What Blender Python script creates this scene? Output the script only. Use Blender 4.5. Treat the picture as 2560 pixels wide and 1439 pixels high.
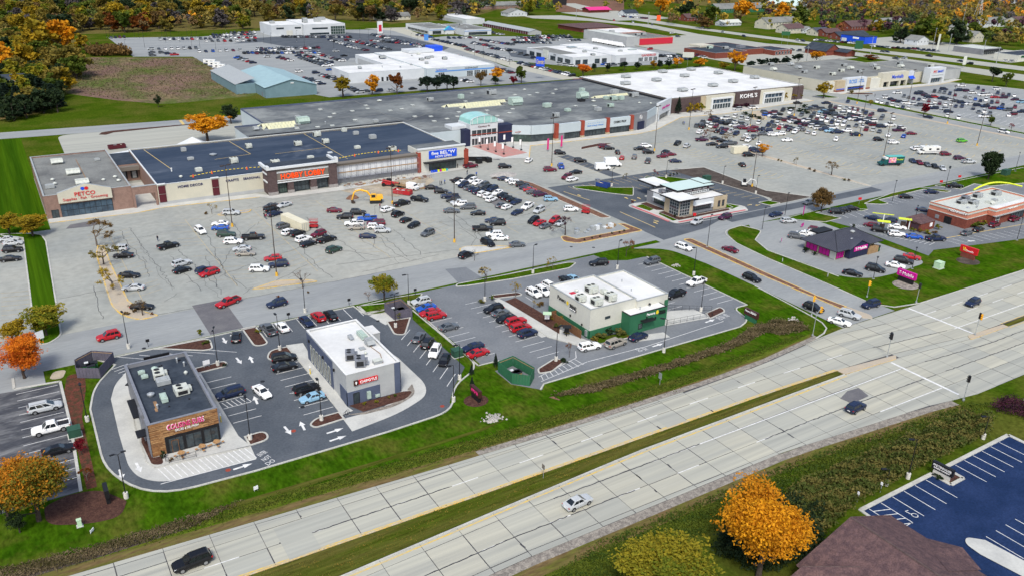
import bpy,math,random
import numpy as np
from mathutils import Vector
RAD=math.radians
random.seed(11);rng=np.random.default_rng(11)
sc=bpy.context.scene
for o in list(bpy.data.objects): bpy.data.objects.remove(o)
COL=sc.collection

# ---------------------------------------------------------------- camera, sky, sun, exposure
# Axes: X runs along the mall front and the highway, Y away from the highway, Z up, metres.
PW,PH,FPX=2560.,1439.,2054.9
PITCH,ROLL,HEAD,CAMH=RAD(23.114),RAD(-1.391),RAD(32.5585),76.93
def _rot(v):
    x,y,z=v
    return np.array([x*math.cos(HEAD)+y*math.sin(HEAD),-x*math.sin(HEAD)+y*math.cos(HEAD),z])
_cp,_sp,_cr,_sr=math.cos(PITCH),math.sin(PITCH),math.cos(ROLL),math.sin(ROLL)
CF=_rot((0,_cp,-_sp))
_R,_D=np.array([1.,0,0]),np.array([0,-_sp,-_cp])
CR,CD=_rot(_cr*_R+_sr*_D),_rot(-_sr*_R+_cr*_D)
CP=np.array([0,0,CAMH])
def G(x,y,z=0.):
    """survey point of the photograph -> metres on the plane at height z"""
    d=(x-PW/2)*CR+(y-PH/2)*CD+FPX*CF
    p=CP+d*((z-CAMH)/d[2])
    return float(p[0]),float(p[1])
def px_of(X,Y,Z=0.):
    v=np.array([X,Y,Z])-CP;k=v@CF
    return PW/2+FPX*(v@CR)/k,PH/2+FPX*(v@CD)/k
def depth(X,Y,Z=0.): return float((np.array([X,Y,Z])-CP)@CF)
cam=bpy.data.cameras.new('camera');camo=bpy.data.objects.new('camera',cam);COL.objects.link(camo)
from mathutils import Matrix
camo.matrix_world=Matrix(((CR[0],-CD[0],-CF[0],0),(CR[1],-CD[1],-CF[1],0),(CR[2],-CD[2],-CF[2],CAMH),(0,0,0,1)))
cam.sensor_width=36;cam.lens=36*FPX/PW;cam.clip_start=1;cam.clip_end=6000
sc.camera=camo

SUN_EL,SUN_AZ = 52.,215.      # overcast: a broad, weak sun behind thin cloud, from behind the camera
w=bpy.data.worlds.new('World');sc.world=w;w.use_nodes=True
nt=w.node_tree;bg=nt.nodes['Background']
sky=nt.nodes.new('ShaderNodeTexSky');sky.sky_type='NISHITA';sky.sun_disc=False
sky.sun_elevation=RAD(SUN_EL);sky.sun_rotation=RAD(SUN_AZ);sky.dust_density=3;sky.air_density=1.0;sky.ozone_density=1.0
nt.links.new(sky.outputs[0],bg.inputs[0]);bg.inputs[1].default_value=.12
sun=bpy.data.lights.new('sun','SUN');sun.energy=1.5;sun.angle=RAD(14);sun.color=(1,.985,.90)
suno=bpy.data.objects.new('sun',sun);COL.objects.link(suno)
_az=RAD(SUN_AZ)
_sd=Vector((math.sin(_az)*math.cos(RAD(SUN_EL)),math.cos(_az)*math.cos(RAD(SUN_EL)),math.sin(RAD(SUN_EL))))
suno.rotation_euler=_sd.to_track_quat('Z','Y').to_euler();suno.location=(0,0,200)
sc.view_settings.view_transform='Standard';sc.view_settings.look='None'
sc.view_settings.exposure=.74;sc.view_settings.gamma=1;sc.view_settings.use_curve_mapping=False

# ---------------------------------------------------------------- materials
MT={}
def M(name,col,col2=None,scale=.3,rough=.85,spec=.3,metal=0.,fine=0.,fscale=3.,bump=0.,bscale=20.,stretch=(1,1,1),lo=.4,hi=.6,emit=0.,coat=0.,col3=None,scale3=.05,lo3=.45,hi3=.65):
    m=bpy.data.materials.new(name);m.use_nodes=True;MT[name]=m
    n,l=m.node_tree.nodes,m.node_tree.links;p=n['Principled BSDF']
    p.inputs['Base Color'].default_value=(*col,1);p.inputs['Roughness'].default_value=rough
    p.inputs['Specular IOR Level'].default_value=spec;p.inputs['Metallic'].default_value=metal
    if coat: p.inputs['Coat Weight'].default_value=coat;p.inputs['Coat Roughness'].default_value=.08
    if emit: p.inputs['Emission Color'].default_value=(*col,1);p.inputs['Emission Strength'].default_value=emit
    src=None
    def tex(sc_,st,det=5):
        tc=n.new('ShaderNodeTexCoord');mp=n.new('ShaderNodeMapping');mp.inputs['Scale'].default_value=tuple(sc_*s for s in st)
        nz=n.new('ShaderNodeTexNoise');nz.inputs['Detail'].default_value=det;nz.inputs['Scale'].default_value=1;nz.inputs['Roughness'].default_value=.6
        l.new(tc.outputs['Object'],mp.inputs[0]);l.new(mp.outputs[0],nz.inputs['Vector']);return nz.outputs[0]
    def mixin(a,b,fac,lo_,hi_):
        mr=n.new('ShaderNodeMapRange');mr.inputs['From Min'].default_value=lo_;mr.inputs['From Max'].default_value=hi_
        l.new(fac,mr.inputs['Value'])
        mx=n.new('ShaderNodeMix');mx.data_type='RGBA';l.new(mr.outputs[0],mx.inputs['Factor'])
        if a is None: mx.inputs['A'].default_value=(*col,1)
        else: l.new(a,mx.inputs['A'])
        mx.inputs['B'].default_value=(*b,1);return mx.outputs['Result']
    if col2: src=mixin(src,col2,tex(scale,stretch),lo,hi)
    if col3: src=mixin(src,col3,tex(scale3,(1,1,1)),lo3,hi3)
    if fine:
        f=tex(fscale,stretch,3);mr=n.new('ShaderNodeMapRange');mr.inputs['From Min'].default_value=.3;mr.inputs['From Max'].default_value=.7
        mr.inputs['To Min'].default_value=1-fine;mr.inputs['To Max'].default_value=1+fine;l.new(f,mr.inputs['Value'])
        vm=n.new('ShaderNodeVectorMath');vm.operation='SCALE'
        if src is None: vm.inputs[0].default_value=col
        else: l.new(src,vm.inputs[0])
        l.new(mr.outputs[0],vm.inputs['Scale']);src=vm.outputs[0]
    if src is not None: l.new(src,p.inputs['Base Color'])
    if bump:
        b=n.new('ShaderNodeBump');b.inputs['Strength'].default_value=bump;b.inputs['Distance'].default_value=.05
        l.new(tex(bscale,stretch,3),b.inputs['Height']);l.new(b.outputs[0],p.inputs['Normal'])
    return m
def leafM(name,c1,c2):
    m=bpy.data.materials.new(name);m.use_nodes=True;MT[name]=m
    n,l=m.node_tree.nodes,m.node_tree.links;p=n['Principled BSDF']
    at=n.new('ShaderNodeAttribute');at.attribute_name='tint'
    mx=n.new('ShaderNodeMix');mx.data_type='RGBA';mx.inputs['A'].default_value=(*c1,1);mx.inputs['B'].default_value=(*c2,1)
    mr=n.new('ShaderNodeMapRange');mr.inputs['From Min'].default_value=.3;mr.inputs['From Max'].default_value=.75;l.new(at.outputs['Fac'],mr.inputs['Value'])
    l.new(mr.outputs[0],mx.inputs['Factor']);l.new(mx.outputs['Result'],p.inputs['Base Color'])
    p.inputs['Roughness'].default_value=.75;p.inputs['Specular IOR Level'].default_value=.15
    tr=n.new('ShaderNodeBsdfTranslucent');l.new(mx.outputs['Result'],tr.inputs[0])
    ms=n.new('ShaderNodeMixShader');ms.inputs[0].default_value=.3
    l.new(p.outputs[0],ms.inputs[1]);l.new(tr.outputs[0],ms.inputs[2]);l.new(ms.outputs[0],n['Material Output'].inputs[0]);return m
def attrM(name,attr,rough):
    m=bpy.data.materials.new(name);m.use_nodes=True;MT[name]=m
    n,l=m.node_tree.nodes,m.node_tree.links;p=n['Principled BSDF']
    at=n.new('ShaderNodeAttribute');at.attribute_name=attr;l.new(at.outputs['Color'],p.inputs['Base Color'])
    p.inputs['Roughness'].default_value=rough;return m

M('grass',(.036,.070,.004),(.062,.092,.007),.12,1,.0,fine=.35,fscale=1.2,bump=.5,bscale=4,lo=.35,hi=.7,col3=(.095,.092,.020),scale3=.03,lo3=.45,hi3=.7)
M('lawn',(.020,.058,.002),(.052,.112,.004),.3,1,.0,fine=.40,fscale=1.6,bump=.5,bscale=5,lo=.3,hi=.75,stretch=(1,.45,1),col3=(.090,.092,.016),scale3=.13,lo3=.47,hi3=.72)
M('verge',(.070,.118,.008),(.105,.110,.020),.3,1,.0,fine=.35,fscale=1.5,bump=.5,bscale=5,stretch=(.3,1.5,1),lo=.35,hi=.65)
M('dry_verge',(.150,.105,.048),(.100,.105,.022),.5,1,.0,fine=.35,fscale=2,bump=.5,bscale=5,stretch=(.3,1.2,1))
M('median_grass',(.055,.075,.008),(.090,.085,.020),.3,1,.0,fine=.35,fscale=2,bump=.5,bscale=5,stretch=(.1,1.2,1))
M('field',(.165,.105,.085),(.085,.110,.030),.035,1,.0,fine=.35,fscale=.7,stretch=(1,.5,1),lo=.42,hi=.60,col3=(.215,.155,.095),scale3=.06,lo3=.52,hi3=.70)
M('mown_lawn',(.026,.068,.003),(.046,.100,.004),.32,1,.0,fine=.22,fscale=2.2,bump=.4,bscale=5,stretch=(1,.015,1),lo=.42,hi=.58)
M('gravel',(.30,.27,.23),(.18,.16,.14),1.2,1,.2,fine=.35,fscale=5)
M('old_asphalt',(.312,.322,.296),(.262,.274,.258),.06,.95,.05,fine=.10,fscale=.55,bump=.15,lo=.35,hi=.65,col3=(.350,.350,.312),scale3=.018,lo3=.45,hi3=.62)
M('ring_asphalt',(.245,.258,.262),(.285,.298,.296),.08,.95,.05,fine=.09,fscale=1.5,bump=.15,stretch=(.25,1.5,1))
M('grey_asphalt',(.150,.162,.176),(.180,.192,.204),.1,.93,.08,fine=.10,fscale=2,bump=.15)
M('new_asphalt',(.078,.090,.106),(.100,.112,.128),.12,.9,.08,fine=.14,fscale=2.5,bump=.15)
M('seal_asphalt',(.011,.026,.075),(.018,.036,.098),.2,.85,.08,fine=.22,fscale=3,bump=.15)
M('worn_asphalt',(.055,.058,.068),(.22,.22,.22),.35,.92,.25,fine=.25,fscale=2.5,stretch=(.4,1.2,1),lo=.45,hi=.75)
M('patch_asphalt',(.115,.112,.122),(.150,.146,.150),.2,.92,.25,fine=.1)
M('concrete',(.440,.432,.360),(.325,.325,.288),.7,.9,.1,fine=.06,fscale=1.2,stretch=(.02,.9,1),lo=.36,hi=.64)
M('concrete_b',(.395,.393,.340),(.310,.314,.282),.7,.9,.1,fine=.06,fscale=1.2,stretch=(.02,.9,1),lo=.36,hi=.64)
M('concrete_c',(.452,.438,.358),(.345,.340,.292),.7,.9,.1,fine=.06,fscale=1.2,stretch=(.02,.9,1),lo=.36,hi=.64)
M('joint',(.045,.045,.055),(.09,.088,.085),.5,.9)
M('tar',(.030,.030,.040),(.075,.075,.08),.8,.7)
M('kerb',(.48,.475,.43),(.40,.395,.36),.4,.9,.25,fine=.1)
M('kerb_yellow',(.62,.40,.08),(.50,.42,.28),.5,.9,.25,fine=.15)
M('walk',(.50,.50,.465),(.43,.43,.405),.25,.9,.25,fine=.07)
M('walk_tan',(.45,.37,.27),(.40,.35,.28),.25,.9,.25,fine=.07)
M('paint_white',(.74,.74,.72),(.55,.55,.54),1.5,.8,fine=.1)
M('paint_yellow',(.62,.43,.10),(.48,.40,.24),.9,.8,fine=.1)
M('paint_faint',(.46,.37,.20),(.37,.33,.25),.9,.85,fine=.1)
M('mulch',(.060,.029,.024),(.090,.046,.034),1.5,1,.1,fine=.35,fscale=5,bump=.6)
M('mulch_dry',(.21,.115,.075),(.13,.070,.050),1.0,1,.1,fine=.35,fscale=4,bump=.6)
M('soil',(.060,.048,.042),(.095,.078,.066),.4,1,.1,fine=.3,bump=.6)
M('leaf_litter',(.135,.042,.030),(.060,.040,.022),1.1,1,.1,fine=.35,fscale=4)
M('red_band',(.50,.10,.12),(.42,.12,.13),.5,.9)
M('pink_paver',(.46,.20,.18),(.40,.24,.21),.5,.9,fine=.1)
M('tape_ground',(.42,.36,.27),(.30,.26,.20),.25,1,.1,fine=.15)
# roofs and walls
M('roof_grey',(.172,.186,.186),(.070,.078,.090),.07,.95,.2,fine=.22,fscale=.9,stretch=(.5,1.2,1),lo=.38,hi=.66,col3=(.255,.268,.258),scale3=.05,lo3=.52,hi3=.72)
M('roof_stone',(.205,.210,.198),(.120,.122,.120),.1,.95,.2,fine=.15,fscale=2,lo=.45,hi=.7)
M('roof_black',(.032,.048,.078),(.054,.072,.105),.08,.85,.08,fine=.12,fscale=1.2,stretch=(.3,1.6,1),col3=(.120,.140,.175),scale3=.04,lo3=.60,hi3=.72)
M('roof_white',(.70,.70,.68),(.60,.60,.585),.12,.7,.3,fine=.05,fscale=1)
M('roof_dark',(.050,.062,.080),(.034,.044,.060),.3,.85,.08,fine=.15,fscale=1.5)
M('roof_mint',(.52,.64,.60),None,rough=.45)
M('shingle',(.128,.078,.076),(.082,.052,.056),1.1,.95,.15,fine=.30,fscale=5,bump=.5,bscale=6,stretch=(1,1,1))
M('seam_metal',(.050,.052,.070),(.064,.066,.084),.3,.45,.5)
M('membrane_stain',(.34,.20,.10),(.2,.12,.07),1,.9)
M('white_wall',(.56,.585,.60),(.51,.535,.555),.15,.8,fine=.04)
M('pale_wall',(.47,.53,.555),(.43,.49,.515),.12,.8,fine=.04)
M('cream_wall',(.54,.51,.41),(.49,.47,.385),.15,.85,fine=.04)
M('stucco',(.57,.565,.50),(.53,.525,.47),.3,.85,fine=.04)
M('grey_wall',(.40,.41,.41),(.36,.37,.375),.3,.8,fine=.04)
M('mid_grey',(.22,.225,.24),(.19,.195,.21),.3,.8,fine=.05)
M('slate_blue',(.085,.105,.165),(.070,.088,.140),.3,.75,fine=.05)
M('navy_wall',(.014,.018,.050),(.020,.024,.058),.3,.7)
M('green_wall',(.022,.120,.058),(.030,.140,.070),.3,.8,fine=.05)
M('brick_tan',(.265,.172,.138),(.225,.145,.118),.8,.9,.2,fine=.12,fscale=4)
M('brick_brown',(.105,.074,.072),(.080,.056,.056),1.2,.9,.2,fine=.2,fscale=5)
M('brick_red',(.205,.060,.040),(.160,.046,.034),1.2,.9,.2,fine=.2,fscale=5)
M('brick_base',(.30,.28,.27),(.24,.22,.21),1.2,.9,fine=.15)
M('taupe',(.170,.148,.125),None,rough=.8)
M('salmon',(.56,.215,.140),(.50,.19,.125),.4,.85)
M('tan_block',(.45,.375,.255),(.40,.33,.225),.6,.85,fine=.08)
M('plum_wall',(.060,.030,.042),None,rough=.7)
M('maroon_panel',(.085,.012,.020),None,rough=.6)
M('rust_red',(.31,.060,.034),(.27,.05,.03),.6,.8)
M('wood_a',(.30,.150,.060),(.22,.105,.042),2,.8,fine=.2,fscale=6)
M('wood_b',(.40,.235,.105),(.31,.17,.075),2,.8,fine=.2,fscale=6)
M('wood_c',(.18,.085,.038),(.13,.06,.028),2,.8,fine=.2,fscale=6)
M('fence_grey',(.120,.110,.145),(.095,.088,.118),1,.85,fine=.1)
M('timber',(.34,.22,.11),(.26,.17,.09),2,.9)
M('dark_trim',(.016,.017,.020),None,rough=.6)
M('black_metal',(.012,.012,.014),None,rough=.5)
M('bronze',(.045,.030,.024),None,rough=.5)
M('galv',(.42,.44,.45),(.35,.37,.38),1,.45,.5,metal=.4)
M('unit_grey',(.36,.38,.38),(.30,.32,.325),1.5,.6,fine=.08)
M('unit_pale',(.56,.58,.52),(.46,.48,.44),1.5,.65,fine=.08)
M('unit_slate',(.20,.21,.24),(.17,.18,.205),1.5,.55)
M('unit_green',(.40,.50,.44),(.34,.43,.38),1.5,.6)
M('fan_black',(.018,.018,.02),None,rough=.6)
M('skylight',(.62,.60,.38),(.52,.52,.36),.8,.4,.5)
M('teal_glass',(.26,.52,.47),(.34,.58,.54),.6,.15,.6)
M('glass',(.020,.030,.038),(.045,.062,.070),.6,.08,.7)
M('glass_green',(.050,.085,.070),(.025,.040,.038),.5,.1,.6)
M('glass_blue',(.060,.100,.140),(.030,.050,.075),.5,.1,.6)
M('frame_white',(.62,.64,.645),None,rough=.5)
M('scrim',(.70,.72,.74),(.58,.60,.63),.4,.8,fine=.05)
M('metal_shed',(.165,.255,.290),(.145,.230,.265),.3,.55,fine=.03)
M('shed_roof',(.30,.43,.45),(.27,.39,.42),.3,.5,fine=.03)
M('lot_base_yellow',(.68,.38,.03),(.60,.36,.06),.8,.8)
M('post_base',(.62,.60,.54),(.52,.50,.45),1,.9)
M('sign_red',(.56,.015,.020),None,rough=.5)
M('sign_crimson',(.50,.020,.045),None,rough=.5)
M('sign_orange',(.90,.075,.008),None,rough=.4,emit=.25)
M('sign_navy',(.012,.014,.095),None,rough=.5)
M('sign_blue',(.012,.075,.62),None,rough=.5)
M('sky_blue',(.07,.24,.62),None,rough=.5)
M('sign_magenta',(.52,.006,.25),None,rough=.45)
M('sign_pink',(.66,.03,.20),None,rough=.45)
M('sign_white',(.84,.84,.84),None,rough=.5)
M('sign_black',(.012,.012,.014),None,rough=.5)
M('sign_brown',(.055,.020,.016),None,rough=.5)
M('sign_yellow',(.80,.58,.03),None,rough=.5)
M('lime',(.66,.74,.04),None,rough=.5)
M('sign_olive',(.40,.42,.03),None,rough=.5)
M('teal_sign',(.03,.35,.45),None,rough=.5)
M('signal_yellow',(.75,.38,.02),None,rough=.5)
M('cone_orange',(.80,.10,.02),None,rough=.6)
M('digger_yellow',(.78,.42,.03),None,rough=.45)
M('machine_red',(.40,.020,.025),None,rough=.5)
M('bin_green',(.020,.095,.040),None,rough=.6)
M('box_green',(.028,.085,.055),(.022,.07,.045),1,.7)
M('cabinet_green',(.45,.62,.42),None,rough=.7)
M('blue_bin',(.02,.05,.22),None,rough=.6)
M('container_cream',(.66,.62,.47),(.60,.56,.43),.6,.7)
M('truck_green',(.010,.080,.080),None,rough=.4)
M('truck_roof',(.10,.42,.38),None,rough=.5)
M('truck_art',(.72,.22,.16),(.55,.12,.40),.8,.5,lo=.45,hi=.55,col3=(.80,.62,.50),scale3=1.3)
M('rv_white',(.72,.72,.69),None,rough=.4)
M('tyre',(.012,.012,.013),None,rough=.85)
M('rim',(.34,.35,.36),None,rough=.35,metal=.6)
M('car_glass',(.010,.013,.016),(.020,.026,.03),.5,.06,.8)
M('lamp_clear',(.70,.72,.72),None,rough=.2)
M('lamp_red',(.36,.010,.012),None,rough=.3)
M('headlamp_led',(.55,.55,.56),None,rough=.4)
M('bark',(.070,.052,.042),(.045,.034,.028),2,.95,fine=.2)
M('bark_pale',(.17,.14,.115),(.11,.09,.075),2,.95)
M('rock',(.42,.40,.37),(.30,.28,.26),1.2,.9,fine=.25)
M('skin',(.45,.27,.19),None,rough=.6)
M('hair',(.03,.02,.015),None,rough=.7)
M('cloth_dark',(.02,.022,.03),None,rough=.9)
M('cloth_blue',(.03,.09,.40),None,rough=.9)
M('cloth_red',(.25,.03,.06),None,rough=.9)
M('jeans',(.035,.05,.10),None,rough=.9)
CARCOL={'k': ('black',(.008,.008,.010)),'w': ('white',(.80,.80,.79)),'s': ('silver',(.46,.48,.49)),'g': ('grey',(.095,.105,.118)),
 'r': ('red',(.40,.010,.016)),'m': ('maroon',(.125,.008,.024)),'b': ('bright blue',(.012,.085,.42)),'n': ('navy',(.012,.020,.055)),
 't': ('tan',(.30,.275,.235)),'e': ('dark green',(.030,.060,.045)),'c': ('pale blue',(.24,.42,.56)),'p': ('plum',(.060,.012,.040)),'l': ('lime green',(.10,.40,.03))}
for k,(nm,c) in CARCOL.items(): M('car_'+k,c,None,rough=.3,spec=.3,metal=.0,coat=.12)
LEAF={'yellow': ((.56,.36,.020),(.36,.27,.022)),'gold': ((.72,.33,.012),(.55,.23,.012)),
 'rust': ((.34,.115,.020),(.22,.070,.018)),'green': ((.075,.125,.016),(.140,.180,.020)),'lime': ((.170,.225,.018),(.40,.33,.024)),'olive': ((.20,.175,.034),(.32,.235,.040)),
 'dark': ((.016,.032,.014),(.030,.050,.018)),'pine': ((.014,.028,.020),(.024,.042,.026)),'red': ((.26,.010,.022),(.17,.010,.020)),
 'purple': ((.050,.018,.034),(.085,.026,.042)),'grey': ((.165,.145,.145),(.120,.105,.105)),'brown': ((.28,.165,.050),(.19,.120,.045)),'maple': ((.58,.210,.014),(.125,.145,.018)),'flame': ((.72,.230,.014),(.55,.120,.012)),'reed': ((.26,.20,.11),(.15,.125,.055)),'verge': ((.080,.135,.010),(.125,.145,.020)),'brush': ((.110,.145,.030),(.23,.20,.055))}
for k in ('olive','yellow','lime','green','brown','grey','rust','brush','reed','verge'): LEAF[k]=tuple(tuple(c*.70 for c in q) for q in LEAF[k])
for k,(a,b) in LEAF.items(): leafM('leaf_'+k,a,b)
attrM('leaf_mixed','paint',.8);attrM('paint_mixed','paint',.35)

# ---------------------------------------------------------------- helpers
def tag(o,label=None,cat=None,group=None,kind=None):
    if label: o['label']=label
    if cat: o['category']=cat
    if group: o['group']=group
    if kind: o['kind']=kind
    return o
def empty(name,loc=(0,0,0),rz=0.):
    o=bpy.data.objects.new(name,None);COL.objects.link(o);o.location=loc;o.rotation_euler=(0,0,rz);o.empty_display_size=.3;return o
def thing(name,label,cat,loc=(0,0,0),rz=0.,group=None): return tag(empty(name,loc,rz),label,cat,group)
PENDING = []     # things whose label gets "second from left of five ..." when several look alike
def later(o,base,cat,group,X,Y,place=''): PENDING.append((o,base,cat,group,px_of(X,Y)[0],place));return o
def strip(mb,lo,hi,z,m):
    for i in range(len(lo)-1): mb.face([(*lo[i],z),(*lo[i+1],z),(*hi[i+1],z),(*hi[i],z)],m)
class MB:
    def __init__(s,off=(0,0,0)): s.v = [];s.f = [];s.m = [];s.mats = [];s.off = off
    def mi(s,m):
        if m not in s.mats: s.mats.append(m)
        return s.mats.index(m)
    def face(s,pts,m):
        b=len(s.v);s.v += [tuple(p) for p in pts];s.f.append(tuple(range(b,b+len(pts))));s.m.append(s.mi(m));return s
    def box(s,x0,x1,y0,y1,z0,z1,m,bottom=False):
        b=len(s.v);s.v += [(x,y,z) for z in (z0,z1) for x,y in ((x0,y0),(x1,y0),(x1,y1),(x0,y1))]
        F=[(4,5,6,7),(0,1,5,4),(1,2,6,5),(2,3,7,6),(3,0,4,7)]+([(3,2,1,0)] if bottom else [])
        s.f += [tuple(b+i for i in q) for q in F];s.m += [s.mi(m)]*len(F);return s
    def prism(s,poly,z0,z1,m,top=None):
        n=len(poly);b=len(s.v);s.v += [(x,y,z) for z in (z0,z1) for x,y in poly]
        s.f += [(b+i,b+(i+1) % n,b+n+(i+1) % n,b+n+i) for i in range(n)];s.m += [s.mi(m)]*n
        s.f.append(tuple(b+n+i for i in range(n)));s.m.append(s.mi(top or m));return s
    cnt=0
    def sheet(s,poly,z,m):
        MB.cnt = (MB.cnt+1) % 17; z += MB.cnt*2.2e-4      # never two sheets in one plane
        return s.face([(x,y,z) for x,y in poly],m)
    def tube(s,pts,r,m,n=6,cap=True):
        pts=[Vector(p) for p in pts];rs=r if isinstance(r,(list,tuple)) else [r]*len(pts);b=len(s.v)
        for i,p in enumerate(pts):
            d=(pts[min(i+1,len(pts)-1)]-pts[max(i-1,0)]).normalized()
            u=d.cross(Vector((0,0,1)) if abs(d.z) < .9 else Vector((1,0,0))).normalized();w_=d.cross(u)
            s.v += [tuple(p+(u*math.cos(a)+w_*math.sin(a))*rs[i]) for a in (2*math.pi*k/n for k in range(n))]
        for i in range(len(pts)-1):
            for k in range(n): s.f.append((b+i*n+k,b+i*n+(k+1) % n,b+(i+1)*n+(k+1) % n,b+(i+1)*n+k));s.m.append(s.mi(m))
        if cap:
            e=b+(len(pts)-1)*n;s.f.append(tuple(e+k for k in range(n)));s.m.append(s.mi(m));s.f.append(tuple(b+k for k in reversed(range(n))));s.m.append(s.mi(m))
        return s
    def cyl(s,x,y,z0,z1,r,m,n=12,r2=None,top=None):
        r2=r if r2 is None else r2;b=len(s.v)
        for z,q in ((z0,r),(z1,r2)): s.v += [(x+q*math.cos(2*math.pi*k/n),y+q*math.sin(2*math.pi*k/n),z) for k in range(n)]
        s.f += [(b+k,b+(k+1) % n,b+n+(k+1) % n,b+n+k) for k in range(n)];s.m += [s.mi(m)]*n
        s.f.append(tuple(b+n+k for k in range(n)));s.m.append(s.mi(top or m));return s
    def stripe(s,pts,wd,z,m):
        for (x0,y0),(x1,y1) in zip(pts[:-1],pts[1:]):
            d=math.hypot(x1-x0,y1-y0)
            if d < 1e-6: continue
            nx,ny=-(y1-y0)/d*wd/2,(x1-x0)/d*wd/2
            s.face([(x0-nx,y0-ny,z),(x1-nx,y1-ny,z),(x1+nx,y1+ny,z),(x0+nx,y0+ny,z)],m)
        return s
    def mesh(s,name):
        me=bpy.data.meshes.new(name);me.from_pydata([(x-s.off[0],y-s.off[1],z-s.off[2]) for x,y,z in s.v],[],s.f)
        for m in s.mats: me.materials.append(MT[m])
        me.polygons.foreach_set('material_index',s.m);me.update();return me
    def build(s,name,parent=None,smooth=False):
        if parent is not None and parent.type == 'EMPTY' and s.off == (0,0,0): s.off=tuple(parent.location)
        me=s.mesh(name);o=bpy.data.objects.new(name,me);COL.objects.link(o)
        if parent is not None: o.parent=parent
        if smooth: me.polygons.foreach_set('use_smooth',[True]*len(me.polygons))
        return o
def put(name,me,parent=None,loc=(0,0,0),rz=0.,scale=None):
    o=bpy.data.objects.new(name,me);COL.objects.link(o);o.location=loc;o.rotation_euler=(0,0,rz)
    if scale: o.scale=scale if isinstance(scale,tuple) else (scale,)*3
    if parent is not None: o.parent=parent
    return o
def struct(mb,name): return tag(mb.build(name),kind='structure')
def rp(pts,n=5):
    """polygon with rounded corners: (x, y) or (x, y, radius)"""
    out=[];N=len(pts)
    for i,p in enumerate(pts):
        r=p[2] if len(p) > 2 else 0
        P=Vector(p[:2]);A=Vector(pts[i-1][:2]);B=Vector(pts[(i+1) % N][:2])
        if r <= 0: out.append(tuple(P));continue
        a,b=(A-P),(B-P);r=min(r,a.length*.49,b.length*.49);s_=P+a.normalized()*r;e=P+b.normalized()*r
        for k in range(n+1):
            t=k/n;q=s_*(1-t)**2+P*2*t*(1-t)+e*t*t;out.append(tuple(q))
    return out
def inset(poly,d):
    n=len(poly);A=sum(poly[i][0]*poly[(i+1) % n][1]-poly[(i+1) % n][0]*poly[i][1] for i in range(n));sg=1 if A > 0 else -1;out=[]
    for i in range(n):
        p0,p1,p2=(Vector(poly[j % n]) for j in (i-1,i,i+1))
        e1,e2=(p1-p0),(p2-p1)
        if e1.length < 1e-6: e1=e2
        if e2.length < 1e-6: e2=e1
        n1=Vector((-e1.y,e1.x)).normalized()*sg;n2=Vector((-e2.y,e2.x)).normalized()*sg
        m=(n1+n2);m=m/m.length if m.length > 1e-6 else n1;c=max(.35,m.dot(n1));out.append(tuple(p1+m*(d/c)))
    return out
def kerb_ring(mb,poly,wd,z0,z1,m):
    q=inset(poly,wd);n=len(poly)
    for i in range(n):
        j=(i+1) % n
        mb.face([(*poly[i],z1),(*poly[j],z1),(*q[j],z1),(*q[i],z1)],m)
        mb.face([(*poly[i],z0),(*poly[j],z0),(*poly[j],z1),(*poly[i],z1)],m)
        mb.face([(*q[j],z0),(*q[i],z0),(*q[i],z1),(*q[j],z1)],m)
def kerb_line(mb,pts,wd,z1,m):
    for (x0,y0),(x1,y1) in zip(pts[:-1],pts[1:]):
        d=math.hypot(x1-x0,y1-y0) or 1;nx,ny=-(y1-y0)/d*wd/2,(x1-x0)/d*wd/2
        mb.prism([(x0-nx,y0-ny),(x1-nx,y1-ny),(x1+nx,y1+ny),(x0+nx,y0+ny)],0,z1,m)
def island(name,pts,fill,kerbm='kerb',wd=.32,z=.12):
    """raised planting island: kerb ring and its bed"""
    poly=rp(pts);mb=MB();mb.sheet(inset(poly,wd*.98),z,fill);o=struct(mb,name)
    if kerbm: mb=MB();kerb_ring(mb,poly,wd,0,z+.03,kerbm);mb.build('kerb',o)
    return o
_fonts={}
def text(body,parent,loc,width,height,m,rz=0.,name='lettering',ext=.04,tilt=90,bold=0.):
    cu=bpy.data.curves.new('txt','FONT');cu.body=body;cu.extrude=ext;cu.offset=bold;cu.resolution_u=2;cu.align_x='CENTER';cu.align_y='CENTER'
    to=bpy.data.objects.new('txt',cu);COL.objects.link(to);dg=bpy.context.evaluated_depsgraph_get()
    me=bpy.data.meshes.new_from_object(to.evaluated_get(dg));bpy.data.objects.remove(to);bpy.data.curves.remove(cu)
    n=len(me.vertices);a=np.zeros(n*3);me.vertices.foreach_get('co',a);a=a.reshape(-1,3)
    mn,mx=a.min(0),a.max(0);a[:,0]=(a[:,0]-(mn[0]+mx[0])/2)*width/max(1e-6,mx[0]-mn[0]);a[:,1]=(a[:,1]-(mn[1]+mx[1])/2)*height/max(1e-6,mx[1]-mn[1])
    me.vertices.foreach_set('co',a.ravel());me.materials.clear();me.materials.append(MT[m]);me.update()
    o=bpy.data.objects.new(name,me);COL.objects.link(o);o.rotation_euler=(RAD(tilt),0,rz)
    if parent is not None:
        o.parent=parent
        if parent.type == 'EMPTY' and parent.rotation_euler.z == 0: loc=tuple(Vector(loc)-parent.location)
    o.location=loc;return o
S_,W_ = 0.,-math.pi/2          # text facing the highway (-Y) or facing west (-X)
ORD=['first','second','third','fourth','fifth','sixth','seventh','eighth','ninth','tenth']+['%d%s' % (i,'th' if 10 < i % 100 < 14 or i % 10 not in (1,2,3) else ('st','nd','rd')[i % 10-1]) for i in range(11,200)]

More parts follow.
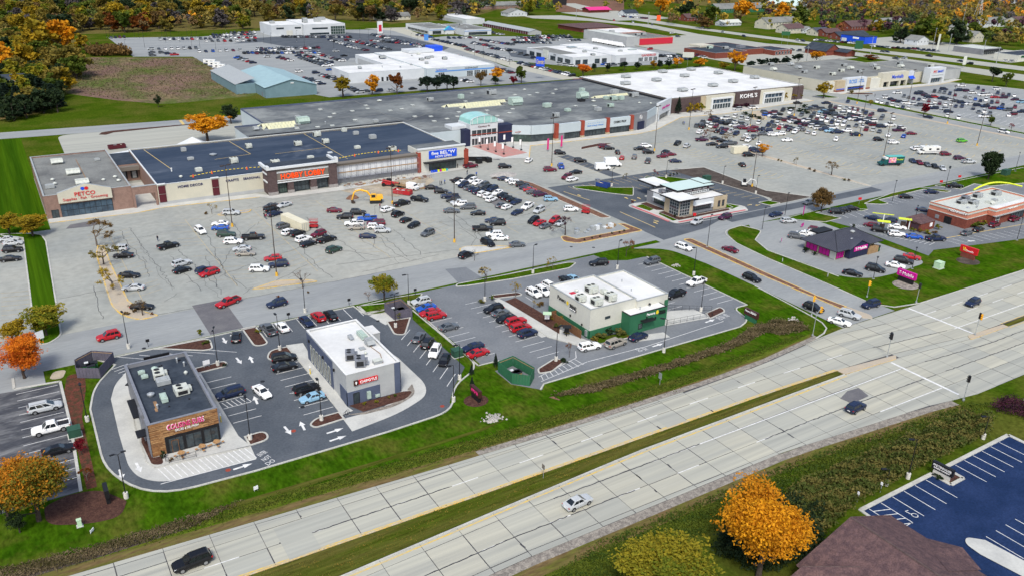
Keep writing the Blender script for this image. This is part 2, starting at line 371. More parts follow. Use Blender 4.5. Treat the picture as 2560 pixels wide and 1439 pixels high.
# ---------------------------------------------------------------- ground
def ground(name,m,*polys,z=.02):
    mb=MB()
    for p in polys: mb.sheet(rp(p) if any(len(q) > 2 for q in p) else p,z,m)
    return struct(mb,name)
def rect(x0,x1,y0,y1): return [(x0,y0),(x1,y0),(x1,y1),(x0,y1)]
mb=MB()
for i in range(-4,14):
    for j in range(-2,14): mb.sheet(rect(i*250,i*250+250,j*250,j*250+250),0,'grass')
struct(mb,'terrain')
ground('lawn','mown_lawn',rect(-60,7.4,248,372),z=.007)
ground('lawn','lawn',rect(-40,330,99,161),z=.006)
ground('field','field',[(52,440),(70,420,5),(118,425,10),(128,480,10),(122,572),(60,600),(34,590,8),(32,470,8)],z=.012)
ground('mall_lot','old_asphalt',rect(-70,-1,161,247),[(-1,161),(560,161),(520,270),(506,296),(402,303),(385,380),(90,380),(90,307),(7.4,307),(7.4,248),(-1,248)],z=.02)
ground('ring_road','ring_asphalt',rect(-70,152,161.2,176),rect(150,560,158,168),rect(-60,-1.2,155.4,161.2),z=.03)
ground('drive','ring_asphalt',[(148.5,98),(167,98),(166,112),(166.8,136),(170,152,6),(176,159),(140,159),(149,152,6),(149.8,136),(149.4,120)],rect(381,392.5,176,285),z=.031)
ground('service_road','ring_asphalt',[(-70,374),(0,373.5),(30,371),(90,366),(380,366),(380,378),(90,379),(0,386),(-70,389)],z=.026)
ground('service_yard','concrete_b',[(19,307),(90,307),(90,365.5),(40,371),(20,371,6)],z=.024)
ground('far_lot','ring_asphalt',[(403,192),(560,180),(524,256),(508,286),(470,299),(405,292)],z=.03)
# outlots
OUT=rp([(8,160.6),(60.4,160.4),(61,154.6,2),(71,152),(71,122,4),(62.6,117.5,6),(59,110.2,9),(46,109.7),(24,109.9),(9.5,110.8,7),(4.0,121,8),(4.4,142),(6,150,4),(10.5,157)])
ground('fast_food_lot','new_asphalt',OUT,z=.032)
PAN=[(71.5,122),(71.5,160),(127.5,160),(128.3,155),(139.2,152.2),(139.2,117),(135,117,2),(133.4,111,6),(129,109.6),(107,109.8),(76,108.6),(72,113)]
ground('bakery_lot','grey_asphalt',rp(PAN),z=.034)
ground('credit_union_lot','new_asphalt',rp([(152.2,168),(203,167),(210,174,4),(208,198),(213.3,209),(209,216.8),(152.6,218.4)]),[(152,160),(170,162),(182,166.5),(152,168.5)],rect(181,253,162.2,166.6),rect(180,185,219,252),z=.036)
ground('phone_shop_lot','ring_asphalt',rp([(171.5,148),(172,140),(173.2,118,6),(179,113,5),(187,112.4),(201.5,112.9,3),(204.2,117),(204.4,128),(205,150),(196,157),(184,158.5),(176,148)]),z=.034)
ground('burger_lot','grey_asphalt',rp([(208,149),(214,149),(211,156.5),(221,157.6,3),(229,150.5),(234,155,2),(239,157),(268,157.4),(300,152),(310,140),(300,112),(246,110.6),(212.5,117.6),(207.5,115.8),(209.5,142)]),z=.034)
ground('funeral_home_lot','seal_asphalt',[(98,55.6),(115.6,55.6),(115.6,52.6),(118.9,52.6),(118.9,55.6),(137.5,55.6),(150,20),(98,8),(96,45)],z=.034)
ground('west_lot','worn_asphalt',[(-30,118),(.6,118),(.9,140),(1.0,154.8),(-6,155.4),(-30,158)],z=.034)
# dealers and the far road
ground('dealer_lot','ring_asphalt',[(84,594),(118,580),(117,480),(146,405),(290,402),(300,420),(285,460),(300,545),(303,615),(320,690),(200,716),(148,690),(84.5,706)],[(304,480),(330,436),(405,426),(440,470),(436,560),(400,600),(330,628),(306,618)],z=.03)
ground('dealer_dark_lot','new_asphalt',[(160,640),(185,668),(264,680),(296,642),(297,560),(262,520),(209,535),(203,524),(200,568),(181,640)],[(336,545),(346,520),(320,480),(314,500)],z=.036)
ground('dealer_street','concrete_c',[(289,402),(303,402),(298,452),(306,500),(309,612),(322,680),(330,702),(290,704),(306,680),(299.5,612),(297,545),(286,452)],z=.04)
ground('far_highway','concrete_b',[(556,240),(590,240),(582,389),(580,420),(577,456),(556,486),(552,562),(568,645),(553,690),(540,760),(495,769),(490,740),(530,700),(548,640),(535,560),(540,480),(558,420),(562,380)],
 [(614,240),(636,240),(620,384),(606,436),(600,520),(596,600),(604,700),(660,900),(640,905),(585,760),(580,640),(582,530),(590,440)],z=.04)
ground('side_lot','concrete_b',rect(440,552,395,560),rect(560,640,690,790),rect(640,720,330,480),z=.03)

# --- highway: joint bed, then every concrete slab a piece of its own
def lerp(tab,x):
    if x <= tab[0][0]: return tab[0][1]
    for (a,p),(b,q) in zip(tab[:-1],tab[1:]):
        if x <= b: return p+(q-p)*(x-a)/(b-a)
    return tab[-1][1]
FB=[[(-40,90),(0,88.6),(20,88.0),(50,87.4),(90,86.9),(112,86.6),(131,85.9),(146,84.9),(170,81.7),(300,80)],
 [(-40,93.5),(0,92.6),(20,92.0),(50,91.3),(90,91.1),(112,90.8),(138,89.7),(170,85.4),(300,83.5)],
 [(-40,97),(0,96.3),(20,95.7),(50,94.9),(90,94.0),(140,93.6),(170,89.6),(300,88.0)],
 [(-40,100.8),(0,98.6),(20,97.6),(39,96.5),(60,95.2),(90,94.3),(120,95.0),(140,97.0),(170,93.2),(300,92.6)],
 [(-40,102.0),(0,99.5),(20,98.3),(50,96.5),(80,95.3),(105,94.8),(122,95.3),(141,97.4),(150,98),(170,97.6),(300,96)]]
NB=[[(-40,69.5),(50,72.3),(100,71.9),(115,70.4),(135,68.5),(146,66.5),(170,66),(300,64)],
 [(-40,70.6),(50,73.4),(97,72.6),(125,71.8),(170,70.5),(300,67.5)],
 [(-40,73.4),(50,76.8),(80,76.4),(120,76.0),(136,75.4),(170,74.0),(300,71.5)],
 [(-40,77.4),(53,81.1),(80,80.8),(125,80.4),(144,79.9),(170,77.4),(300,75.5)],
 [(-40,78.4),(27,81.7),(54,83.0),(79,84.1),(131,84.0),(145,83.3),(170,80.4),(300,78)]]
ROAD=empty('highway');tag(ROAD,kind='structure')
mb=MB();xs=list(range(-40,301,10))
strip(mb,[(x,lerp(NB[0],x)) for x in xs],[(x,lerp(FB[4],x)) for x in xs],.02,'joint')
mb.build('joint_bed',ROAD)
SL=[-40+6.03*i for i in range(57)]
for tab in (FB,NB):
    for r in range(4):
        thin=(tab is FB and r == 3) or (tab is NB and r == 0)
        for i,(x0,x1) in enumerate(zip(SL[:-1],SL[1:])):
            if x1 < -8 or x0 > 214: continue
            g=.035+.045*(random.random() < .35);a0,a1,b0,b1=lerp(tab[r],x0),lerp(tab[r],x1),lerp(tab[r+1],x0),lerp(tab[r+1],x1)
            if min(b0-a0,b1-a1) < .18: continue
            h=.036+random.random()*.008;mt='concrete_b' if thin else random.choices(['concrete','concrete_b','concrete_c'],[6,2,3])[0]
            q=[(x0+g,a0+g),(x1-g,a1+g),(x1-g,b1-g),(x0+g,b0-g)]
            mb=MB();mb.prism(q,.02,h,mt);mb.build('slab',ROAD)
for x0,x1 in zip(SL[:-1],SL[1:]):
    if 143 < x0 < 167: mb=MB();mb.prism([(x0+.04,lerp(NB[4],x0)+.04),(x1-.04,lerp(NB[4],x1)+.04),(x1-.04,lerp(FB[0],x1)-.04),(x0+.04,lerp(FB[0],x0)-.04)],.02,.037,'concrete_b');mb.build('slab',ROAD)
# median: grass with kerbs; concrete noses at the crossing
mb=MB();xa=[x for x in range(-40,130,6)]+[131]
lo=[(x,lerp(NB[4],x)) for x in xa];hi=[(x,lerp(FB[0],x)) for x in xa]
mb.sheet(inset(lo+hi[::-1],.25),.10,'median_grass');struct(mb,'median')
mb=MB();kerb_line(mb,lo,.3,.14,'kerb');kerb_line(mb,hi,.22,.09,'kerb_yellow');struct(mb,'median_kerb')
mb=MB();mb.stripe([(x,y-.55) for x,y in lo],.3,.05,'paint_yellow');mb.stripe([(x,y+.38) for x,y in hi],.26,.05,'paint_yellow')
NOSE=rp([(131,84.0),(145.8,82.9,.5),(147.2,84.1,.5),(131,85.9)]);NOSE2=rp([(168,80.4,.5),(169,81.8,.5),(181.7,81.2),(181.7,80.0)])
mb.stripe([(181.7,79.6),(260,78)],.2,.05,'paint_yellow');mb.stripe([(181.7,81.7),(260,80.6)],.2,.05,'paint_yellow')
def dash(tab,x0,x1,on,off,wd=.16,dy=0.):
    x=x0
    while x < x1: mb.stripe([(x,lerp(tab,x)+dy),(min(x+on,x1),lerp(tab,min(x+on,x1))+dy)],wd,.05,'paint_white');x += on+off
dash(FB[1],0,140,4.5,7.6);dash(NB[2],20,86,4.5,7.6);dash(NB[2],98,112,4.5,6)
dash(NB[3],79,143,80,1,.2);dash(NB[1],125,143,30,1,.2);dash(FB[1],170,260,90,1,.2);dash(FB[2],171,260,4.5,6);dash(FB[3],171,260,4.5,6)
mb.stripe([(143.6,82.6),(143.4,68.2)],.55,.052,'paint_white');mb.stripe([(171,97.2),(171.4,81.9)],.55,.052,'paint_white')
mb.stripe([(157.8,124),(158,112)],.15,.052,'paint_white')
mb.build('lane_markings',ROAD)
for nm,p in (('median_nose',NOSE),('median_nose',NOSE2)):
    mb=MB();mb.prism(p,.02,.15,'kerb_yellow','walk_tan');struct(mb,nm)
mb=MB();mb.sheet([(181.9,80.0),(260,78.2),(260,80.4),(181.9,81.2)],.10,'median_grass');struct(mb,'median')
# sealed cracks and patches on the highway
mb=MB()
for i in range(70):
    x=random.choice(SL)+random.uniform(-.1,.1);tab=random.choice((FB,FB,NB,NB));r=random.choice((0,1,2));a,b=lerp(tab[r],x),lerp(tab[r+1],x)
    t0=random.random()*.6;t1=t0+random.uniform(.2,.4);y=a+(b-a)*t0;pts=[]
    while y < a+(b-a)*t1: pts.append((x+random.uniform(-.09,.09),y));y += .35
    if 8 < x < 145 and len(pts) > 1: mb.stripe(pts,random.uniform(.12,.3),.055,'tar')
for x0,x1,tb in ((14,60,NB[2]),(60,72,NB[2]),(100,143,NB[2]),(60,90,NB[3]),(22,48,FB[1]),(150,210,NB[3]),(150,215,NB[2]),(146,168,FB[1])):
    x=x0;pts=[]
    while x < x1: pts.append((x,lerp(tb,x)+random.uniform(-.1,.1)));x += .7
    mb.stripe(pts,.17,.0545,'tar')
mb.build('crack_seal',ROAD);mb=MB()
mb.sheet([(123,76.2),(128,76.4),(129,79.3),(126,79.6),(122.5,78.5)],.056,'patch_asphalt')
mb.sheet(rect(22.2,26.6,88.2,95.4),.0555,'concrete_b');mb.sheet(rect(88,92.5,87.2,90.9),.0555,'concrete_b');mb.build('road_patch',ROAD)
# verges beside the highway
mb=MB();R_=range(-40,141,6)
def edge(tab,d,r=R_): return [(x,lerp(tab,x)+d) for x in r]
strip(mb,edge(FB[4],.05,range(56,141,6)),edge(FB[4],1.3,range(56,141,6)),.018,'gravel');strip(mb,edge(FB[4],.0),edge(FB[4],4.4),.010,'verge');strip(mb,edge(FB[4],.0),edge(FB[4],1.8),.014,'dry_verge')
strip(mb,edge(NB[0],-1.6),edge(NB[0],.0),.018,'gravel');strip(mb,edge(NB[0],-3.8),edge(NB[0],-1.5),.016,'dry_verge');struct(mb,'verge')
DITCH=[(76,105.8),(82,104.6),(92,103.6),(104,103.3),(118,103.8),(128,104.4),(136,107),(137,105.2),(126,102.4),(112,101.6),(96,101.8),(84,102.6),(77,104)]
ground('ditch','mulch_dry',DITCH,z=.022)
ground('ditch','median_grass',[(18,104),(40,103.2),(60,103),(66,103.4),(60,102.2),(40,102.2),(18,102.6)],z=.02)
ground('planting_strip','mulch',[(34.5,365.4),(37,363.8),(40,366.8),(75,369.2),(75,370.2),(40,370.4),(36,369)],z=.09)
ground('speed_hump','paint_yellow',[G(447,302),G(454,301),G(463,312),G(456,313)],z=.05)
ground('ditch','soil',[(-40,106),(-8,103.4),(2,102.9),(12,102.6),(18,103.2),(12,101.4),(0,101.4),(-40,103.6)],z=.022)
ground('mulch_bed','mulch',rp([(-4.6,116.6,1),(-1.5,118,1),(2.8,117.2,2),(5.8,112.2),(4.6,108.8,2),(.6,109.3,2),(-4.6,112,2)]),z=.024)
ground('leaf_litter','leaf_litter',rp([(1.2,118),(2.6,118),(3.0,140,1),(4.8,150,2),(5.4,157,1),(2.4,157,1),(1.2,150)]),z=.024)
ground('litter_pile','tape_ground',rp([(-.6,157,1),(.4,160,1),(2.6,159.6,1),(1.6,156.2,1)]),z=.027)
# --- kerbs of the outlots
mb=MB()
kerb_ring(mb,OUT,.32,0,.15,'kerb');struct(mb,'lot_kerb')
mb=MB();pk=rp([(139.2,152.2),(139.2,117),(135,117.2,2),(133.4,111,6),(129,109.5),(107,109.9),(78,110.2),(76.2,108.7)]);kerb_line(mb,pk[::-1],.3,.15,'kerb')
kerb_line(mb,[(71.6,154),(70.9,128),(70.8,122.4),(75.3,122.2)],.28,.15,'kerb');struct(mb,'lot_kerb')
mb=MB();kerb_line(mb,[(98,55.75),(115.7,55.75)],.7,.14,'kerb');kerb_line(mb,[(119,55.75),(137.7,55.75),(137.7,50)],.7,.14,'kerb');kerb_line(mb,[(97.8,56),(97.2,46)],.5,.14,'kerb');kerb_line(mb,[(115.5,55.7),(115.5,52.5),(118.9,52.5),(118.9,55.7)],.6,.14,'kerb');mb.sheet(rect(115.8,118.6,52.9,55.4),.1,'mulch');struct(mb,'lot_kerb')
mb=MB();kerb_line(mb,[(-6.2,160.6),(-6.2,156.2),(1.1,155.2),(1.1,138),(.4,118)],.45,.14,'kerb');struct(mb,'lot_kerb')
mb=MB();kerb_line(mb,rp([(166.2,113),(166.9,136),(168.2,148),(172,157.4,4),(181,158.6),(183,152.5,2),(175,147.6),(171.6,140),(173,118)])[0:22],.28,.15,'kerb');kerb_line(mb,[(166.2,113),(165.6,103,),(168.6,99.2),(176,97.6),(260,96.4)],.3,.15,'kerb');kerb_line(mb,[(149.4,124),(148.2,112),(147.3,104.8),(146.7,102),(145.2,99.6),(142.6,98.2),(139,97.4)],.3,.15,'kerb');struct(mb,'lot_kerb')
# --- islands
island('lawn_island',[(-.9,173.2),(.8,172.9,1),(3.4,175.6,2),(4.4,204),(5.6,238),(5.0,245,2),(.4,248.2),(-4.6,250.2),(-4.4,248.8),(.3,244),(-.7,206),(-1.5,178)],'mown_lawn')
island('planting_island',[(16.6,228.2),(15.4,222,2),(14.4,198),(14.1,186,2),(15.2,180,3),(18.2,175.4,2),(22.3,176,1),(19.4,180.4,2),(17.8,187.5),(17.8,214),(18.2,227.6)],'walk_tan','kerb_yellow')
island('planting_island',[(43,180.6,1),(46,179.6,1),(58.6,177.6,1),(57,179.8,1),(50,183,1)],'walk_tan','kerb_yellow')
island('planting_island',[(98.4,181,1),(97.2,176.6,1),(103,175.8,1),(112.5,175.2,1),(109,178.2,1),(101,182,1)],'walk','kerb_yellow')
island('planting_island',[(50,240.6,1),(50.5,238.6,1),(59,238,1),(60.5,240.6,1)],'rock','kerb_yellow')
island('mulch_strip',[(146.8,231),(148.2,183.6,1),(151.6,182.6,1),(151.2,225),(148.4,234,1)],'mulch_dry','kerb')
island('mulch_strip',[(128,176,1.5),(126.5,172.6,1.5),(129,169.2,1),(152.2,168.9,1),(151.4,176.4,1),(149.6,177.4),(149.2,172),(131,172.4),(129.6,176)],'mulch_dry','kerb_yellow')
island('drive_median',[(157,157.8,1),(159.8,157.4,1),(158.6,128),(158.2,112),(159,104.8),(156.6,104.8),(156.2,126)],'mulch_dry','kerb_yellow')
mb=MB();mb.prism(rp([(156.6,104.6),(159,104.6),(159.8,99,1),(158.4,97.4,1),(156.8,99)]),.02,.15,'kerb','walk_tan');struct(mb,'median_nose')
island('lawn_island',[(127.8,158.6,1),(133,160.2,2),(143.6,157.4,3),(148.4,153.4,3),(149.8,141),(149.4,124),(148.2,112),(147.3,104.8),(145.8,99.6),(134,99.4),(120,99.6),(100,99.4),(78,100.4),(76.4,108.5),(78,110.2),(107,109.9),(129.6,109.4),(133.4,111.3,3),(135,117.1),(139.2,117.1),(139.3,152.4),(133,152.6),(128.4,155)],'lawn',None,.05,.04)
island('lawn_island',[(85.4,158.9,.8),(88,158,1),(100,156.3),(116.6,155.4,1),(120.4,157.7,1),(118.6,159,1),(100,159.6),(86.6,160.4,.6)],'lawn')
island('lawn_island',[(60.8,159.9),(60.9,155.6),(65,155),(71.4,155),(71.7,152.8),(74,156,2),(77.6,159.4,2),(70,160.3)],'lawn')
island('lawn_strip',[(71.7,154),(70.9,128),(70.6,122.6),(75,122),(77.4,119.4),(72.6,119),(72.6,113.2),(76.3,108.8),(76,104),(62,105),(59.4,113),(62.8,117.6),(68.2,123.2),(68.8,147.6),(69.3,149),(69.4,154.6)],'lawn',None,.05,.05)
island('lawn_island',[(165.7,103),(166.2,113),(166.9,136),(168.2,148),(173,157.6,5),(181.4,158.6,2),(183,152.6,1),(175.2,147.6,1),(171.6,140),(173,128),(173,118,6),(179,113.2,5),(187,112.3),(201.6,113,3),(204.3,117),(204.6,128),(206.2,148),(208.4,148.6),(209.4,142),(207.5,115.7),(213,117.9),(246,110.4),(262,109.6),(262,97),(176,97.8,2),(168.6,99.4,2)],'lawn',None,.05,.04)
island('lawn_island',[(197,157.2),(219,158,2),(229.6,150.4,1),(226,150.2),(220,156),(211.4,156.2),(214,148.8),(206.4,148.6)],'lawn','kerb',.25,.08)
island('lawn_island',[(233,155.2,1),(238,151.6,1),(241,151.2,1),(241.6,155.2),(267,155.8),(270.6,149.6,1),(274,150,1),(268,158.4,1),(252,158.4)],'lawn')
island('lawn_island',[(274.5,157.2,1),(279,149.6),(290,151.4),(292,147),(330,138),(330,156)],'lawn')
island('lawn_island',[(178.6,204.8,1),(172,197,1.5),(166.5,203.6,1),(160,213.5,1),(160.6,215.6,1),(167,213.4,1),(173,207.6)],'lawn')
CU=[(163.2,189.6,1.5),(166.4,190.8,1.5),(171.4,190),(171.4,172.8),(192,172.8),(193,177.6),(196.3,171.6,1.5),(194,167.8,1),(164.8,168.8,2)]
island('forecourt',CU,'walk','kerb',.25,.1)
mb=MB();mb.sheet([(165.2,188),(168.4,188.6),(168.4,183),(166,182.2)],.115,'lawn');mb.sheet([(166.4,178.5),(167.6,179.4),(167.6,171.6),(165.8,171.4)],.115,'lawn');mb.sheet([(188.6,177),(192.6,177.6),(195,172.6),(190.6,171.4)],.115,'lawn');mb.sheet([(168.5,189.4),(171.6,189.8),(171.6,180),(168.5,182)],.112,'mulch');mb.sheet([(167.8,180),(170,180),(170,173.2),(190.5,173.2),(189,171),(167.8,171)],.112,'mulch');mb.sheet([(163.9,189),(164.9,189),(165.1,171.6),(163.9,171.4)],.118,'red_band');mb.sheet([(166.5,169.2),(193.6,168.3),(193.6,169.1),(166.5,170.1)],.118,'red_band');struct(mb,'forecourt_beds')
island('lawn_bank',[(190,198.6),(186,205,1),(190.5,214,2),(199,209,1),(205.5,199)],'lawn','kerb',.2,.1)
ground('dug_ground','soil',[(205,216),(219,213.4),(216,181),(224,168.6),(203,168.4),(210.5,173),(208.4,190),(206,206)],z=.05)
mb=MB();kerb_line(mb,[(205,216.6),(219.5,213.5),(216.4,181),(224,168.8)],.25,.14,'walk');kerb_line(mb,[(208,200),(210.4,174)],.25,.14,'kerb');struct(mb,'lot_kerb')
island('lawn_island',[(203,172.6,1),(208,172.4,1),(209.6,168.4,1),(204,168.2,1)],'lawn')
island('long_island',[(250,246),(252.4,168,1),(254.2,167,1),(254.6,210),(253,246)],'walk_tan','kerb')
island('road_strip',[(392.6,284),(392.6,180),(396.4,180),(397,230),(400,278),(401,290)],'lawn','kerb',.4,.1)
mb=MB();mb.sheet([(376.4,286),(377.6,276),(380.6,220),(381.4,176),(384.4,176),(383.4,220),(380.4,277),(379.6,286)],.06,'walk_tan');struct(mb,'lot_strip')
island('planting_island',[(262,262,1),(268,252,1),(272,250,1),(270,258,1)],'mulch','kerb');island('planting_island',[(194,256,1),(214,259,1),(208,262,1),(197,260,1)],'mulch','kerb')
island('planting_island',[(304,268,1),(318,282,1),(326,281,1),(310,265,1)],'walk_tan','kerb_yellow');island('planting_island',[(407,296,1),(413,290,1),(421,287,1),(424,290,1),(412,298,1)],'mulch','kerb');island('planting_island',[(386,300,1),(388,290,1),(394,289,1),(393,299,1)],'lawn','kerb')
# fast-food lot islands and walks
island('planting_island',[(18,160.2),(29,159.9,2),(28.4,154.6,2),(26.6,154.6,1),(19.6,159.4)],'mulch');island('planting_island',[(35.6,161),(35.6,151.4,1.8),(38.6,151.2,1.8),(38.6,161)],'mulch')
island('planting_island',[(36.2,145.4,2),(37.8,148.6,1.6),(41.5,148.4),(41.5,143.4),(37.2,143.4,1)],'mulch');island('planting_island',[(35.3,118.4,1.2),(37,119.9,1),(41.4,119.9),(41.4,117.2),(36,116.9,1)],'mulch')
island('planting_island',[(23.2,148.2),(29.2,148.6,1.4),(29.2,146,1.4),(23.2,145.8)],'mulch');island('planting_island',[(25,120.4),(28.6,120.6,1.6),(28.6,117.4,1.6),(25,117.2)],'mulch');island('planting_island',[(63.4,149.4),(69,148.8),(64.2,141.4,1.2),(62.2,142.8,1)],'mulch');island('planting_island',[(61.2,160),(61.2,154.8),(66,155.2),(69,158)],'mulch')
ground('drive_through','walk',rp([(13.6,155.6),(9.5,149.2,2),(8.1,144),(7.6,132),(7.4,120.8,3),(8.4,116.8,3),(11.5,113.9,3),(25,113.1),(25.2,117.2),(23,117.3),(23,121.8),(22.6,146),(14,152)]),z=.045)
ground('drive_through','walk',rp([(41.1,117.4),(41,113),(50.5,114.3,4),(57,117.2,3),(58.8,121.2,3),(58.7,133),(57.6,141),(54.6,141.4),(53.4,120.8),(49,117.2,3)]),z=.045)
mb=MB();mb.sheet([(41.5,149),(44.6,148.4),(44,141.4),(43.2,120.8),(43.6,119),(41.4,118.6),(41.4,143)],.1,'walk');kerb_line(mb,[(41.4,118.6),(41.4,149)],.2,.14,'kerb');mb.sheet(rp([(43.6,120.9),(54,120.7),(55.6,120,2),(53.5,118,2),(45,117.8)]),.1,'mulch');mb.sheet(rp([(42,118.3),(45,116.9),(50.6,116.6,2),(55.6,118.6,2),(56.6,122.4),(55,121),(54.4,119.4,1),(50,117.6),(45,117.6)]),.094,'gravel');struct(mb,'walk')
mb=MB();mb.sheet([(22.2,146),(23.9,146),(24.3,121),(25.2,117.3),(12.2,118.6),(11.2,121.4),(21.5,121.2)],.1,'walk');mb.sheet(rp([(11.1,121.5),(12.4,121.4),(12.2,118.9,1),(10.6,119.6,1),(10.3,127),(11.1,132)]),.104,'mulch');kerb_line(mb,[(10.9,140),(10.2,133),(10.0,121),(10.9,118.6),(13,118.2),(25.2,117)],.2,.14,'kerb');struct(mb,'walk')
ground('dumpster_pad','walk',[(61.4,154),(65.2,154),(65.4,149),(62.6,148)],z=.046)
ground('patch','patch_asphalt',[(29.4,178),(36.2,178),(36.2,161.4),(29.4,161.4)],rp([(11,246.8),(17,245.8),(20.8,247.6,2),(19.4,251.2),(12.4,250)]),[(127,216),(127,210),(133,212),(133,217.5)],[(153.5,262),(157.5,256.5),(158.2,264),(155.6,266.4)],z=.041)
# bakery
island('planting_island',[(89.8,148.4,1),(90.2,150.6,1),(97,149,1),(97,146.8,1)],'mulch');island('planting_island',[(79.2,113.8,.8),(80,115.6,.8),(85.6,117.6,1),(87,115.6,1),(82,113.2,.8)],'mulch');island('planting_island',[(127.4,118.4),(133,119.4,1.2),(132.4,116.8,1.2),(126,115.6)],'mulch')
mb=MB();mb.sheet([(89.6,148),(91,148),(94.6,124),(96.6,119.6),(93.6,119),(89.8,126)],.1,'walk');mb.sheet([(91.4,146),(94.6,146.6),(95.6,130),(92.6,126)],.108,'mulch');mb.sheet([(97,121.1),(105.2,119.8),(105.2,117.6),(97.4,118.4)],.1,'lawn');kerb_line(mb,[(89.6,148),(89.7,126),(93.4,118.8),(97,117.9),(105.2,117.3)],.25,.14,'kerb');mb.sheet([(115.2,117.8),(127,116),(126.6,121.4),(119,124),(115.4,120.2)],.1,'walk');struct(mb,'walk')
ground('drive_through','walk',[(105.6,117.6),(112.6,115.8),(112.3,113.3),(105.3,115)],[(88.4,131.5),(89.5,131.5),(89.6,126.5),(88.4,126.5)],z=.047)
# mall pavements
mb=MB()
for p in ([(7.6,258),(7.6,254.2),(30.4,252.6),(38,254.4),(66,251.6),(69,248),(92,246.6),(92,251),(69.2,252),(66,255.8),(37.4,258)],[(92,252),(92,246.8),(124,250.6),(142,251.6),(142.5,257.8),(124,256)],[(142.5,256),(150,262),(168.4,254),(180,270.8),(234,268.4),(246,270.8),(276,287),(301,284),(345,288),(373,289.4),(373,297),(279,297.6),(262,287.6),(245,276.4),(234,274),(184,276),(176,280.6),(158,281.5),(142.5,283)]): mb.sheet(p,.1,'walk')
for p in ([(401,302.6),(404,296),(440,294),(490,292),(524,298),(523,302),(488,297.5),(440,302)],): mb.sheet(p,.1,'walk')
mb.sheet([(158.6,280.6),(170.6,282.6),(172.6,261.5),(160.6,259.6)],.108,'pink_paver')
kerb_line(mb,[(7.6,254.2),(30.4,252.6),(38,254.4),(66,251.6)],.3,.13,'kerb_yellow');kerb_line(mb,[(168.4,254),(180,270.8),(234,268.4),(246,270.8),(276,287),(301,284),(345,288),(373,289.4)],.35,.13,'kerb_yellow');kerb_line(mb,[(404,296),(440,294),(490,292),(524,298)],.35,.13,'kerb_yellow')
struct(mb,'mall_walk')
ground('building_site','tape_ground',[(90,249),(92,243.5),(104,232),(113.5,235.5),(123,243),(124.4,251),(104,250)],z=.045)

# --- painted markings
def stalls(mb,x0,x1,y0,y1,n,sk,wd,m,z=.05):
    """n+1 stripes spaced from (x0,y0) to (x1,y1), each running by vector sk"""
    for i in range(n+1):
        x,y=x0+(x1-x0)*i/n,y0+(y1-y0)*i/n;mb.stripe([(x,y),(x+sk[0],y+sk[1])],wd,z,m)
def arrow(mb,x,y,a,L=3.,z=.056,m='paint_white'):
    c,s=math.cos(a),math.sin(a);q=lambda u,v: (x+u*c-v*s,y+u*s+v*c,z)
    mb.face([q(-L/2,-.2),q(.1,-.2),q(.1,.2),q(-L/2,.2)],m);mb.face([q(.1,-.55),q(L/2,0),q(.1,.55)],m)
mb=MB()
stalls(mb,23.7,24.6,141.6,125.4,6,(4.8,0),.13,'paint_white');stalls(mb,36.1,35.7,141.2,122,7,(5.4,0),.13,'paint_white');stalls(mb,39.2,60.4,160,160,8,(0,-5.4),.13,'paint_white')
stalls(mb,62.6,61.8,140,118.4,7,(3.6,3.4),.13,'paint_white');stalls(mb,11.4,27,160.4,155,4,(5,-4),.13,'paint_white')
for i in range(9): mb.stripe([(9.6+i*.55,153.4-i*1.05+2),(12.8+i*.05,154.6-i*1.2+1.8)],.14,.05,'paint_white')
for i in range(16): mb.stripe([(11.2+i*.86,118.2-.06*i),(12.2+i*.86,114.2-.05*i)],.14,.052,'paint_white')
mb.stripe([(10.8,113.9),(24.9,113.2)],.14,.052,'paint_white')
for i in range(6): mb.stripe([(24.6+i*.8,133),(25.2+i*.8,130.9)],.12,.051,'paint_white')
for i in range(4): mb.stripe([(36.4+i*1.1,130.2),(37.6+i*1.1,127.4)],.12,.051,'paint_white')
for x,y,a in ((31.2,157.2,-1.6),(33.2,158.6,1.5),(31.4,147.2,-1.5),(33.6,146.6,1.5),(31.8,118.6,-1.5),(34.4,118.8,1.5),(6.1,119.4,-1.6),(8.7,120,-1.5),(22.6,112.2,.05),(38.6,114.6,.05),(38.2,112.2,.05),(30,131,1.5)): arrow(mb,x,y,a)
struct(mb,'lot_markings')
for t_,x,y,rz in (('DO',26.6,111.2,.4),('NOT',26.4,112.6,.4),('ENTER',26.2,114.2,.4),('DO',102.6,112.1,1.6),('NOT',104,112.0,1.6),('DO',128.2,115,1.6),('NOT',129.4,115.2,1.6),('ENTER',130.8,115.4,1.6)): tag(text(t_,None,(x,y,.056),1.5,.95,'paint_white',rz,'road_lettering',.002,0),kind='structure')
mb=MB();stalls(mb,71.7,71.1,152.4,125.4,10,(5.2,0),.12,'paint_white');stalls(mb,82.6,82.6,149,119.5,11,(5.4,0),.12,'paint_white');stalls(mb,133.6,133.6,149,121,11,(5.2,0),.12,'paint_white');stalls(mb,91,97,140.5,140.5,2,(0,5.4),.12,'paint_white');stalls(mb,120.5,120.5,134,124,4,(5,0),.12,'paint_white')
mb.stripe([(90.5,113.2),(105,112.5),(128,113.4)],.13,.05,'paint_white');arrow(mb,107.5,111.8,.02);arrow(mb,125.5,115,.05);arrow(mb,100,146,-1.5)
for i in range(9): mb.stripe([(78.6+i*1.3,111.2+i*.18),(79.2+i*1.2,112.9+i*.3)],.12,.051,'paint_white')
mb.stripe([(78,111.2),(90.4,113.2)],.12,.051,'paint_white');mb.stripe([(78.6,112.9),(89.4,115.6),(91,118)],.12,.051,'paint_white')
struct(mb,'lot_markings')
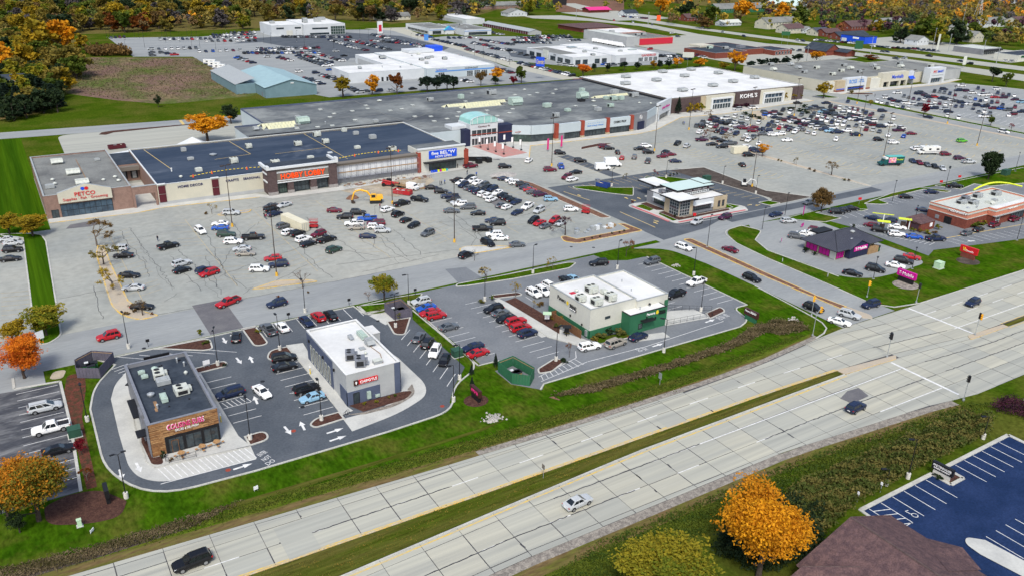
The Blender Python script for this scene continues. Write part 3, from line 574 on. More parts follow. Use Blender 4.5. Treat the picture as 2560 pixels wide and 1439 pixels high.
mb=MB();stalls(mb,160,207,210.6,209.6,17,(-.6,5.4),.14,'paint_yellow');stalls(mb,198,203.6,195,176.5,7,(4.6,-.2),.14,'paint_yellow');stalls(mb,173,186,202.2,201.4,4,(-.5,5),.14,'paint_yellow')
mb.stripe([(157.4,186),(157.2,169.5)],.3,.052,'paint_yellow');mb.stripe([(154.6,212),(156.4,200)],.3,.052,'paint_yellow')
for x,y,a in ((160,172.6,1.5),(161.4,173.8,-1.5),(156.6,206,1.5),(168.4,196.4,1.4),(169,193.4,-1.4),(172,194.4,1.4),(199,172,0),(201,170.6,3.1)): arrow(mb,x,y,a,2.2,m='paint_yellow')
struct(mb,'lot_markings')
mb=MB();stalls(mb,99.2,113.3,55.3,55.3,5,(0,-5.2),.13,'paint_white');stalls(mb,121.2,134.1,55.3,55.3,5,(0,-5.2),.13,'paint_white');stalls(mb,108.4,121,42.8,42.8,5,(0,-5.3),.13,'paint_white');mb.stripe([(99.2,50.1),(102,50.1)],.13,.051,'paint_white')
for i in range(4): mb.stripe([(99.3,54.6-i*1.2),(102,53.6-i*1.2)],.13,.051,'paint_white')
for k in range(10): a0,a1=k*.6,k*.6+.62;mb.stripe([(103.8+.45*math.cos(a0),50.9+.45*math.sin(a0)),(103.8+.45*math.cos(a1),50.9+.45*math.sin(a1))],.12,.051,'paint_white')
mb.stripe([(103.6,51.2),(103.4,52.2),(104,52.1)],.12,.0515,'paint_white');struct(mb,'lot_markings')
mb=MB();stalls(mb,214,226,152.6,149.6,4,(-1,-4),.12,'paint_white');stalls(mb,240,266,154.8,155.2,9,(.4,-5.2),.12,'paint_white');stalls(mb,224,262,116.8,110,13,(-.4,4.6),.12,'paint_white')
for i in range(7): mb.stripe([(210+i*.7,141-i*.3),(211.5+i*.5,144-i*.6)],.12,.05,'paint_white')
for i in range(12): mb.stripe([(210+i*.5,134-i*1.2),(212.4+i*.6,133.4-i*1.1)],.12,.05,'paint_white')
mb.stripe([(214.6,136),(218,126),(226,122),(262,117.6)],.3,.051,'paint_yellow');arrow(mb,226,153,2.6);arrow(mb,229.6,117,2.9);struct(mb,'lot_markings')
mb=MB();stalls(mb,-.2,-1,204,180,9,(-6,1.6),.14,'paint_faint');stalls(mb,-6,-6,154,122,12,(6.6,0),.12,'paint_white');struct(mb,'lot_markings')
# mall lot: faded yellow stalls in slanted rows, double rows every 19.5 m
mb=MB()
for k,xr in enumerate((20.5,41,60.5,80,99.8,119.5,139)):
    y0,y1=(240,184) if k < 5 else (228,184)
    mb.stripe([(xr,y0),(xr,y1)],.16,.043,'paint_faint')
    for i in range(int((y0-y1)/3.0)):
        y=y0-i*3.0
        for sd in (-1,1):
            if random.random() < .62: mb.stripe([(xr,y),(xr+sd*5.2,y-2.0*(1 if k % 2 else -1)*sd)],.12,.0435,'paint_faint')
for xr,y0,y1 in ((178,250,222),(196,250,220),(214,252,218),(232,250,186),(270,246,172),(289.5,270,172),(309,270,172),(328,280,172),(347,280,172),(366,280,172)):
    for i in range(int((y0-y1)/3.0)):
        y=y0-i*3.0
        for sd in (-1,1): mb.stripe([(xr+sd*.2,y),(xr+sd*5.4,y+1.8)],.16,.0435,'paint_yellow' if xr > 225 else 'paint_faint')
for xr in (412,430,448,466,484):
    for i in range(26): mb.stripe([(xr-5,196+i*3),(xr+5,198+i*3)],.15,.045,'paint_white')
struct(mb,'lot_markings')
mb=MB()
for i in range(46):      # the tan kerbed ends, loose tar lines and meandering sealed cracks of the old lot
    x,y=random.uniform(20,146),random.uniform(180,244);L=random.choice((6,10,16,28,40));a=random.choice((-1.57,-1.57,-1.57,0,.4,-2.2))+random.uniform(-.1,.1);pts=[(x,y)]
    for k in range(int(L/1.6)):
        a2=a+random.uniform(-.35,.35);x += 1.6*math.cos(a2);y += 1.6*math.sin(a2)
        if not (18 < x < 146 and 178 < y < 246): break
        pts.append((x,y))
    if len(pts) > 2: mb.stripe(pts,random.uniform(.05,.11),.0445,'tar')
for (x0,y0,x1,y1) in ((26,240,28,190),(34,216,37,186),(47,236,52,206),(72,226,74,186),(86,214,84,182),(90,204,88,182),(112,208,108,180),(12,200,11.6,180),(60,210,78,186),(20,176.6,80,175.8),(5,196,14,196.4),(70,178.4,92,180),(66,186,98,181),(176,214,150,224),(260,212,330,214),(262,190,320,196)):
    pts=[];n=int(math.hypot(x1-x0,y1-y0)/1.2)
    for k in range(n+1): pts.append((x0+(x1-x0)*k/n+random.gauss(0,.25),y0+(y1-y0)*k/n+random.gauss(0,.12)))
    mb.stripe(pts,.11,.0447,'tar')
struct(mb,'crack_seal')
ground('woodland_floor','dry_verge',[G(*p) for p in ((0,92),(270,84),(520,76),(640,72),(860,50),(980,60),(1160,48),(1240,26),(1240,-30),(0,-40))],[G(*p) for p in ((0,300),(110,282),(205,200),(190,100),(0,94))],[G(*p) for p in ((1900,26),(2560,60),(2560,-10),(1500,-40),(1500,-6))],z=.02)
ground('patch','grey_asphalt',[G(*p) for p in ((1113,673),(1165,668),(1206,695),(1172,703),(1150,712))],z=.042)
# drain covers
mb=MB()
for x,y in ((20.4,112.4),(36.4,124.6),(33,137),(32.6,118),(16.6,161.6),(57.8,112.6),(131,164.6),(126,168),(62,150.6),(95,164)): mb.cyl(x,y,.03,.062,.42,'rust_red' if y < 120 else 'dark_trim',10)
struct(mb,'drain_covers')

# ---------------------------------------------------------------- buildings
def bld(name,label,cat,x,y): return thing(name,label,cat,(x,y,0))
def flat(root,x0,x1,y0,y1,h,wall,roof,par=.5,cap='dark_trim',t=.35,z0=0.,wname='wall'):
    mb=MB();mb.box(x0,x1,y0,y1,z0,h-par,wall);W=mb.build(wname,root)
    mb=MB();mb.sheet(rect(x0+t,x1-t,y0+t,y1-t),h-par+.03,roof);mb.build('roof',root)
    mb=MB();ring(mb,x0,x1,y0,y1,t,h-par,h,wall);mb.build('parapet',root)
    mb=MB();ring(mb,x0-.06,x1+.06,y0-.06,y1+.06,t+.1,h,h+.08,cap);mb.build('parapet_cap',root);return W
def ring(mb,x0,x1,y0,y1,t,z0,z1,m):
    mb.box(x0,x1,y0,y0+t,z0,z1,m);mb.box(x0,x1,y1-t,y1,z0,z1,m);mb.box(x0,x0+t,y0+t,y1-t,z0,z1,m);mb.box(x1-t,x1,y0+t,y1-t,z0,z1,m)
def bx(root,name,m,*boxes):
    for b in boxes: mb=MB();mb.box(*b,m,bottom=True);o=mb.build(name,root)
    return o
def glazed(root,side,pl,a0,a1,z0,z1,n=1,rows=1,glass='glass',frame='dark_trim',name='window',fw=.09,d=.05):
    """a window or shop front: a glass sheet just proud of the wall and its frame bars"""
    off=tuple(root.location);B=(lambda u0,u1,p0,p1,w0,w1: (u0,u1,p0,p1,w0,w1)) if side == 'S' else (lambda u0,u1,p0,p1,w0,w1: (p0,p1,u0,u1,w0,w1))
    mb=MB(off);mb.box(*B(a0,a1,pl-.03,pl,z0,z1),glass);g=mb.build(name,None);g.parent=root
    mb=MB(off)
    for i in range(n+1): u=a0+(a1-a0)*i/n;mb.box(*B(u-fw/2,u+fw/2,pl-.03-d,pl-.03,z0,z1),frame)
    for j in range(rows+1): z=z0+(z1-z0)*j/rows;mb.box(*B(a0,a1,pl-.028-d,pl-.032,z-fw/2,z+fw/2),frame,bottom=True)
    f=mb.build('frame',None);f.parent=g;return g
_unit={}
def unit_mesh(kind,m,sx,sy,sz):
    k=(kind,m,sx,sy,sz)
    if k in _unit: return _unit[k]
    mb=MB()
    if kind == 'fan':
        mb.box(-sx/2,sx/2,-sy/2,sy/2,.15,sz,m);mb.box(-sx/2+.1,sx/2-.1,-sy/2+.1,sy/2-.1,0,.15,'dark_trim');mb.box(-sx/2-.012,-sx/2,-sy*.35,sy*.35,.3,sz*.8,'fan_black')
        for i in (-1,1): mb.cyl(i*sx*.23,sy*.12,sz,sz+.1,min(sx*.19,sy*.3),m,12,top='fan_black')
        mb.box(-sx*.25,sx*.25,-sy/2-.5,-sy/2,sz*.25,sz*.8,m)
    elif kind == 'hood':
        mb.box(-sx/2,sx/2,-sy/2,sy/2,.2,sz,m);mb.box(-sx/2+.15,sx/2-.15,-sy/2+.15,sy/2-.15,0,.2,'dark_trim');mb.box(sx/2,sx/2+.012,-sy*.4,sy*.4,.4,sz*.8,'fan_black')
        mb.face([(-sx/2,-sy/2,sz*.9),(sx/2,-sy/2,sz*.9),(sx/2,-sy/2-.7,sz*.45),(-sx/2,-sy/2-.7,sz*.45)],m);mb.box(-sx*.4,sx*.4,-sy*.3,sy*.3,sz,sz+.12,m)
    elif kind == 'dome': mb.cyl(0,0,0,.35,sx*.35,'galv',10);mb.cyl(0,0,.3,.5,sx*.55,m,12,sx*.55);mb.cyl(0,0,.5,.72,sx*.55,m,12,sx*.2)
    elif kind == 'hatch': mb.box(-sx/2,sx/2,-sy/2,sy/2,0,sz,'galv');mb.box(-sx/2-.05,sx/2+.05,-sy/2-.05,sy/2+.05,sz,sz+.12,m)
    elif kind == 'pipe': mb.cyl(0,0,0,sz,sx/2,m,8);mb.cyl(0,0,sz,sz+.15,sx*.8,m,8,sx*.5)
    else: mb.box(-sx/2,sx/2,-sy/2,sy/2,.15,sz,m);mb.box(-sx/2+.1,sx/2-.1,-sy/2+.1,sy/2-.1,0,.15,'dark_trim');mb.box(-sx*.3,sx*.3,-sy*.3,sy*.3,sz,sz+.15,m)
    _unit[k]=mb.mesh('roof_unit');return _unit[k]
def units(root,z,lst,name='roof_unit'):
    for x,y,kind,m,sx,sy,sz,*r in lst:
        put(name if kind in ('fan','hood','box') else 'roof_vent',unit_mesh(kind,m,sx,sy,sz),root,(x-root.location.x,y-root.location.y,z),r[0] if r else 0.)

# pet shop
r=bld('pet_shop','tan brick pet shop with cream gable sign and flat grey roof','shop',19,258)
flat(r,7.5,30.4,258,308,6.8,'brick_tan','roof_stone',.45,'unit_grey')
mb=MB();P=[(11,4.3),(25,4.2),(25,7.2),(18.4,9.3),(11,7.3)]
mb.face([(x,257.2,z) for x,z in P],'cream_wall');mb.face([(x,258.3,z) for x,z in reversed(P)],'cream_wall')
for i in range(5): (xa,za),(xb,zb)=P[i],P[(i+1) % 5];mb.face([(xa,257.2,za),(xa,258.3,za),(xb,258.3,zb),(xb,257.2,zb)],'unit_grey')
mb.build('gable_sign',r)
text('PETCO',r,(18,257.1,6.5),5.4,1.15,'sign_red',bold=.012);text('Supplies · Fish · Grooming',r,(18,257.1,5.15),11.6,.95,'sign_red')
mb=MB()
for cx,m in ((17.6,'sign_blue'),(18.6,'sign_red')):
    mb.face([(cx+.55*math.cos(a),257.12-.02*(m == 'sign_red'),7.95+.5*math.sin(a)) for a in np.linspace(0,6.0,10)],m)
mb.build('emblem',r)
glazed(r,'S',258,11.3,24.8,.1,3.7,9,2,'glass_blue');glazed(r,'S',258,8.8,10.6,.1,2.5,2,1,name='door')
units(r,6.38,[(14.5,297,'hood','unit_pale',3.4,2,1.5),(17.5,281,'hood','unit_pale',3.8,2.2,1.6),(18.6,268,'hood','unit_pale',3.6,2,1.5),(10,267.5,'box','unit_grey',2.4,1.6,1.1),(26,295,'box','unit_grey',1.6,1,.8),(11.4,276,'dome','unit_pale',1.1,1,1),(11.6,271,'dome','unit_pale',1.1,1,1),(24.5,269,'dome','unit_pale',1,1,1),(28,271,'dome','unit_pale',1.1,1,1),(28.3,266.2,'dome','unit_pale',1.1,1,1)])
bx(r,'roof_seam','membrane_stain',(20.1,20.3,266,300,6.39,6.45))
# loading dock between the shops
r=bld('loading_dock','recessed loading dock behind a tan portal between two stores','loading dock',34,258)
bx(r,'portal','brick_tan',(30.45,37.3,257.4,258.2,4.1,6.4),(30.45,31.1,257.4,258.2,0,4.1),(36.7,37.3,257.4,258.2,0,4.1));bx(r,'portal_cap','unit_grey',(30.45,37.3,257.3,258.3,6.4,6.5))
bx(r,'wall','brick_tan',(30.45,37.3,289,306,0,5.6));bx(r,'canopy','taupe',(30.45,37.3,287,289,3.9,5.2));bx(r,'roof','roof_dark',(30.5,37.25,289.1,306,5.6,5.7))
for x in (31.4,34.6): bx(r,'dock_door','fan_black',(x,x+2.2,288.9,289,.9,3.7));bx(r,'dock_seal','unit_grey',(x+.5,x+1.7,288.8,288.9,1,3.2))
bx(r,'ramp','walk',(30.5,37.25,258.3,286,.02,.08))
# craft store
r=bld('craft_store','long craft store with black roof, cream wall and brown brick entrance','store',80,257)
flat(r,37.4,141.3,257,307,6.3,'cream_wall','roof_black',.3,'frame_white',.3)
bx(r,'base_band','grey_wall',(37.3,69,256.94,257,0,1));bx(r,'side_facing','brick_tan',(37.36,37.4,257.2,306.9,0,5.95))
for x in (37.6,53.2):
    for z in ((.9,3.3),(3.5,5.9)): bx(r,'panel','maroon_panel',(x,x+2,256.8,256.94,*z))
    bx(r,'pilaster_cap','frame_white',(x-.2,x+2.2,256.6,257.4,6.35,6.6))
for s,x0,x1 in (('HOME DECOR',43.2,50.6),('CRAFTS',57.4,61.4),('SEASONAL',62.8,68.2)): text(s,r,((x0+x1)/2,256.9,5.0),x1-x0,.75,'sign_navy',bold=.015)
bx(r,'entrance_block','brick_brown',(69,71.8,251.2,257,0,8.3),(88.8,91.6,251.2,257,0,8.3));bx(r,'pier','brick_brown',(75.2,77,251.3,253,.0,3.7),(82.6,84.6,251.3,253,0,3.7));bx(r,'pier_base','brick_base',(68.9,71.9,251.1,252,0,1.1),(75.1,77.1,251.2,252,0,1.1),(82.5,84.7,251.2,252,0,1.1),(88.7,91.7,251.1,252,0,1.1))
bx(r,'fascia','taupe',(71.8,88.8,251.5,257,3.7,8.3));bx(r,'trim','frame_white',(71.8,88.8,251.3,251.5,3.7,4.0),(71.8,88.8,251.35,251.5,4.35,4.6),(71.8,88.8,251.35,251.5,6.9,7.15),(71.8,88.8,251.4,251.5,7.25,7.4),(68.7,69,252,256,6.6,7.0),(68.7,69,252,256,4.0,4.4))
mb=MB();mb.box(68.6,92,250.8,251.6,8.3,9.0,'frame_white',True);mb.box(68.6,69.4,251.6,259.5,8.3,9.1,'frame_white',True);mb.box(91.2,92,251.6,259.5,8.3,9.1,'frame_white',True);mb.box(68.6,69.5,250.8,252.6,9.0,9.5,'frame_white');mb.box(91.1,92,250.8,252.6,9.0,9.9,'frame_white');mb.build('cornice',r);bx(r,'entrance_roof','roof_dark',(69.4,91.2,251.6,259.5,8.3,8.42))
text('HOBBY LOBBY',r,(80.3,251.3,5.75),14.4,1.75,'sign_orange',ext=.12,bold=.012)
for a,b,g in ((71.9,75.1,'glass_green'),(77.1,82.5,'glass'),(84.7,88.7,'glass')): glazed(r,'S',252.6,a,b,.1,3.6,4,2,g)
bx(r,'fire_cornice','taupe',(91.7,122.4,254.6,257.4,5.9,6.7),(91.7,122.4,254.4,254.6,6.5,6.8));bx(r,'scrim','scrim',(92,122.3,255.2,256.9,1.4,5.9));bx(r,'base_wall','mid_grey',(91.7,122.4,254.9,256.9,0,1.4))
units(r,6.03,[(53.5,297,'box','unit_grey',1.6,1.4,1.3),(53,284,'box','unit_grey',2,1.2,.9),(61,287,'dome','galv',2.2,1,1),(74.5,292,'fan','unit_pale',2,1.8,1.6),(64.6,274,'fan','unit_pale',2.4,2.2,1.7),(52,268,'box','unit_pale',2,1.4,1.2),(75.5,264.5,'fan','unit_pale',2.6,2,1.9),(91,288,'fan','unit_pale',2.4,2,1.6),(102,299,'fan','unit_pale',2.6,2,1.8),(101,287,'fan','unit_pale',2.2,1.8,1.6),(114,302,'box','unit_pale',1.8,1.6,1.4),(116,295,'box','unit_grey',2,1.2,1.3),(119,286,'box','unit_grey',2.4,1.8,1.5),(108,274,'box','unit_pale',2,1.4,1),(88,266,'box','unit_pale',2,1.6,1.4),(45.6,263.4,'dome','unit_pale',1,1,1),(44.6,272,'pipe','frame_white',.4,.4,1),(118,266,'fan','unit_pale',2.4,1.8,1.5),(97,272,'hatch','frame_white',1.6,1.2,.3)])
mb=MB()
for pts in ([(42,305.5),(138,305.2)],[(42,305.5),(45,275)],[(71,305.4),(72.6,283),(60,281)],[(99,305),(99.5,262)],[(80,279.5),(99.5,280.5)]): mb.stripe(pts,.22,6.07,'paint_yellow')
mb.build('walkway_line',r)
mb=MB();x=48.
while x < 120:
    y=262+2.2*math.sin(x*.13)+.01*(x-48)
    mb.tube([(x,y,6.5),(x+.7,y,6.5)],.1,'sign_yellow',4);x += 1.25
mb.build('barrier_tape',r)
mb=MB()
for x in (49,55,66,73,79,96,103,112,119): y=262+2.2*math.sin(x*.13)+.01*(x-48);mb.cyl(x,y,6.03,6.9,.3,'cone_orange',8,.08)
mb.build('warning_cone',r)
# discount variety shop
r=bld('variety_store','white variety store with bright blue sign panel and black canopy','shop',132,254.5)
bx(r,'wall','stucco',(122.5,141,254.5,262.8,0,8.0));bx(r,'roof','roof_grey',(122.9,140.6,254.9,262.6,8.0,8.06));bx(r,'pier','rust_red',(122.3,123.4,254.2,256,0,7.2),(140.6,142.4,254.3,258,0,6.4));bx(r,'cornice','frame_white',(122.2,141.2,254.2,255,8.0,8.5))
bx(r,'sign_panel','sign_blue',(126.6,137.6,254.3,254.5,4.5,7.3));text('five BEL°W',r,(132.2,254.22,6.4),9.4,1.25,'sign_white',bold=.012);text('NOW OPEN',r,(132.2,254.22,5.1),6.4,.75,'sign_white',bold=.012)
bx(r,'canopy','black_metal',(124.4,140,252.6,254.5,3.3,3.6));glazed(r,'S',254.5,126.6,137.4,.1,3.1,8,1);bx(r,'door','glass_green',(131,133.4,254.36,254.42,.1,2.6))
# mall
r=bld('shopping_mall','long low shopping mall with weathered grey roof and white shop fronts','mall',180,280)
FOOT=[(78.5,307.4),(141.5,307.4),(141.5,284),(156,284),(158,282.4),(171,282.4),(177.5,281),(184,276.8),(195,275),(234.4,274.4),(245,276.8),(262,287.6),(274.6,295),(274.6,364),(90,360),(90,326),(78.5,326)]
mb=MB();mb.prism(FOOT,0,6.3,'pale_wall','roof_grey');mb.build('wall',r)
mb=MB()
for i in (-1,-2,-3,-4,-5): a,b=FOOT[i-1],FOOT[i];d=math.hypot(b[0]-a[0],b[1]-a[1]);nx,ny=-(b[1]-a[1])/d*.3,(b[0]-a[0])/d*.3;mb.prism([a,b,(b[0]+nx,b[1]+ny),(a[0]+nx,a[1]+ny)],6.3,6.9,'slate_blue' if i != -5 else 'dark_trim')
mb.box(79,141.4,307.4,307.9,6.3,6.7,'dark_trim');mb.box(273.8,274.6,295.6,363.6,6.3,7.0,'dark_trim');mb.build('parapet',r)
# entrance with glazed barrel canopy
bx(r,'entrance_block','white_wall',(158.2,171,281.4,291,0,8.6));bx(r,'navy_wing','navy_wall',(155.4,158.2,281.0,284.6,0,6.6),(171,177.6,280.6,285,0,7.2));bx(r,'wing_roof','white_wall',(152,158.2,284.6,291,6.3,7.6),(171,176,285,291,6.3,8.0))
mb=MB();N=12;A=[(164.6-6.2*math.cos(math.pi*k/N),8.6+(1.1 if k not in (0,N) else 0)*1+1.9*math.sin(math.pi*k/N)) for k in range(N+1)]
for (xa,za),(xb,zb) in zip(A[:-1],A[1:]): mb.face([(xa,281.2,za),(xb,281.2,zb),(xb,290.5,zb),(xa,290.5,za)],'teal_glass')
mb.face([(x,281.2,z) for x,z in A],'teal_glass');g=mb.build('barrel_canopy',r)
mb=MB(tuple(r.location))
for k in range(0,N+1,2): mb.box(A[k][0]-.1,A[k][0]+.1,281.1,281.2,8.6,A[k][1],'frame_white')
for (xa,za),(xb,zb) in zip(A[:-1],A[1:]): mb.face([(xa,281.0,za+.02),(xb,281.0,zb+.02),(xb,281.6,zb+.02),(xa,281.6,za+.02)],'frame_white')
f=mb.build('rib',None);f.parent=g
text('Candour Ft',r,(164.6,281.3,7.4),5.4,.7,'maroon_panel');glazed(r,'S',281.4,159,170.4,3.6,6.2,5,1,'glass','frame_white',fw=.2);glazed(r,'S',281.4,159,170.4,.1,2.9,8,1,'glass','frame_white','door',fw=.22);bx(r,'red_stripe','rust_red',(171,177.6,280.5,280.6,4.1,4.5),(158.4,171,281.25,281.3,4.2,4.5),(177.6,184,278.6,278.7,4.0,4.3))
def along(p,q,s): return (p[0]+(q[0]-p[0])*s,p[1]+(q[1]-p[1])*s)
def slab_between(root,name,p,q,d,z0,z1,m):
    L=math.hypot(q[0]-p[0],q[1]-p[1]);nx,ny=(q[1]-p[1])/L*d,-(q[0]-p[0])/L*d
    mb=MB();mb.prism([p,(p[0]+nx,p[1]+ny),(q[0]+nx,q[1]+ny),q],z0,z1,m);mb.face([(p[0]+nx,p[1]+ny,z0),(q[0]+nx,q[1]+ny,z0),(*q,z0),(*p,z0)],m);return mb.build(name,root)
slab_between(r,'fascia',(177.6,281),(184,276.8),.5,3.0,6.7,'pale_wall');slab_between(r,'shop_front',(177.6,281),(184,276.8),.1,0,3.0,'glass_green')
slab_between(r,'fascia',(184,276.8),(194,275.1),.5,3.0,6.7,'pale_wall');slab_between(r,'shop_front',(184,276.8),(194,275.1),.1,0,3.0,'glass')
for a,b in ((195.4,207),(208.6,220.4),(222,233.6)): bx(r,'fascia','pale_wall',(a,b,273.8,274.8,2.9,6.7));glazed(r,'S',274.3,a+(3.4 if a < 200 else 0),b,.1,2.9,7,1)
bx(r,'shop_wall','mid_grey',(195.4,198.8,274,274.6,0,2.9))
for x in (194,207.2,220.6,233.8): bx(r,'pier','rust_red',(x,x+1.5,273.4,275,.9,7.0));bx(r,'pier_base','tan_block',(x-.1,x+1.6,273.3,275,0,.9))
text('Bath & Body Works',r,(214.6,273.7,4.5),8.4,.75,'sky_blue');text('COSMO PROF',r,(227.8,273.7,4.9),6.8,.95,'sign_black',bold=.012)
mb=MB()
for i in range(9): mb.face([(210.6+i*.95,273.72,5.5),(211.1+i*.95,273.72,5.5),(210.9+i*.95,273.72,5.85)],'sky_blue')
mb.build('emblem',r)
slab_between(r,'club_wall',(235.6,274.4),(245,276.8),.5,0,7.2,'mid_grey');slab_between(r,'club_door',(238.4,274.7),(242.8,275.8),.62,.1,3.6,'navy_wall')
mb=MB()
for k in range(16): a0,a1=k*math.pi/8,(k+1)*math.pi/8;mb.tube([(240.6+.85*math.cos(a0),275.05+.2*math.cos(a0),5.4+.85*math.sin(a0)),(240.6+.85*math.cos(a1),275.05+.2*math.cos(a1),5.4+.85*math.sin(a1))],.1,'sign_white',4)
mb.build('emblem',r);text('E',r,(240.6,274.9,5.4),.6,.8,'sign_white',RAD(14))
slab_between(r,'fascia',(245,276.8),(258,285.1),.4,3.6,7.2,'pale_wall');slab_between(r,'wall_base',(245,276.8),(258,285.1),.3,0,3.6,'grey_wall')
slab_between(r,'fitness_portal',(258,285.1),(274,294.5),1.4,2.9,8.4,'white_wall');slab_between(r,'fitness_front',(258.6,285.4),(273.5,294.2),.3,0,2.9,'glass');slab_between(r,'portal_pier',(258,285.1),(259.4,285.9),1.4,0,2.9,'white_wall');slab_between(r,'portal_pier',(272.6,293.6),(274,294.5),1.4,0,2.9,'white_wall')
text('planet fitness',r,(267.2,288.5,5.6),11,1.5,'sign_magenta',RAD(30.4),bold=.012)
UG,UP='unit_grey','unit_green'
units(r,6.32,[(84.5,318,'hood',UG,1.8,1.8,1.4),(104.5,322,'hood',UP,4.6,3,2.6),(104.8,329,'box',UG,2,1.8,1.8),(131,311,'box',UG,2,1.6,1.2),(172.4,344,'fan',UG,2.6,2.2,1.6),(188,343,'box',UP,2.4,2,2),(207,347,'fan',UG,4,3,2.2),(203,319,'hood',UP,5.6,3.6,3.4),(213,308,'box',UP,3.2,2.6,1.8),(168,297,'box',UG,2.2,1.8,1.2),(204,288,'fan',UG,2.6,2,2),(236,313,'box','dark_trim',3,2.4,1.2),(216,296,'box',UP,2.4,2,1.2),(241,319,'hood',UP,5,3.2,3),(252,334,'box',UP,2.4,2,1.8),(263,322,'box',UG,3.4,2.6,2.2),(267,312,'fan',UG,4,3,2.2),(252,309,'fan',UP,3.2,2.4,2),(256,308,'box',UP,2.4,2,1.8),(250,312,'box',UP,2.2,2,1.4),(241,310,'dome','unit_pale',2,1,1),(240,296,'fan',UP,2.6,2,1.6),(229,291,'box',UG,2.6,2.2,1.6),(151,353,'dome','unit_pale',2.2,1,1),(92,318,'pipe','galv',.5,.5,.8),(112,317,'pipe','galv',.5,.5,.9),(228,350,'dome','unit_pale',1.4,1,1),(262,293.5,'dome','unit_pale',1,1,1),(258,297,'dome','unit_pale',1,1,1)])
hat=[(118,328),(122,334),(131,336),(139,338),(146,330),(152,331),(160,337),(150,314),(156,311),(160,304),(153,302),(166,306),(171,314),(173,301),(176,308),(180,306),(184,312),(190,303),(182,300),(176,296),(196,310),(216,340),(222,336),(229,340),(235,335),(243,344),(207,330),(199,352),(214,356),(120,345),(141,345),(186,335),(226,304),(234,300),(219,314),(248,326),(107,312),(113,312),(99,313),(125,318)]
units(r,6.32,[(x,y,'hatch','unit_pale',1.5,1.5,.3) for x,y in hat])
def skylight(x0,x1,y,wd,h):
    mb=MB()
    mb.box(x0,x1,y-wd/2,y+wd/2,6.3,6.6,'galv');n=max(3,int((x1-x0)/1.6));e=wd*.55
    g=mb.build('skylight',r);off=tuple(r.location);mb=MB(off)
    for i in range(n):
        a,b=x0+e+(x1-x0-2*e)*i/n,x0+e+(x1-x0-2*e)*(i+.94)/n
        for s in (-1,1): mb.face([(a,y+s*wd/2,6.6),(b,y+s*wd/2,6.6),(b,y,6.6+h),(a,y,6.6+h)][::s],'skylight')
    mb.face([(x0,y-wd/2,6.6),(x0+e,y,6.6+h),(x0,y+wd/2,6.6)],'skylight');mb.face([(x1,y-wd/2,6.6),(x1-e,y,6.6+h),(x1,y+wd/2,6.6)],'skylight')
    o=mb.build('pane',None);o.parent=g
for a in ((86,103,322,3.4,1.1),(87,101,317.6,3.2,1.0),(170,204,327,3.4,1.0),(176,198,321.5,3.4,1.1),(245,268,316.5,2.6,.9)): skylight(*a)
mb=MB()
for pts in ([(91,326),(140,326.4)],[(141,308),(141.2,358)],[(141.4,307),(205,350)],[(199,360),(200,285)],[(205,326),(262,324)]): mb.stripe(pts,.3,6.33,'roof_stone')
mb.build('roof_seam',r)
# department store
r=bld('department_store','big department store with bright white roof and brown sign wall','store',320,296)
flat(r,275.5,371,296,368,7.4,'taupe','roof_white',.25,'frame_white',.4)
bx(r,'cream_bay','cream_wall',(299,318.6,294.6,296,0,6.9),(337,356,294.6,296,0,6.9),(356.4,362,295.2,296,0,6.6));bx(r,'brown_bay','brick_brown',(319,336.6,294.2,296,0,7.3),(276,296,295.6,296,0,6.8),(362.4,371.05,295.4,296,0,6.8));bx(r,'tan_bay','tan_block',(296,299,295.2,296,0,6.8))
text("KOHL'S",r,(328,294.1,5.2),12.2,2.1,'sign_white',ext=.1,bold=.012)
for a,b in ((303,316),(340,353.6)):
    bx(r,'portal','frame_white',(a-.9,b+.9,293.8,294.6,5.0,5.8),(a-.9,a,293.8,294.6,0,5.0),(b,b+.9,293.8,294.6,0,5.0));glazed(r,'S',294.6,a,b,.1,2.6,7,1,'glass','frame_white','door',.2);glazed(r,'S',294.6,a,b,2.9,5.0,5,1,'glass_blue','frame_white',fw=.18)
bx(r,'corner_wall','brick_red',(270,275.4,364.2,366.6,0,6.8))
units(r,7.18,[(x,y,'hood',UG,4.6,3,1.6,0) for x,y in ((283,338),(298,356),(306,340),(331,345),(352,362),(357,345),(297,310),(322,314),(342,319),(366-2,324),(330,362))])
mb=MB()
for pts in ([(281,332),(352,345)],[(290,310),(366,324)],[(300,357),(352,362)],[(283,338),(297,356)]): mb.stripe(pts,.25,7.2,'unit_pale')
mb.build('roof_seam',r)
# strip of big shops
r=bld('retail_strip','far retail strip with grey roof and row of store fronts','shops',460,302)
flat(r,400,490,304,366,6.4,'cream_wall','roof_stone',.3,'unit_grey');flat(r,490,528,302,345,6.2,'grey_wall','roof_stone',.3,'unit_grey')
bx(r,'bay','stucco',(400,407,303,304,0,5.6),(434,446,301.6,304,0,5.4));bx(r,'tan_bay','tan_block',(406.6,414,301.4,304,.9,6.2),(431,436,301,304,.9,6.2));bx(r,'blue_band','sign_blue',(406.5,436.1,301.2,301.4,1.3,1.7));bx(r,'brick_base','brick_red',(406.5,414,301.2,304,0,.9),(427,436,300.8,304,0,.9))
bx(r,'sign_bay','white_wall',(413.6,431.4,300.4,304,2.6,7.2),(413.6,415,300.4,304,0,2.6),(430,431.4,300.4,304,0,2.6));text('ROSS',r,(419,300.3,5.4),6.8,2.2,'sky_blue',bold=.012);text('DRESS\nFOR LESS',r,(426.6,300.3,5.4),5,1.8,'sky_blue');glazed(r,'S',301.4,415.2,426.6,.1,2.6,6,1)
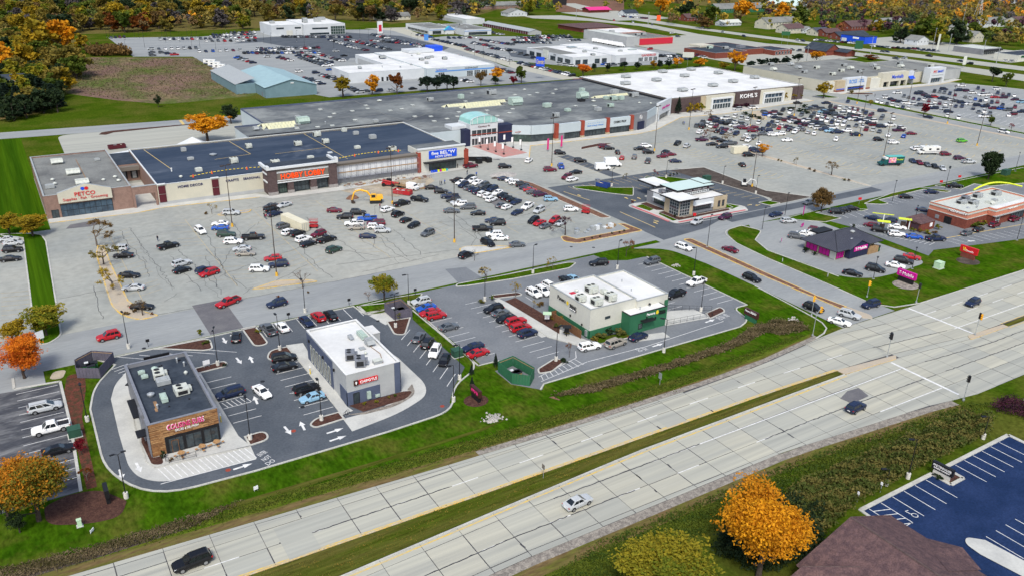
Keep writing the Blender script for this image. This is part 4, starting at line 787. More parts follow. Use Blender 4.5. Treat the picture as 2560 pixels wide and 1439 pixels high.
bx(r,'sign_bay','cream_wall',(446,471,300.6,304,3.0,8.2),(446,448,300.6,302,0,3.0),(453,454.4,300.6,302,0,3.0),(463,464.4,300.6,302,0,3.0),(469.4,471,300.6,302,0,3.0));text('Marshalls',r,(460.6,300.5,5.6),11,2.1,'sign_blue',bold=.012);glazed(r,'S',302.6,448,469,.1,3,8,1)
bx(r,'sign_bay','white_wall',(471.4,478.6,301.6,304,2.8,7.6),(471.4,472.4,301.6,304,0,2.8),(477.6,478.6,301.6,304,0,2.8));mb=MB();mb.face([(472.4,301.6,4.9),(477.6,301.6,4.9),(477.6,299.8,3.4),(472.4,299.8,3.4)],'sign_blue');mb.build('awning',r)
bx(r,'sign_bay','white_wall',(488,503.6,297.4,302,3.0,9.0),(488,490,297.4,302,0,3.0),(501.6,503.6,297.4,302,0,3.0));text('PET',r,(492.8,297.3,6.8),3.6,1.5,'sign_red',bold=.012);text('SMART',r,(498.4,297.3,6.8),6.4,1.5,'sign_blue',bold=.012);glazed(r,'S',299,490,501.6,.1,3,5,1,'glass_blue','frame_white');bx(r,'fascia_line','unit_grey',(490,501.6,297.3,297.4,4.5,4.8))
for i,(x,y) in enumerate(((404,346),(414,331),(423,318),(432,357),(440,325),(448,318),(455,330),(462,340),(470,322),(480,332),(436,340),(420,362),(494,322),(505,330),(514,314),(425,345))): units(r,6.15,[(x,y,'fan' if i % 3 else 'hood',UG if i % 2 else 'unit_pale',3.4,2.4,1.8)])
# burrito restaurant
r=bld('burrito_restaurant','grey and slate blue restaurant with white roof and red sign','restaurant',48.4,121)
flat(r,43.4,53.6,121,141.4,6.2,'grey_wall','roof_white',.35,'roof_white',.3)
bx(r,'blue_facing','slate_blue',(43.3,43.4,127.6,141.4,0,5.8),(43.3,43.4,120.9,124.2,0,3.0),(43.3,49.6,120.9,121,0,2.7),(52.5,53.7,120.9,121.0,0,6.15),(53.6,53.7,120.9,124,0,6.15));bx(r,'rear_block','grey_wall',(53.6,56,135.4,139,0,5.2));bx(r,'rear_roof','roof_white',(53.6,56.05,135.3,139.1,5.2,5.35),(45.6,54.4,141.4,142.6,5.2,5.3));bx(r,'rear_wall','grey_wall',(45.7,54.3,141.42,142.5,0,5.2))
for i in range(7): y=138.4-i*1.6;glazed(r,'W',43.3,y,y+.9,.5,4.1,1,1,'glass','unit_pale',fw=.07)
for y in (139.6,132,126.4): bx(r,'wall_lamp','black_metal',(43.05,43.3,y,y+.35,4.4,4.9))
bx(r,'sign_panel','sign_red',(45.6,49.2,120.72,120.9,3.9,4.75));text('CHIPOTLE',r,(47.4,120.68,4.32),3.2,.5,'sign_white',bold=.012);bx(r,'emblem_panel','sign_brown',(44.7,45.5,120.72,120.9,3.8,4.8))
mb=MB();mb.face([(45.1+.26*math.cos(a)*(.6+.4*math.sin(a)),120.7,4.3+.34*math.sin(a)) for a in np.linspace(0,5.8,9)],'sign_white');mb.build('emblem',r)
glazed(r,'S',120.9,44.5,45.6,.1,2.3,1,1,name='door');bx(r,'meter_box','unit_green',(47,47.7,120.5,120.9,.6,2.0),(48.6,49.4,120.6,120.9,.4,.9))
units(r,5.88,[(46.6,127,'fan','unit_slate',2.1,1.7,1.5,1.2),(47.2,123.8,'fan','unit_slate',2.2,1.8,1.6,1.2),(51.8,134,'box','unit_green',1.1,3,.9),(51.8,130.6,'hood','unit_grey',1.5,1.5,1.2),(49.6,134.6,'hood','galv',.8,.8,.7),(50.2,123,'hatch','unit_pale',1.6,1.0,.6),(49.9,129.4,'hatch','unit_grey',1,1,.1),(48.6,125.4,'pipe','galv',.2,.2,.5),(49.6,127,'dome','unit_pale',.5,1,1)])
mb=MB();mb.tube([(52.4,133,6.0),(51.6,129,6.0),(52,126,6.0),(51,122.4,6.0)],.06,'membrane_stain',5);mb.build('gas_pipe',r)
# sub sandwich restaurant
r=bld('sub_restaurant','sandwich restaurant with dark roof and wooden plank front','restaurant',16.4,121.6)
flat(r,11.2,21.6,121.7,144.2,5.9,'mid_grey','roof_dark',.7,'unit_slate',.35)
mb=MB();rr=random.Random(4)
for i in range(44):
    z=.1+i*.131;x=11.15
    while x < 21.6:
        L=rr.uniform(.7,2.2);xe=min(21.65,x+L)
        if not (z < 3.0 and xe > 13.2): mb.box(x,xe-.01,121.62-rr.uniform(0,.04),121.69,z,z+.125,rr.choices(['wood_a','wood_b','wood_c'],[5,4,2])[0])
        elif x < 13.2: mb.box(x,13.2,121.62,121.69,z,z+.125,rr.choice(['wood_a','wood_b']))
        x=xe
    for y in range(2): mb.box(11.08,11.18,121.7+y*1.2,122.85+y*1.2,z,z+.125,rr.choice(['wood_a','wood_b','wood_c'])) if z < 5.8 else None
tag(mb.build('plank_cladding',r),kind='stuff')
bx(r,'dark_front','black_metal',(13.25,21.6,121.5,121.7,.05,3.05))
for a,b in ((13.7,15.9),(16.3,18.7),(19.1,21.3)): glazed(r,'S',121.5,a,b,.2,2.7,2,1)
glazed(r,'S',121.42,14.1,15.1,.1,2.3,1,1,'glass','wood_c','door')
text('COUSINS SUBS',r,(16.6,121.5,4.75),5.75,1.0,'sign_white',ext=.03,bold=.008);text('COUSINS SUBS',r,(16.6,121.45,4.75),5.55,.9,'sign_pink',ext=.05,bold=.01,name='red_lettering');text('GRILLED & DELI FRESH',r,(16.7,121.46,3.95),3.6,.38,'sign_white')
bx(r,'screen_wall','black_metal',(14.6,19,145.6,145.9,.3,5.8));bx(r,'awning','black_metal',(9.6,11.2,124,126.2,2.7,2.9),(10,11.2,130,136.5,2.9,3.1),(21.6,22.6,134,139,2.9,3.2));bx(r,'side_bay','unit_slate',(10.9,11.2,127,130,0,5.0),(10.95,11.2,121.7,124,0,5.95));glazed(r,'W',11.2,131,134.4,1,2.7,3,1)
units(r,5.23,[(15.8,138.2,'fan','unit_pale',2.6,1.8,1.1,1.5),(16,135.4,'box','unit_grey',2.2,2,.9),(18,130.6,'fan','unit_pale',2.4,2.2,1.2,1.6),(15,129.6,'box','unit_green',1.0,2.4,.8),(15.6,141,'dome','unit_green',1.0,1,1),(13.4,140.6,'box','unit_green',1.1,.7,.6),(13.6,138.8,'box','unit_green',1.1,.7,.6),(13.4,132,'dome','galv',1.1,1,1),(19.6,142,'pipe','galv',.3,.3,.9),(20.4,140,'pipe','galv',.3,.3,.8),(20,136.8,'dome','unit_pale',.6,1,1),(13.6,127.4,'pipe','galv',.3,.3,.7)])
mb=MB()
for a in ((13.1,126.4,13.5,127.6),(13.3,127.6,13.8,130)): mb.sheet(rect(a[0],a[2],a[1],a[3]),5.245,'membrane_stain')
for i in range(14): x,y=rr.uniform(12.5,20.5),rr.uniform(124,143);mb.box(x,x+.25,y,y+.25,5.23,5.4,'fan_black')
mb.build('roof_clutter',r)
# bakery cafe
r=bld('bakery_cafe','cream bakery cafe with white roof and green lower walls','restaurant',106,121)
flat(r,96.7,108.8,121.1,136,6.7,'stucco','roof_white',.3,'unit_grey',.22);flat(r,108.8,117.5,120.6,136,6.2,'stucco','roof_white',.3,'unit_grey',.22,wname='wall')
bx(r,'green_base','green_wall',(96.6,96.7,121,136,0,1.9),(96.6,105.1,121.0,121.1,0,1.9));bx(r,'green_block','green_wall',(105.1,115.2,118.3,121.1,0,4.5));bx(r,'block_roof','roof_white',(105.3,115,118.5,121.08,4.5,4.56));bx(r,'block_cap','dark_trim',(105.05,115.25,118.25,118.5,4.5,4.62),(105.05,105.3,118.5,121.05,4.5,4.62),(115,115.25,118.5,120.55,4.5,4.62));bx(r,'green_corner','green_wall',(116.6,117.6,120.5,120.6,0,4.8))
text('Panera',r,(96.55,131.2,5.3),3.0,.85,'sign_black',W_);text('BREAD',r,(96.55,127.0,5.1),2.3,.6,'sign_black',W_);text('Panera',r,(110.8,118.2,3.85),2.3,.6,'sign_white');text('BREAD',r,(114,118.2,3.8),1.7,.42,'sign_black')
bx(r,'sign_strip','sign_black',(96.5,96.6,125.8,128.2,4.2,4.65),(113.1,114.9,118.15,118.25,3.2,3.5));text('DRIVE-THRU',r,(96.45,127,4.42),2,.26,'sign_white',W_)
mb=MB()
for c in ((96.52,129.0,5.2,'W'),(112.55,118.2,3.85,'S')):
    mb.face([(c[0]+(.38*math.cos(a) if c[3] == 'S' else 0),c[1]-(.38*math.cos(a) if c[3] == 'W' else 0),c[2]+.48*math.sin(a)) for a in np.linspace(0,5.8,10)],'sign_yellow')
mb.build('emblem',r)
bx(r,'slit_window','glass',(100.6,102,121.02,121.1,3.7,4.3));bx(r,'awning','black_metal',(108,111.3,117,118.3,2.75,2.9));glazed(r,'S',118.3,107.6,108.6,.9,2.1,1,1);bx(r,'wall_lamp','black_metal',(96.4,96.6,123.4,123.7,2.2,2.6),(96.4,96.6,127.6,127.9,2.6,3.0),(109.6,109.8,118.1,118.3,3.0,3.4),(112,112.3,118.1,118.3,2.4,2.8))
units(r,6.42,[(98,126.4,'fan','unit_pale',1.9,1.7,1.3),(99.8,123.2,'fan','unit_pale',2.1,1.9,1.5),(103.8,123.6,'fan','unit_pale',2.1,1.9,1.6),(102.8,129,'fan','unit_pale',2.4,2,1.5),(100,130.6,'dome','unit_pale',.8,1,1),(104.6,127,'hood','unit_pale',1.2,1.2,1),(98.8,130.4,'hatch','sign_crimson',1.1,.8,.05)]);units(r,5.93,[(113,131,'pipe','galv',.2,.2,.5),(111.6,126,'pipe','galv',.2,.2,.4)]);units(r,4.57,[(112,120.2,'dome','fan_black',.5,1,1),(109,119.8,'pipe','galv',.2,.2,.5)])
mb=MB();mb.box(95.2,95.35,122,133,0,1.9,'wood_c');mb.box(95.2,96.6,132.9,133,0,1.9,'wood_c');mb.build('yard_fence',r);bx(r,'yard_bin','bin_green',(95.5,96.5,124,126,.1,1.2));bx(r,'meter_box','galv',(96.3,96.6,121.6,122.2,.5,1.8))
# credit union
r=bld('credit_union','credit union branch with layered roofs and glass corner tower','bank',180,174)
flat(r,171.4,190,174,190,4.1,'mid_grey','roof_white',.25,'dark_trim',.25)
bx(r,'tan_wall','tan_block',(184.6,190.05,173.6,174.05,0,4.15),(189.9,190.1,174,180,0,4.15));bx(r,'white_band','white_wall',(175.4,184.6,173.85,174,1,4.1),(171.25,171.4,180,187,1.2,4.05));bx(r,'canopy_shelf','frame_white',(175.6,183.6,172.8,173.85,2.75,2.9),(170.4,171.25,180,186.6,2.75,2.9))
glazed(r,'S',173.85,175.8,183.4,1.0,2.6,9,1);glazed(r,'W',171.25,180.4,186.4,1.0,2.6,5,1)
for x in (186.2,188): glazed(r,'S',173.6,x,x+.9,.9,2.8,1,1)
bx(r,'tower','tan_block',(169.8,175.4,173.4,180,0,5.2));bx(r,'tower_roof','dark_trim',(168,176,171.8,180.6,5.2,5.6));bx(r,'tower_roof_sheet','roof_white',(168.2,175.8,172,180.4,5.6,5.66));glazed(r,'S',173.4,170,174,.3,5.0,4,5,'glass','unit_grey',fw=.14);glazed(r,'W',169.8,173.6,177.6,.3,5.0,4,5,'glass','unit_grey',fw=.14)
bx(r,'clerestory','plum_wall',(175.4,187.6,179.4,186,4.1,6.1));bx(r,'clerestory_wing','plum_wall',(187.6,188.6,181.4,185,4.1,6.3));mb=MB();mb.box(173.4,189.2,178.6,186.8,6.1,6.4,'dark_trim',True);mb.box(186.2,190,180.6,186.9,6.42,6.6,'dark_trim',True);mb.build('clerestory_fascia',r);mb=MB();mb.sheet(rect(173.5,189.1,178.7,186.7),6.415,'roof_mint');mb.sheet(rect(186.3,189.9,180.7,186.8),6.615,'roof_mint');mb.build('clerestory_roof',r)
glazed(r,'S',179.4,175.8,187.4,4.3,4.9,12,1,'glass','frame_white',fw=.2);glazed(r,'W',175.4,180,185.8,4.3,4.9,6,1,'glass','frame_white',fw=.2)
text('Community',r,(178.6,179.3,5.5),3.2,.55,'sign_white');text('FIRST CREDIT UNION',r,(183.6,179.3,5.5),5.6,.42,'sign_white')
bx(r,'drive_canopy','dark_trim',(175,182,189.9,199.2,4.3,4.75));bx(r,'drive_canopy_roof','roof_white',(175.2,181.8,190.1,199,4.75,4.8));bx(r,'canopy_pier','mid_grey',(175.6,176.4,192.4,193.4,0,4.3),(180.6,181.4,192.4,193.4,0,4.3));bx(r,'pier_foot','walk',(174.9,177.1,190.4,195,.04,.3));units(r,3.9,[(173.4,185.6,'hood','unit_slate',1.4,1.4,1.2)]);bx(r,'roof_tarp','rust_red',(172.4,174.4,181,184.6,3.9,3.93))
# phone shop
r=bld('phone_shop','phone shop with dark hip roof and magenta windows','shop',190,125)
bx(r,'wall','tan_block',(182,198,126.2,136.4,0,2.7));bx(r,'eave','dark_trim',(180.4,199.8,124.8,137,2.7,2.9))
mb=MB();e=[(180.4,124.8,2.9),(199.8,124.8,2.9),(199.8,137,2.9),(180.4,137,2.9)];a,b=(186.4,130.9,5.9),(193.6,130.9,5.9)
for q in ([e[0],e[1],b,a],[e[1],e[2],b],[e[2],e[3],a,b],[e[3],e[0],a]): mb.face(q,'seam_metal')
mb.build('roof',r);mb=MB()
for i in range(44):
    x=180.8+i*.435;t=min(1,(x-180.4)/6.0,(199.8-x)/6.2);mb.tube([(x,124.85,2.93),(x,124.8+6.1*t,2.9+3*t+.03)],.03,'dark_trim',3,False)
for i in range(28):
    y=125.1+i*.43;t=min(1,(y-124.8)/6.1,(137-y)/6.1);mb.tube([(180.45,y,2.93),(180.4+6*t,y,2.9+3*t+.03)],.03,'dark_trim',3,False)
mb.tube([(180.4,124.8,2.95),(186.4,130.9,5.95),(193.6,130.9,5.95),(199.8,124.8,2.95)],.07,'dark_trim',4);mb.build('roof_seam',r)
mb=MB();mb.face([(185.6,124.6,.2),(193.6,124.6,.2),(193.6,124.6,2.9),(189.6,124.6,4.6),(185.6,124.6,2.9)],'navy_wall');mb.face([(185.6,126.2,.2),(185.6,124.6,.2),(185.6,124.6,2.9),(185.6,126.2,2.9)],'navy_wall');mb.face([(185.2,124.4,2.8),(189.6,124.4,4.75),(189.6,128.8,4.75),(185.2,124.9,2.8)],'seam_metal');mb.face([(194,124.4,2.8),(194,124.9,2.8),(189.6,128.8,4.75),(189.6,124.4,4.75)],'seam_metal');mb.build('gable',r)
mb=MB();mb.face([(187,124.5,1.9),(192.6,124.5,1.9),(192.6,124.5,3.2),(187,124.5,3.2)],'sign_magenta');mb.build('sign_panel',r);text('T·Mobile',r,(189.8,124.45,2.55),4.9,.8,'sign_white',bold=.01)
for a0,a1 in ((128.2,131.6),(132.2,135.8)): glazed(r,'W',182,a0,a1,.3,2.4,3,1,'sign_magenta','plum_wall')
glazed(r,'S',126.2,182.2,185.2,.2,2.5,3,1,'sign_magenta','plum_wall');bx(r,'pier','stucco',(181.9,182.0,126.2,128,0,2.7));text('T',r,(181.85,136.1,1.7),.5,.8,'sign_white',W_);bx(r,'skylight','frame_white',(188.6,189,127,127.3,4.5,4.62),(189.2,189.6,127,127.3,4.5,4.62));units(r,5.0,[(192,129.4,'dome','unit_grey',1.2,1,1)])
bx(r,'porch_roof','dark_trim',(188,194,137,140,2.8,3.3));bx(r,'bin_screen','timber',(193.2,197.6,124.4,126,0,1.8))
# burger restaurant
r=bld('burger_restaurant','red brick burger restaurant with salmon band and white roof','restaurant',252,124)
flat(r,238.4,272,124.2,136.4,5.2,'salmon','roof_white',.9,'unit_pale',.5);bx(r,'brick_wall','brick_red',(238.3,272.1,124.1,136.5,0,2.9));bx(r,'grey_band','unit_pale',(238.25,272.15,124.05,136.55,4.3,4.75),(238.28,272.12,124.08,136.52,2.9,3.1));bx(r,'bay','salmon',(249,272,121.8,124.1,2.9,5.2));bx(r,'bay_base','brick_red',(249.2,272,122,124.1,0,2.9));bx(r,'bay_band','unit_pale',(248.95,272.1,121.75,124.1,4.3,4.75));bx(r,'bay_shelf','unit_grey',(248.6,272.1,121.2,122.2,2.9,3.1));bx(r,'bay_roof','roof_white',(249.3,271.8,122.1,124.1,5.2,5.26))
text("McDonald's",r,(238.2,127.4,4.5),5.6,.75,'sign_white',W_,bold=.012);text("McDonald's",r,(258,121.7,4.5),5.6,.6,'sign_white',bold=.012)
glazed(r,'W',238.3,128.6,130.8,.1,2.2,2,1,'black_metal','dark_trim','door');bx(r,'hatch','mid_grey',(238.2,238.3,132.6,133.8,.8,1.9));glazed(r,'S',122,250.4,252.4,.2,2.7,1,2,'glass','frame_white');glazed(r,'S',122,258.6,266,.4,2.6,5,1)
units(r,4.33,[(247,131.6,'fan','unit_grey',3,2,1.5),(250,129.6,'fan','unit_grey',3,2,1.4),(252,133.4,'fan','unit_slate',2,1.8,1.6),(258,133,'fan','unit_grey',2.6,2,1.7),(266,131.6,'fan','unit_grey',3,2,1.7),(255,127.4,'hood','unit_pale',2,1.6,1.2),(259,128,'box','unit_grey',1.6,1.4,1),(244,127.6,'dome','galv',1.1,1,1),(246.6,126.4,'pipe','galv',.5,.5,1.1),(262,126.6,'dome','unit_pale',.9,1,1)])
mb=MB();pts=[(263+i*1.2,137.2-.02*i*i,5.2+1.6*math.sin(math.pi*i/16)) for i in range(17)];mb.tube(pts,.28,'lime',6);mb.build('roof_arch',r)
r=bld('bin_store','small brown brick bin store with brown lean-to roof beside restaurant','shed',227,130)
bx(r,'wall','brick_red',(223.6,230.4,129,133.6,0,2.5));mb=MB();mb.face([(223.2,128.8,2.5),(230.8,128.8,2.5),(230.8,133.9,3.3),(223.2,133.9,3.3)],'shingle');mb.face([(223.2,133.9,3.3),(230.8,133.9,3.3),(230.8,133.9,2.4),(223.2,133.9,2.4)],'shingle');mb.face([(223.2,128.8,2.4),(223.2,133.9,3.3),(223.2,133.9,2.4)],'shingle');mb.build('roof',r);bx(r,'door','plum_wall',(223.5,223.6,129.6,132,.1,2.1));bx(r,'sign','sign_white',(228,229.2,128.9,129,1,2.1))
# funeral home
r=bld('funeral_home','large hipped brown shingle roof of a low building','building',84,40)
def hip(root,x0,x1,y0,y1,z0,z1,m,ins,wallm=None,ridge='X',ov=.5):
    if wallm: mb=MB();mb.box(x0+ov,x1-ov,y0+ov,y1-ov,0,z0,wallm);mb.build('wall',root)
    e=[(x0,y0,z0),(x1,y0,z0),(x1,y1,z0),(x0,y1,z0)]
    a,b=((x0+ins,(y0+y1)/2,z1),(x1-ins,(y0+y1)/2,z1)) if ridge == 'X' else (((x0+x1)/2,y0+ins,z1),((x0+x1)/2,y1-ins,z1))
    mb=MB();F=([e[0],e[1],b,a],[e[1],e[2],b],[e[2],e[3],a,b],[e[3],e[0],a]) if ridge == 'X' else ([e[0],e[1],a],[e[1],e[2],b,a],[e[2],e[3],b],[e[3],e[0],a,b])
    for f in F: mb.face(f,m)
    mb.face([e[3],e[2],e[1],e[0]],m)
    o=mb.build('roof',root);return a,b,e
a,b,e=hip(r,77,96.8,18,50.6,3,6.7,'shingle',.0,'brick_red','Y')
mb=MB();mb.tube([Vector(e[3])+Vector((0,0,.05)),Vector(b)+Vector((0,0,.05)),Vector(e[2])+Vector((0,0,.05))],.09,'shingle',5);mb.tube([a,b],.16,'brick_brown',6);mb.build('ridge_cap',r)
mb=MB();mb.face([(93.6,43,4.2),(99.4,41.6,2.9),(97.6,44.2,2.9)],'shingle');mb.face([(93.6,43,4.2),(97.4,37.8,2.9),(99.4,41.6,2.9)],'shingle');mb.face([(90,40,5.4),(93.6,43,4.2),(97.6,44.2,2.9),(96.6,45.4,3.0)],'shingle');mb.face([(90,38.4,5.6),(97.4,37.8,2.9),(93.6,43,4.2)],'shingle');mb.build('porch_roof',r);bx(r,'porch_wall','brick_red',(94,97,39,43.4,0,2.9))
pa,pb,pc,pd,pe=(*G(2005,1414,4.4),4.4),(*G(2186,1416,4.9),4.9),(*G(2196,1460,4.2),4.2),(*G(1950,1462,2.9),2.9),(*G(1990,1406,3.6),3.6)
mb=MB();mb.face([pa,pb,pc,pd],'shingle');mb.build('side_gable',r);mb=MB();mb.tube([pa,pb],.08,'brick_brown',5);mb.build('ridge_cap',r)
ground('entry_walk','walk',rp([(104.2,43.4,.8),(105.6,44.2,.8),(107.4,42.4),(108.6,30),(105.4,30),(103.9,41)]),z=.15)

# --- far buildings
r=bld('metal_shed','blue grey metal shed with twin gable roofs at the field edge','shed',130,415)
mb=MB();mb.box(117,143.4,415.5,470,0,5.2,'metal_shed');mb.face([(117,415.5,5.2),(143.4,415.5,5.2),(130.4,415.5,8.4)],'metal_shed');mb.build('wall',r)
mb=MB();mb.face([(116.6,415,5.1),(130.4,415,8.5),(130.4,470.4,8.5),(116.6,470.4,5.1)],'shed_roof');mb.face([(130.4,415,8.5),(143.8,415,5.1),(143.8,470.4,5.1),(130.4,470.4,8.5)],'shed_roof');mb.build('roof',r)
mb=MB();mb.box(107,116.9,432,484,0,5,'metal_shed');mb.face([(106.6,432,4.9),(117,432,7.6),(117,484,7.6),(106.6,484,4.9)],'unit_grey');mb.build('rear_shed',r);bx(r,'vent','frame_white',(130,131.6,415.3,415.5,6.4,7));bx(r,'door','unit_slate',(116.9,117,420,422,0,2.2))
r=bld('car_dealer','white car dealership with blue band and blue entrance tower','dealership',210,440)
for bxs in ((170.6,222,440,466,5.6),(203.6,216.6,466,512,5.4)): flat(r,*bxs[:4],bxs[4],'white_wall','roof_white',.25,'frame_white')
flat(r,216.8,262,436,512,5.9,'pale_wall','roof_white',.25,'frame_white');bx(r,'blue_band','sky_blue',(222,262.1,435.9,436,3.6,4.2));bx(r,'blue_tower','sign_blue',(254,262.4,504,513,0,9));bx(r,'white_wing','white_wall',(236,254,500,512.1,5.9,7.6))
for x in (224,243,248,253): glazed(r,'S',436,x,x+4,.1,3.2,3,4,'glass','frame_white')
for x in (190,193): bx(r,'door','dark_trim',(x,x+1.2,439.9,440,0,2.3))
bx(r,'bay_door','mid_grey',(217.6,221,439.8,440,0,3),(170.5,170.6,447,452,.4,3.4));bx(r,'rear_doors','grey_wall',(203.5,203.6,472,508,.3,3.6));text('Certified Service',r,(226,435.8,4.9),7,.8,'sign_blue');text('CHEVROLET',r,(246,435.8,4.9),9,.8,'sign_black')
units(r,5.7,[(230,470,'fan',UG,3,2,1.4),(236,474,'fan',UG,3,2,1.4),(241,478,'box',UG,2.4,2,1.2),(245,468,'fan',UG,3,2,1.6),(226,455,'box',UG,2,1.6,1.2),(233,490,'dome','galv',1.4,1,1),(240,495,'box','unit_pale',2,2,1),(212,488,'fan',UG,4,2.6,1.6),(196,452,'pipe','galv',.5,.5,1),(206,449,'dome','galv',1.2,1,1),(216,456,'dome','galv',1.2,1,1),(183,454,'box',UG,2,1.6,1)])
r=bld('import_dealer','white two storey car dealership with tall glass corner, at wood edge','dealership',228,672)
flat(r,199,224,674,705,8.2,'white_wall','roof_white',.3,'frame_white');flat(r,224.2,259,670,715,8.4,'white_wall','roof_white',.3,'frame_white');glazed(r,'S',670,246.6,258.6,.2,6.6,6,3,'glass_green','unit_grey',fw=.25);glazed(r,'S',670,231,244,4.6,5.8,7,1);glazed(r,'S',670,229,245,.4,1.8,8,1);glazed(r,'S',674,203,209,5.2,6.4,4,1);glazed(r,'S',674,218,223,5.2,6.4,4,1);bx(r,'bay_door','stucco',(211,216,673.8,674,0,4));units(r,8.1,[(244,694,'box',UG,5,4,3),(232,690,'fan',UG,4,3,2),(252,706,'box',UG,6,3,2.4),(206,694,'box',UG,4,3,1.6),(238,708,'fan',UG,4,3,2)])
r=thing('brand_pylon','tall red and white dealer pylon sign near the wood','sign',(289,668,0));bx(r,'pylon','frame_white',(286.6,291.2,667.6,668.4,0,9.4));bx(r,'red_panel','sign_crimson',(287.6,290.2,667.5,667.6,1.2,6.6))
r=bld('van_dealer','low white dealership with blue pointed entrance and grey roof','dealership',345,640)
flat(r,322,346,642,688,4.8,'white_wall','roof_stone',.3,'frame_white');flat(r,346.2,372,625,672,4.8,'white_wall','roof_stone',.3,'frame_white');bx(r,'blue_band','sky_blue',(321.9,346.1,641.85,642,3.4,3.7),(346,372.1,624.85,625,3.4,3.7));mb=MB();mb.prism([(336,640),(344,640),(344,642),(336,642)],0,3.4,'frame_white');mb.face([(335,639.6,3.2),(345,639.6,3.2),(340,639.6,6.6)],'sky_blue');mb.face([(335,642.6,3.2),(340,642.6,6.6),(345,642.6,3.2)],'sky_blue');mb.face([(335,639.6,3.2),(340,639.6,6.6),(340,642.6,6.6),(335,642.6,3.2)],'teal_sign');mb.face([(345,639.6,3.2),(345,642.6,3.2),(340,642.6,6.6),(340,639.6,6.6)],'teal_sign');mb.build('porch',r);glazed(r,'S',642,325,333,.4,2.8,4,1);glazed(r,'W',322,645,684,.6,2.6,6,1,'glass','frame_white');glazed(r,'S',625,350,368,.4,2.6,4,1);units(r,4.5,[(334,676,'dome','galv',2,1,1),(342,664,'box',UG,3,2,1.6),(352,650,'dome','galv',2,1,1),(362,660,'fan',UG,3,2,1.6),(356,640,'box',UG,2,2,1.4)])
r=bld('truck_dealer','low white dealership with long front and dark red lettering','dealership',360,445)
flat(r,330,362,449,505,4.8,'white_wall','roof_white',.25,'frame_white');flat(r,362.2,400,444.5,476,5,'white_wall','roof_white',.25,'frame_white');flat(r,362.2,386,476.2,510,5,'white_wall','roof_white',.25,'frame_white');mb=MB();mb.sheet(rect(331,346,466,503),4.62,'roof_stone');mb.build('grey_roof',r);text('GANDRUD',r,(391,444.3,4),13,1.4,'sign_crimson',bold=.012);bx(r,'service_door','mid_grey',(366,371,444.3,444.5,0,3.2))
for a,b in ((382,386),(387.4,390.4),(391.4,394.6),(395.4,399)): glazed(r,'S',444.5,a,b,.1,2.6,3,3,'glass','frame_white')
for a,b in ((332,336),(338,342),(348,352),(354,358)): glazed(r,'S',449,a,b,.1,3,3,1)
for i in range(6): glazed(r,'W',330,452+i*8.6,458+i*8.6,.1,3,3,1)
bx(r,'gothic_sign','unit_pale',(329.6,330,478,484,0,6));text('Jeep',r,(329.8,470,4.1),3,1,'sign_black',W_);units(r,4.65,[(355,470,'box',UG,3,2,1.2),(360,492,'hatch','glass_blue',6,5,.8),(372,480,'fan',UG,3,2,1.2),(380,462,'box',UG,3,2,1.2),(394,466,'hatch','unit_green',6,3,.6),(350,454,'fan',UG,3,2,1.2)])
r=bld('storage_units','long grey gabled storage row with maroon doors','storage',400,612)
mb=MB();mb.box(401,413,610,690,0,2.8,'grey_wall');mb.face([(401,610,2.8),(413,610,2.8),(407,610,4.4)],'grey_wall');mb.build('wall',r);mb=MB();mb.face([(400.6,609.6,2.7),(407,609.6,4.5),(407,690,4.5),(400.6,690,2.7)],'unit_grey');mb.face([(407,609.6,4.5),(413.4,609.6,2.7),(413.4,690,2.7),(407,690,4.5)],'unit_grey');mb.build('roof',r)
for i in range(20): bx(r,'door','maroon_panel',(400.9,401,613+i*3.8,616+i*3.8,.1,2.4))
r=bld('white_hall','white flat building behind the storage row','building',400,720);flat(r,392,412,705,760,5,'white_wall','roof_white',.3,'unit_grey');bx(r,'bay_door','grey_wall',(391.9,392,712,750,.2,3))
r=bld('showroom','grey metal warehouse with pink red side wall and white roof','warehouse',455,540)
flat(r,430,443,516,572,7,'grey_wall','unit_pale',.3,'unit_grey');flat(r,443.2,478,516,552,5.4,'salmon','roof_stone',.3,'unit_grey');flat(r,443.2,480,552.2,585,5.8,'salmon','roof_white',.3,'unit_grey');bx(r,'pink_facing','sign_crimson',(443.3,478,515.8,516,.5,4.9));units(r,5.2,[(456,534,'fan',UG,4,3,2),(464,536,'fan',UG,4,3,2),(450,560,'box',UG,4,3,2)])
r=bld('brick_clinic','low brown brick building with dark flat roof beside the far highway','building',460,450)
flat(r,444,476,434,466,4,'brick_red','roof_dark',.3,'unit_grey');flat(r,476.2,500,440,480,4.2,'brick_red','roof_dark',.3,'unit_grey');flat(r,500.2,520,430,452,3.6,'brick_red','roof_dark',.3,'frame_white');bx(r,'penthouse','cream_wall',(456,470,462,474,4,5.4));units(r,3.8,[(460,456,'fan',UP,4,3,2),(470,450,'fan',UG,4,3,2),(466,440,'box',UG,3,2,1.4),(486,450,'box','unit_slate',6,4,2)])
for i in range(5): glazed(r,'S',430,502+i*3.4,504+i*3.4,.5,2.6,1,1,'glass','frame_white')
r=bld('brown_restaurant','low brown roofed restaurant near the far road bend','restaurant',480,625);hip(r,456,500,610,650,3.6,6,'shingle',12,'brick_red','X',1.5)
r=bld('pink_roof_shop','shop with bright pink metal roof beyond the far highway','shop',600,783);mb=MB();mb.box(590,618,776,790,0,3.2,'brick_red');mb.build('wall',r);mb=MB();mb.face([(588,774,3),(620,774,3),(620,783,5.8),(588,783,5.8)],'sign_pink');mb.face([(620,792,3),(588,792,3),(588,783,5.8),(620,783,5.8)],'sign_pink');mb.build('roof',r)
r=bld('brick_diner','brick restaurant with dark gable roofs on a lawn by the far highway','restaurant',545,412)
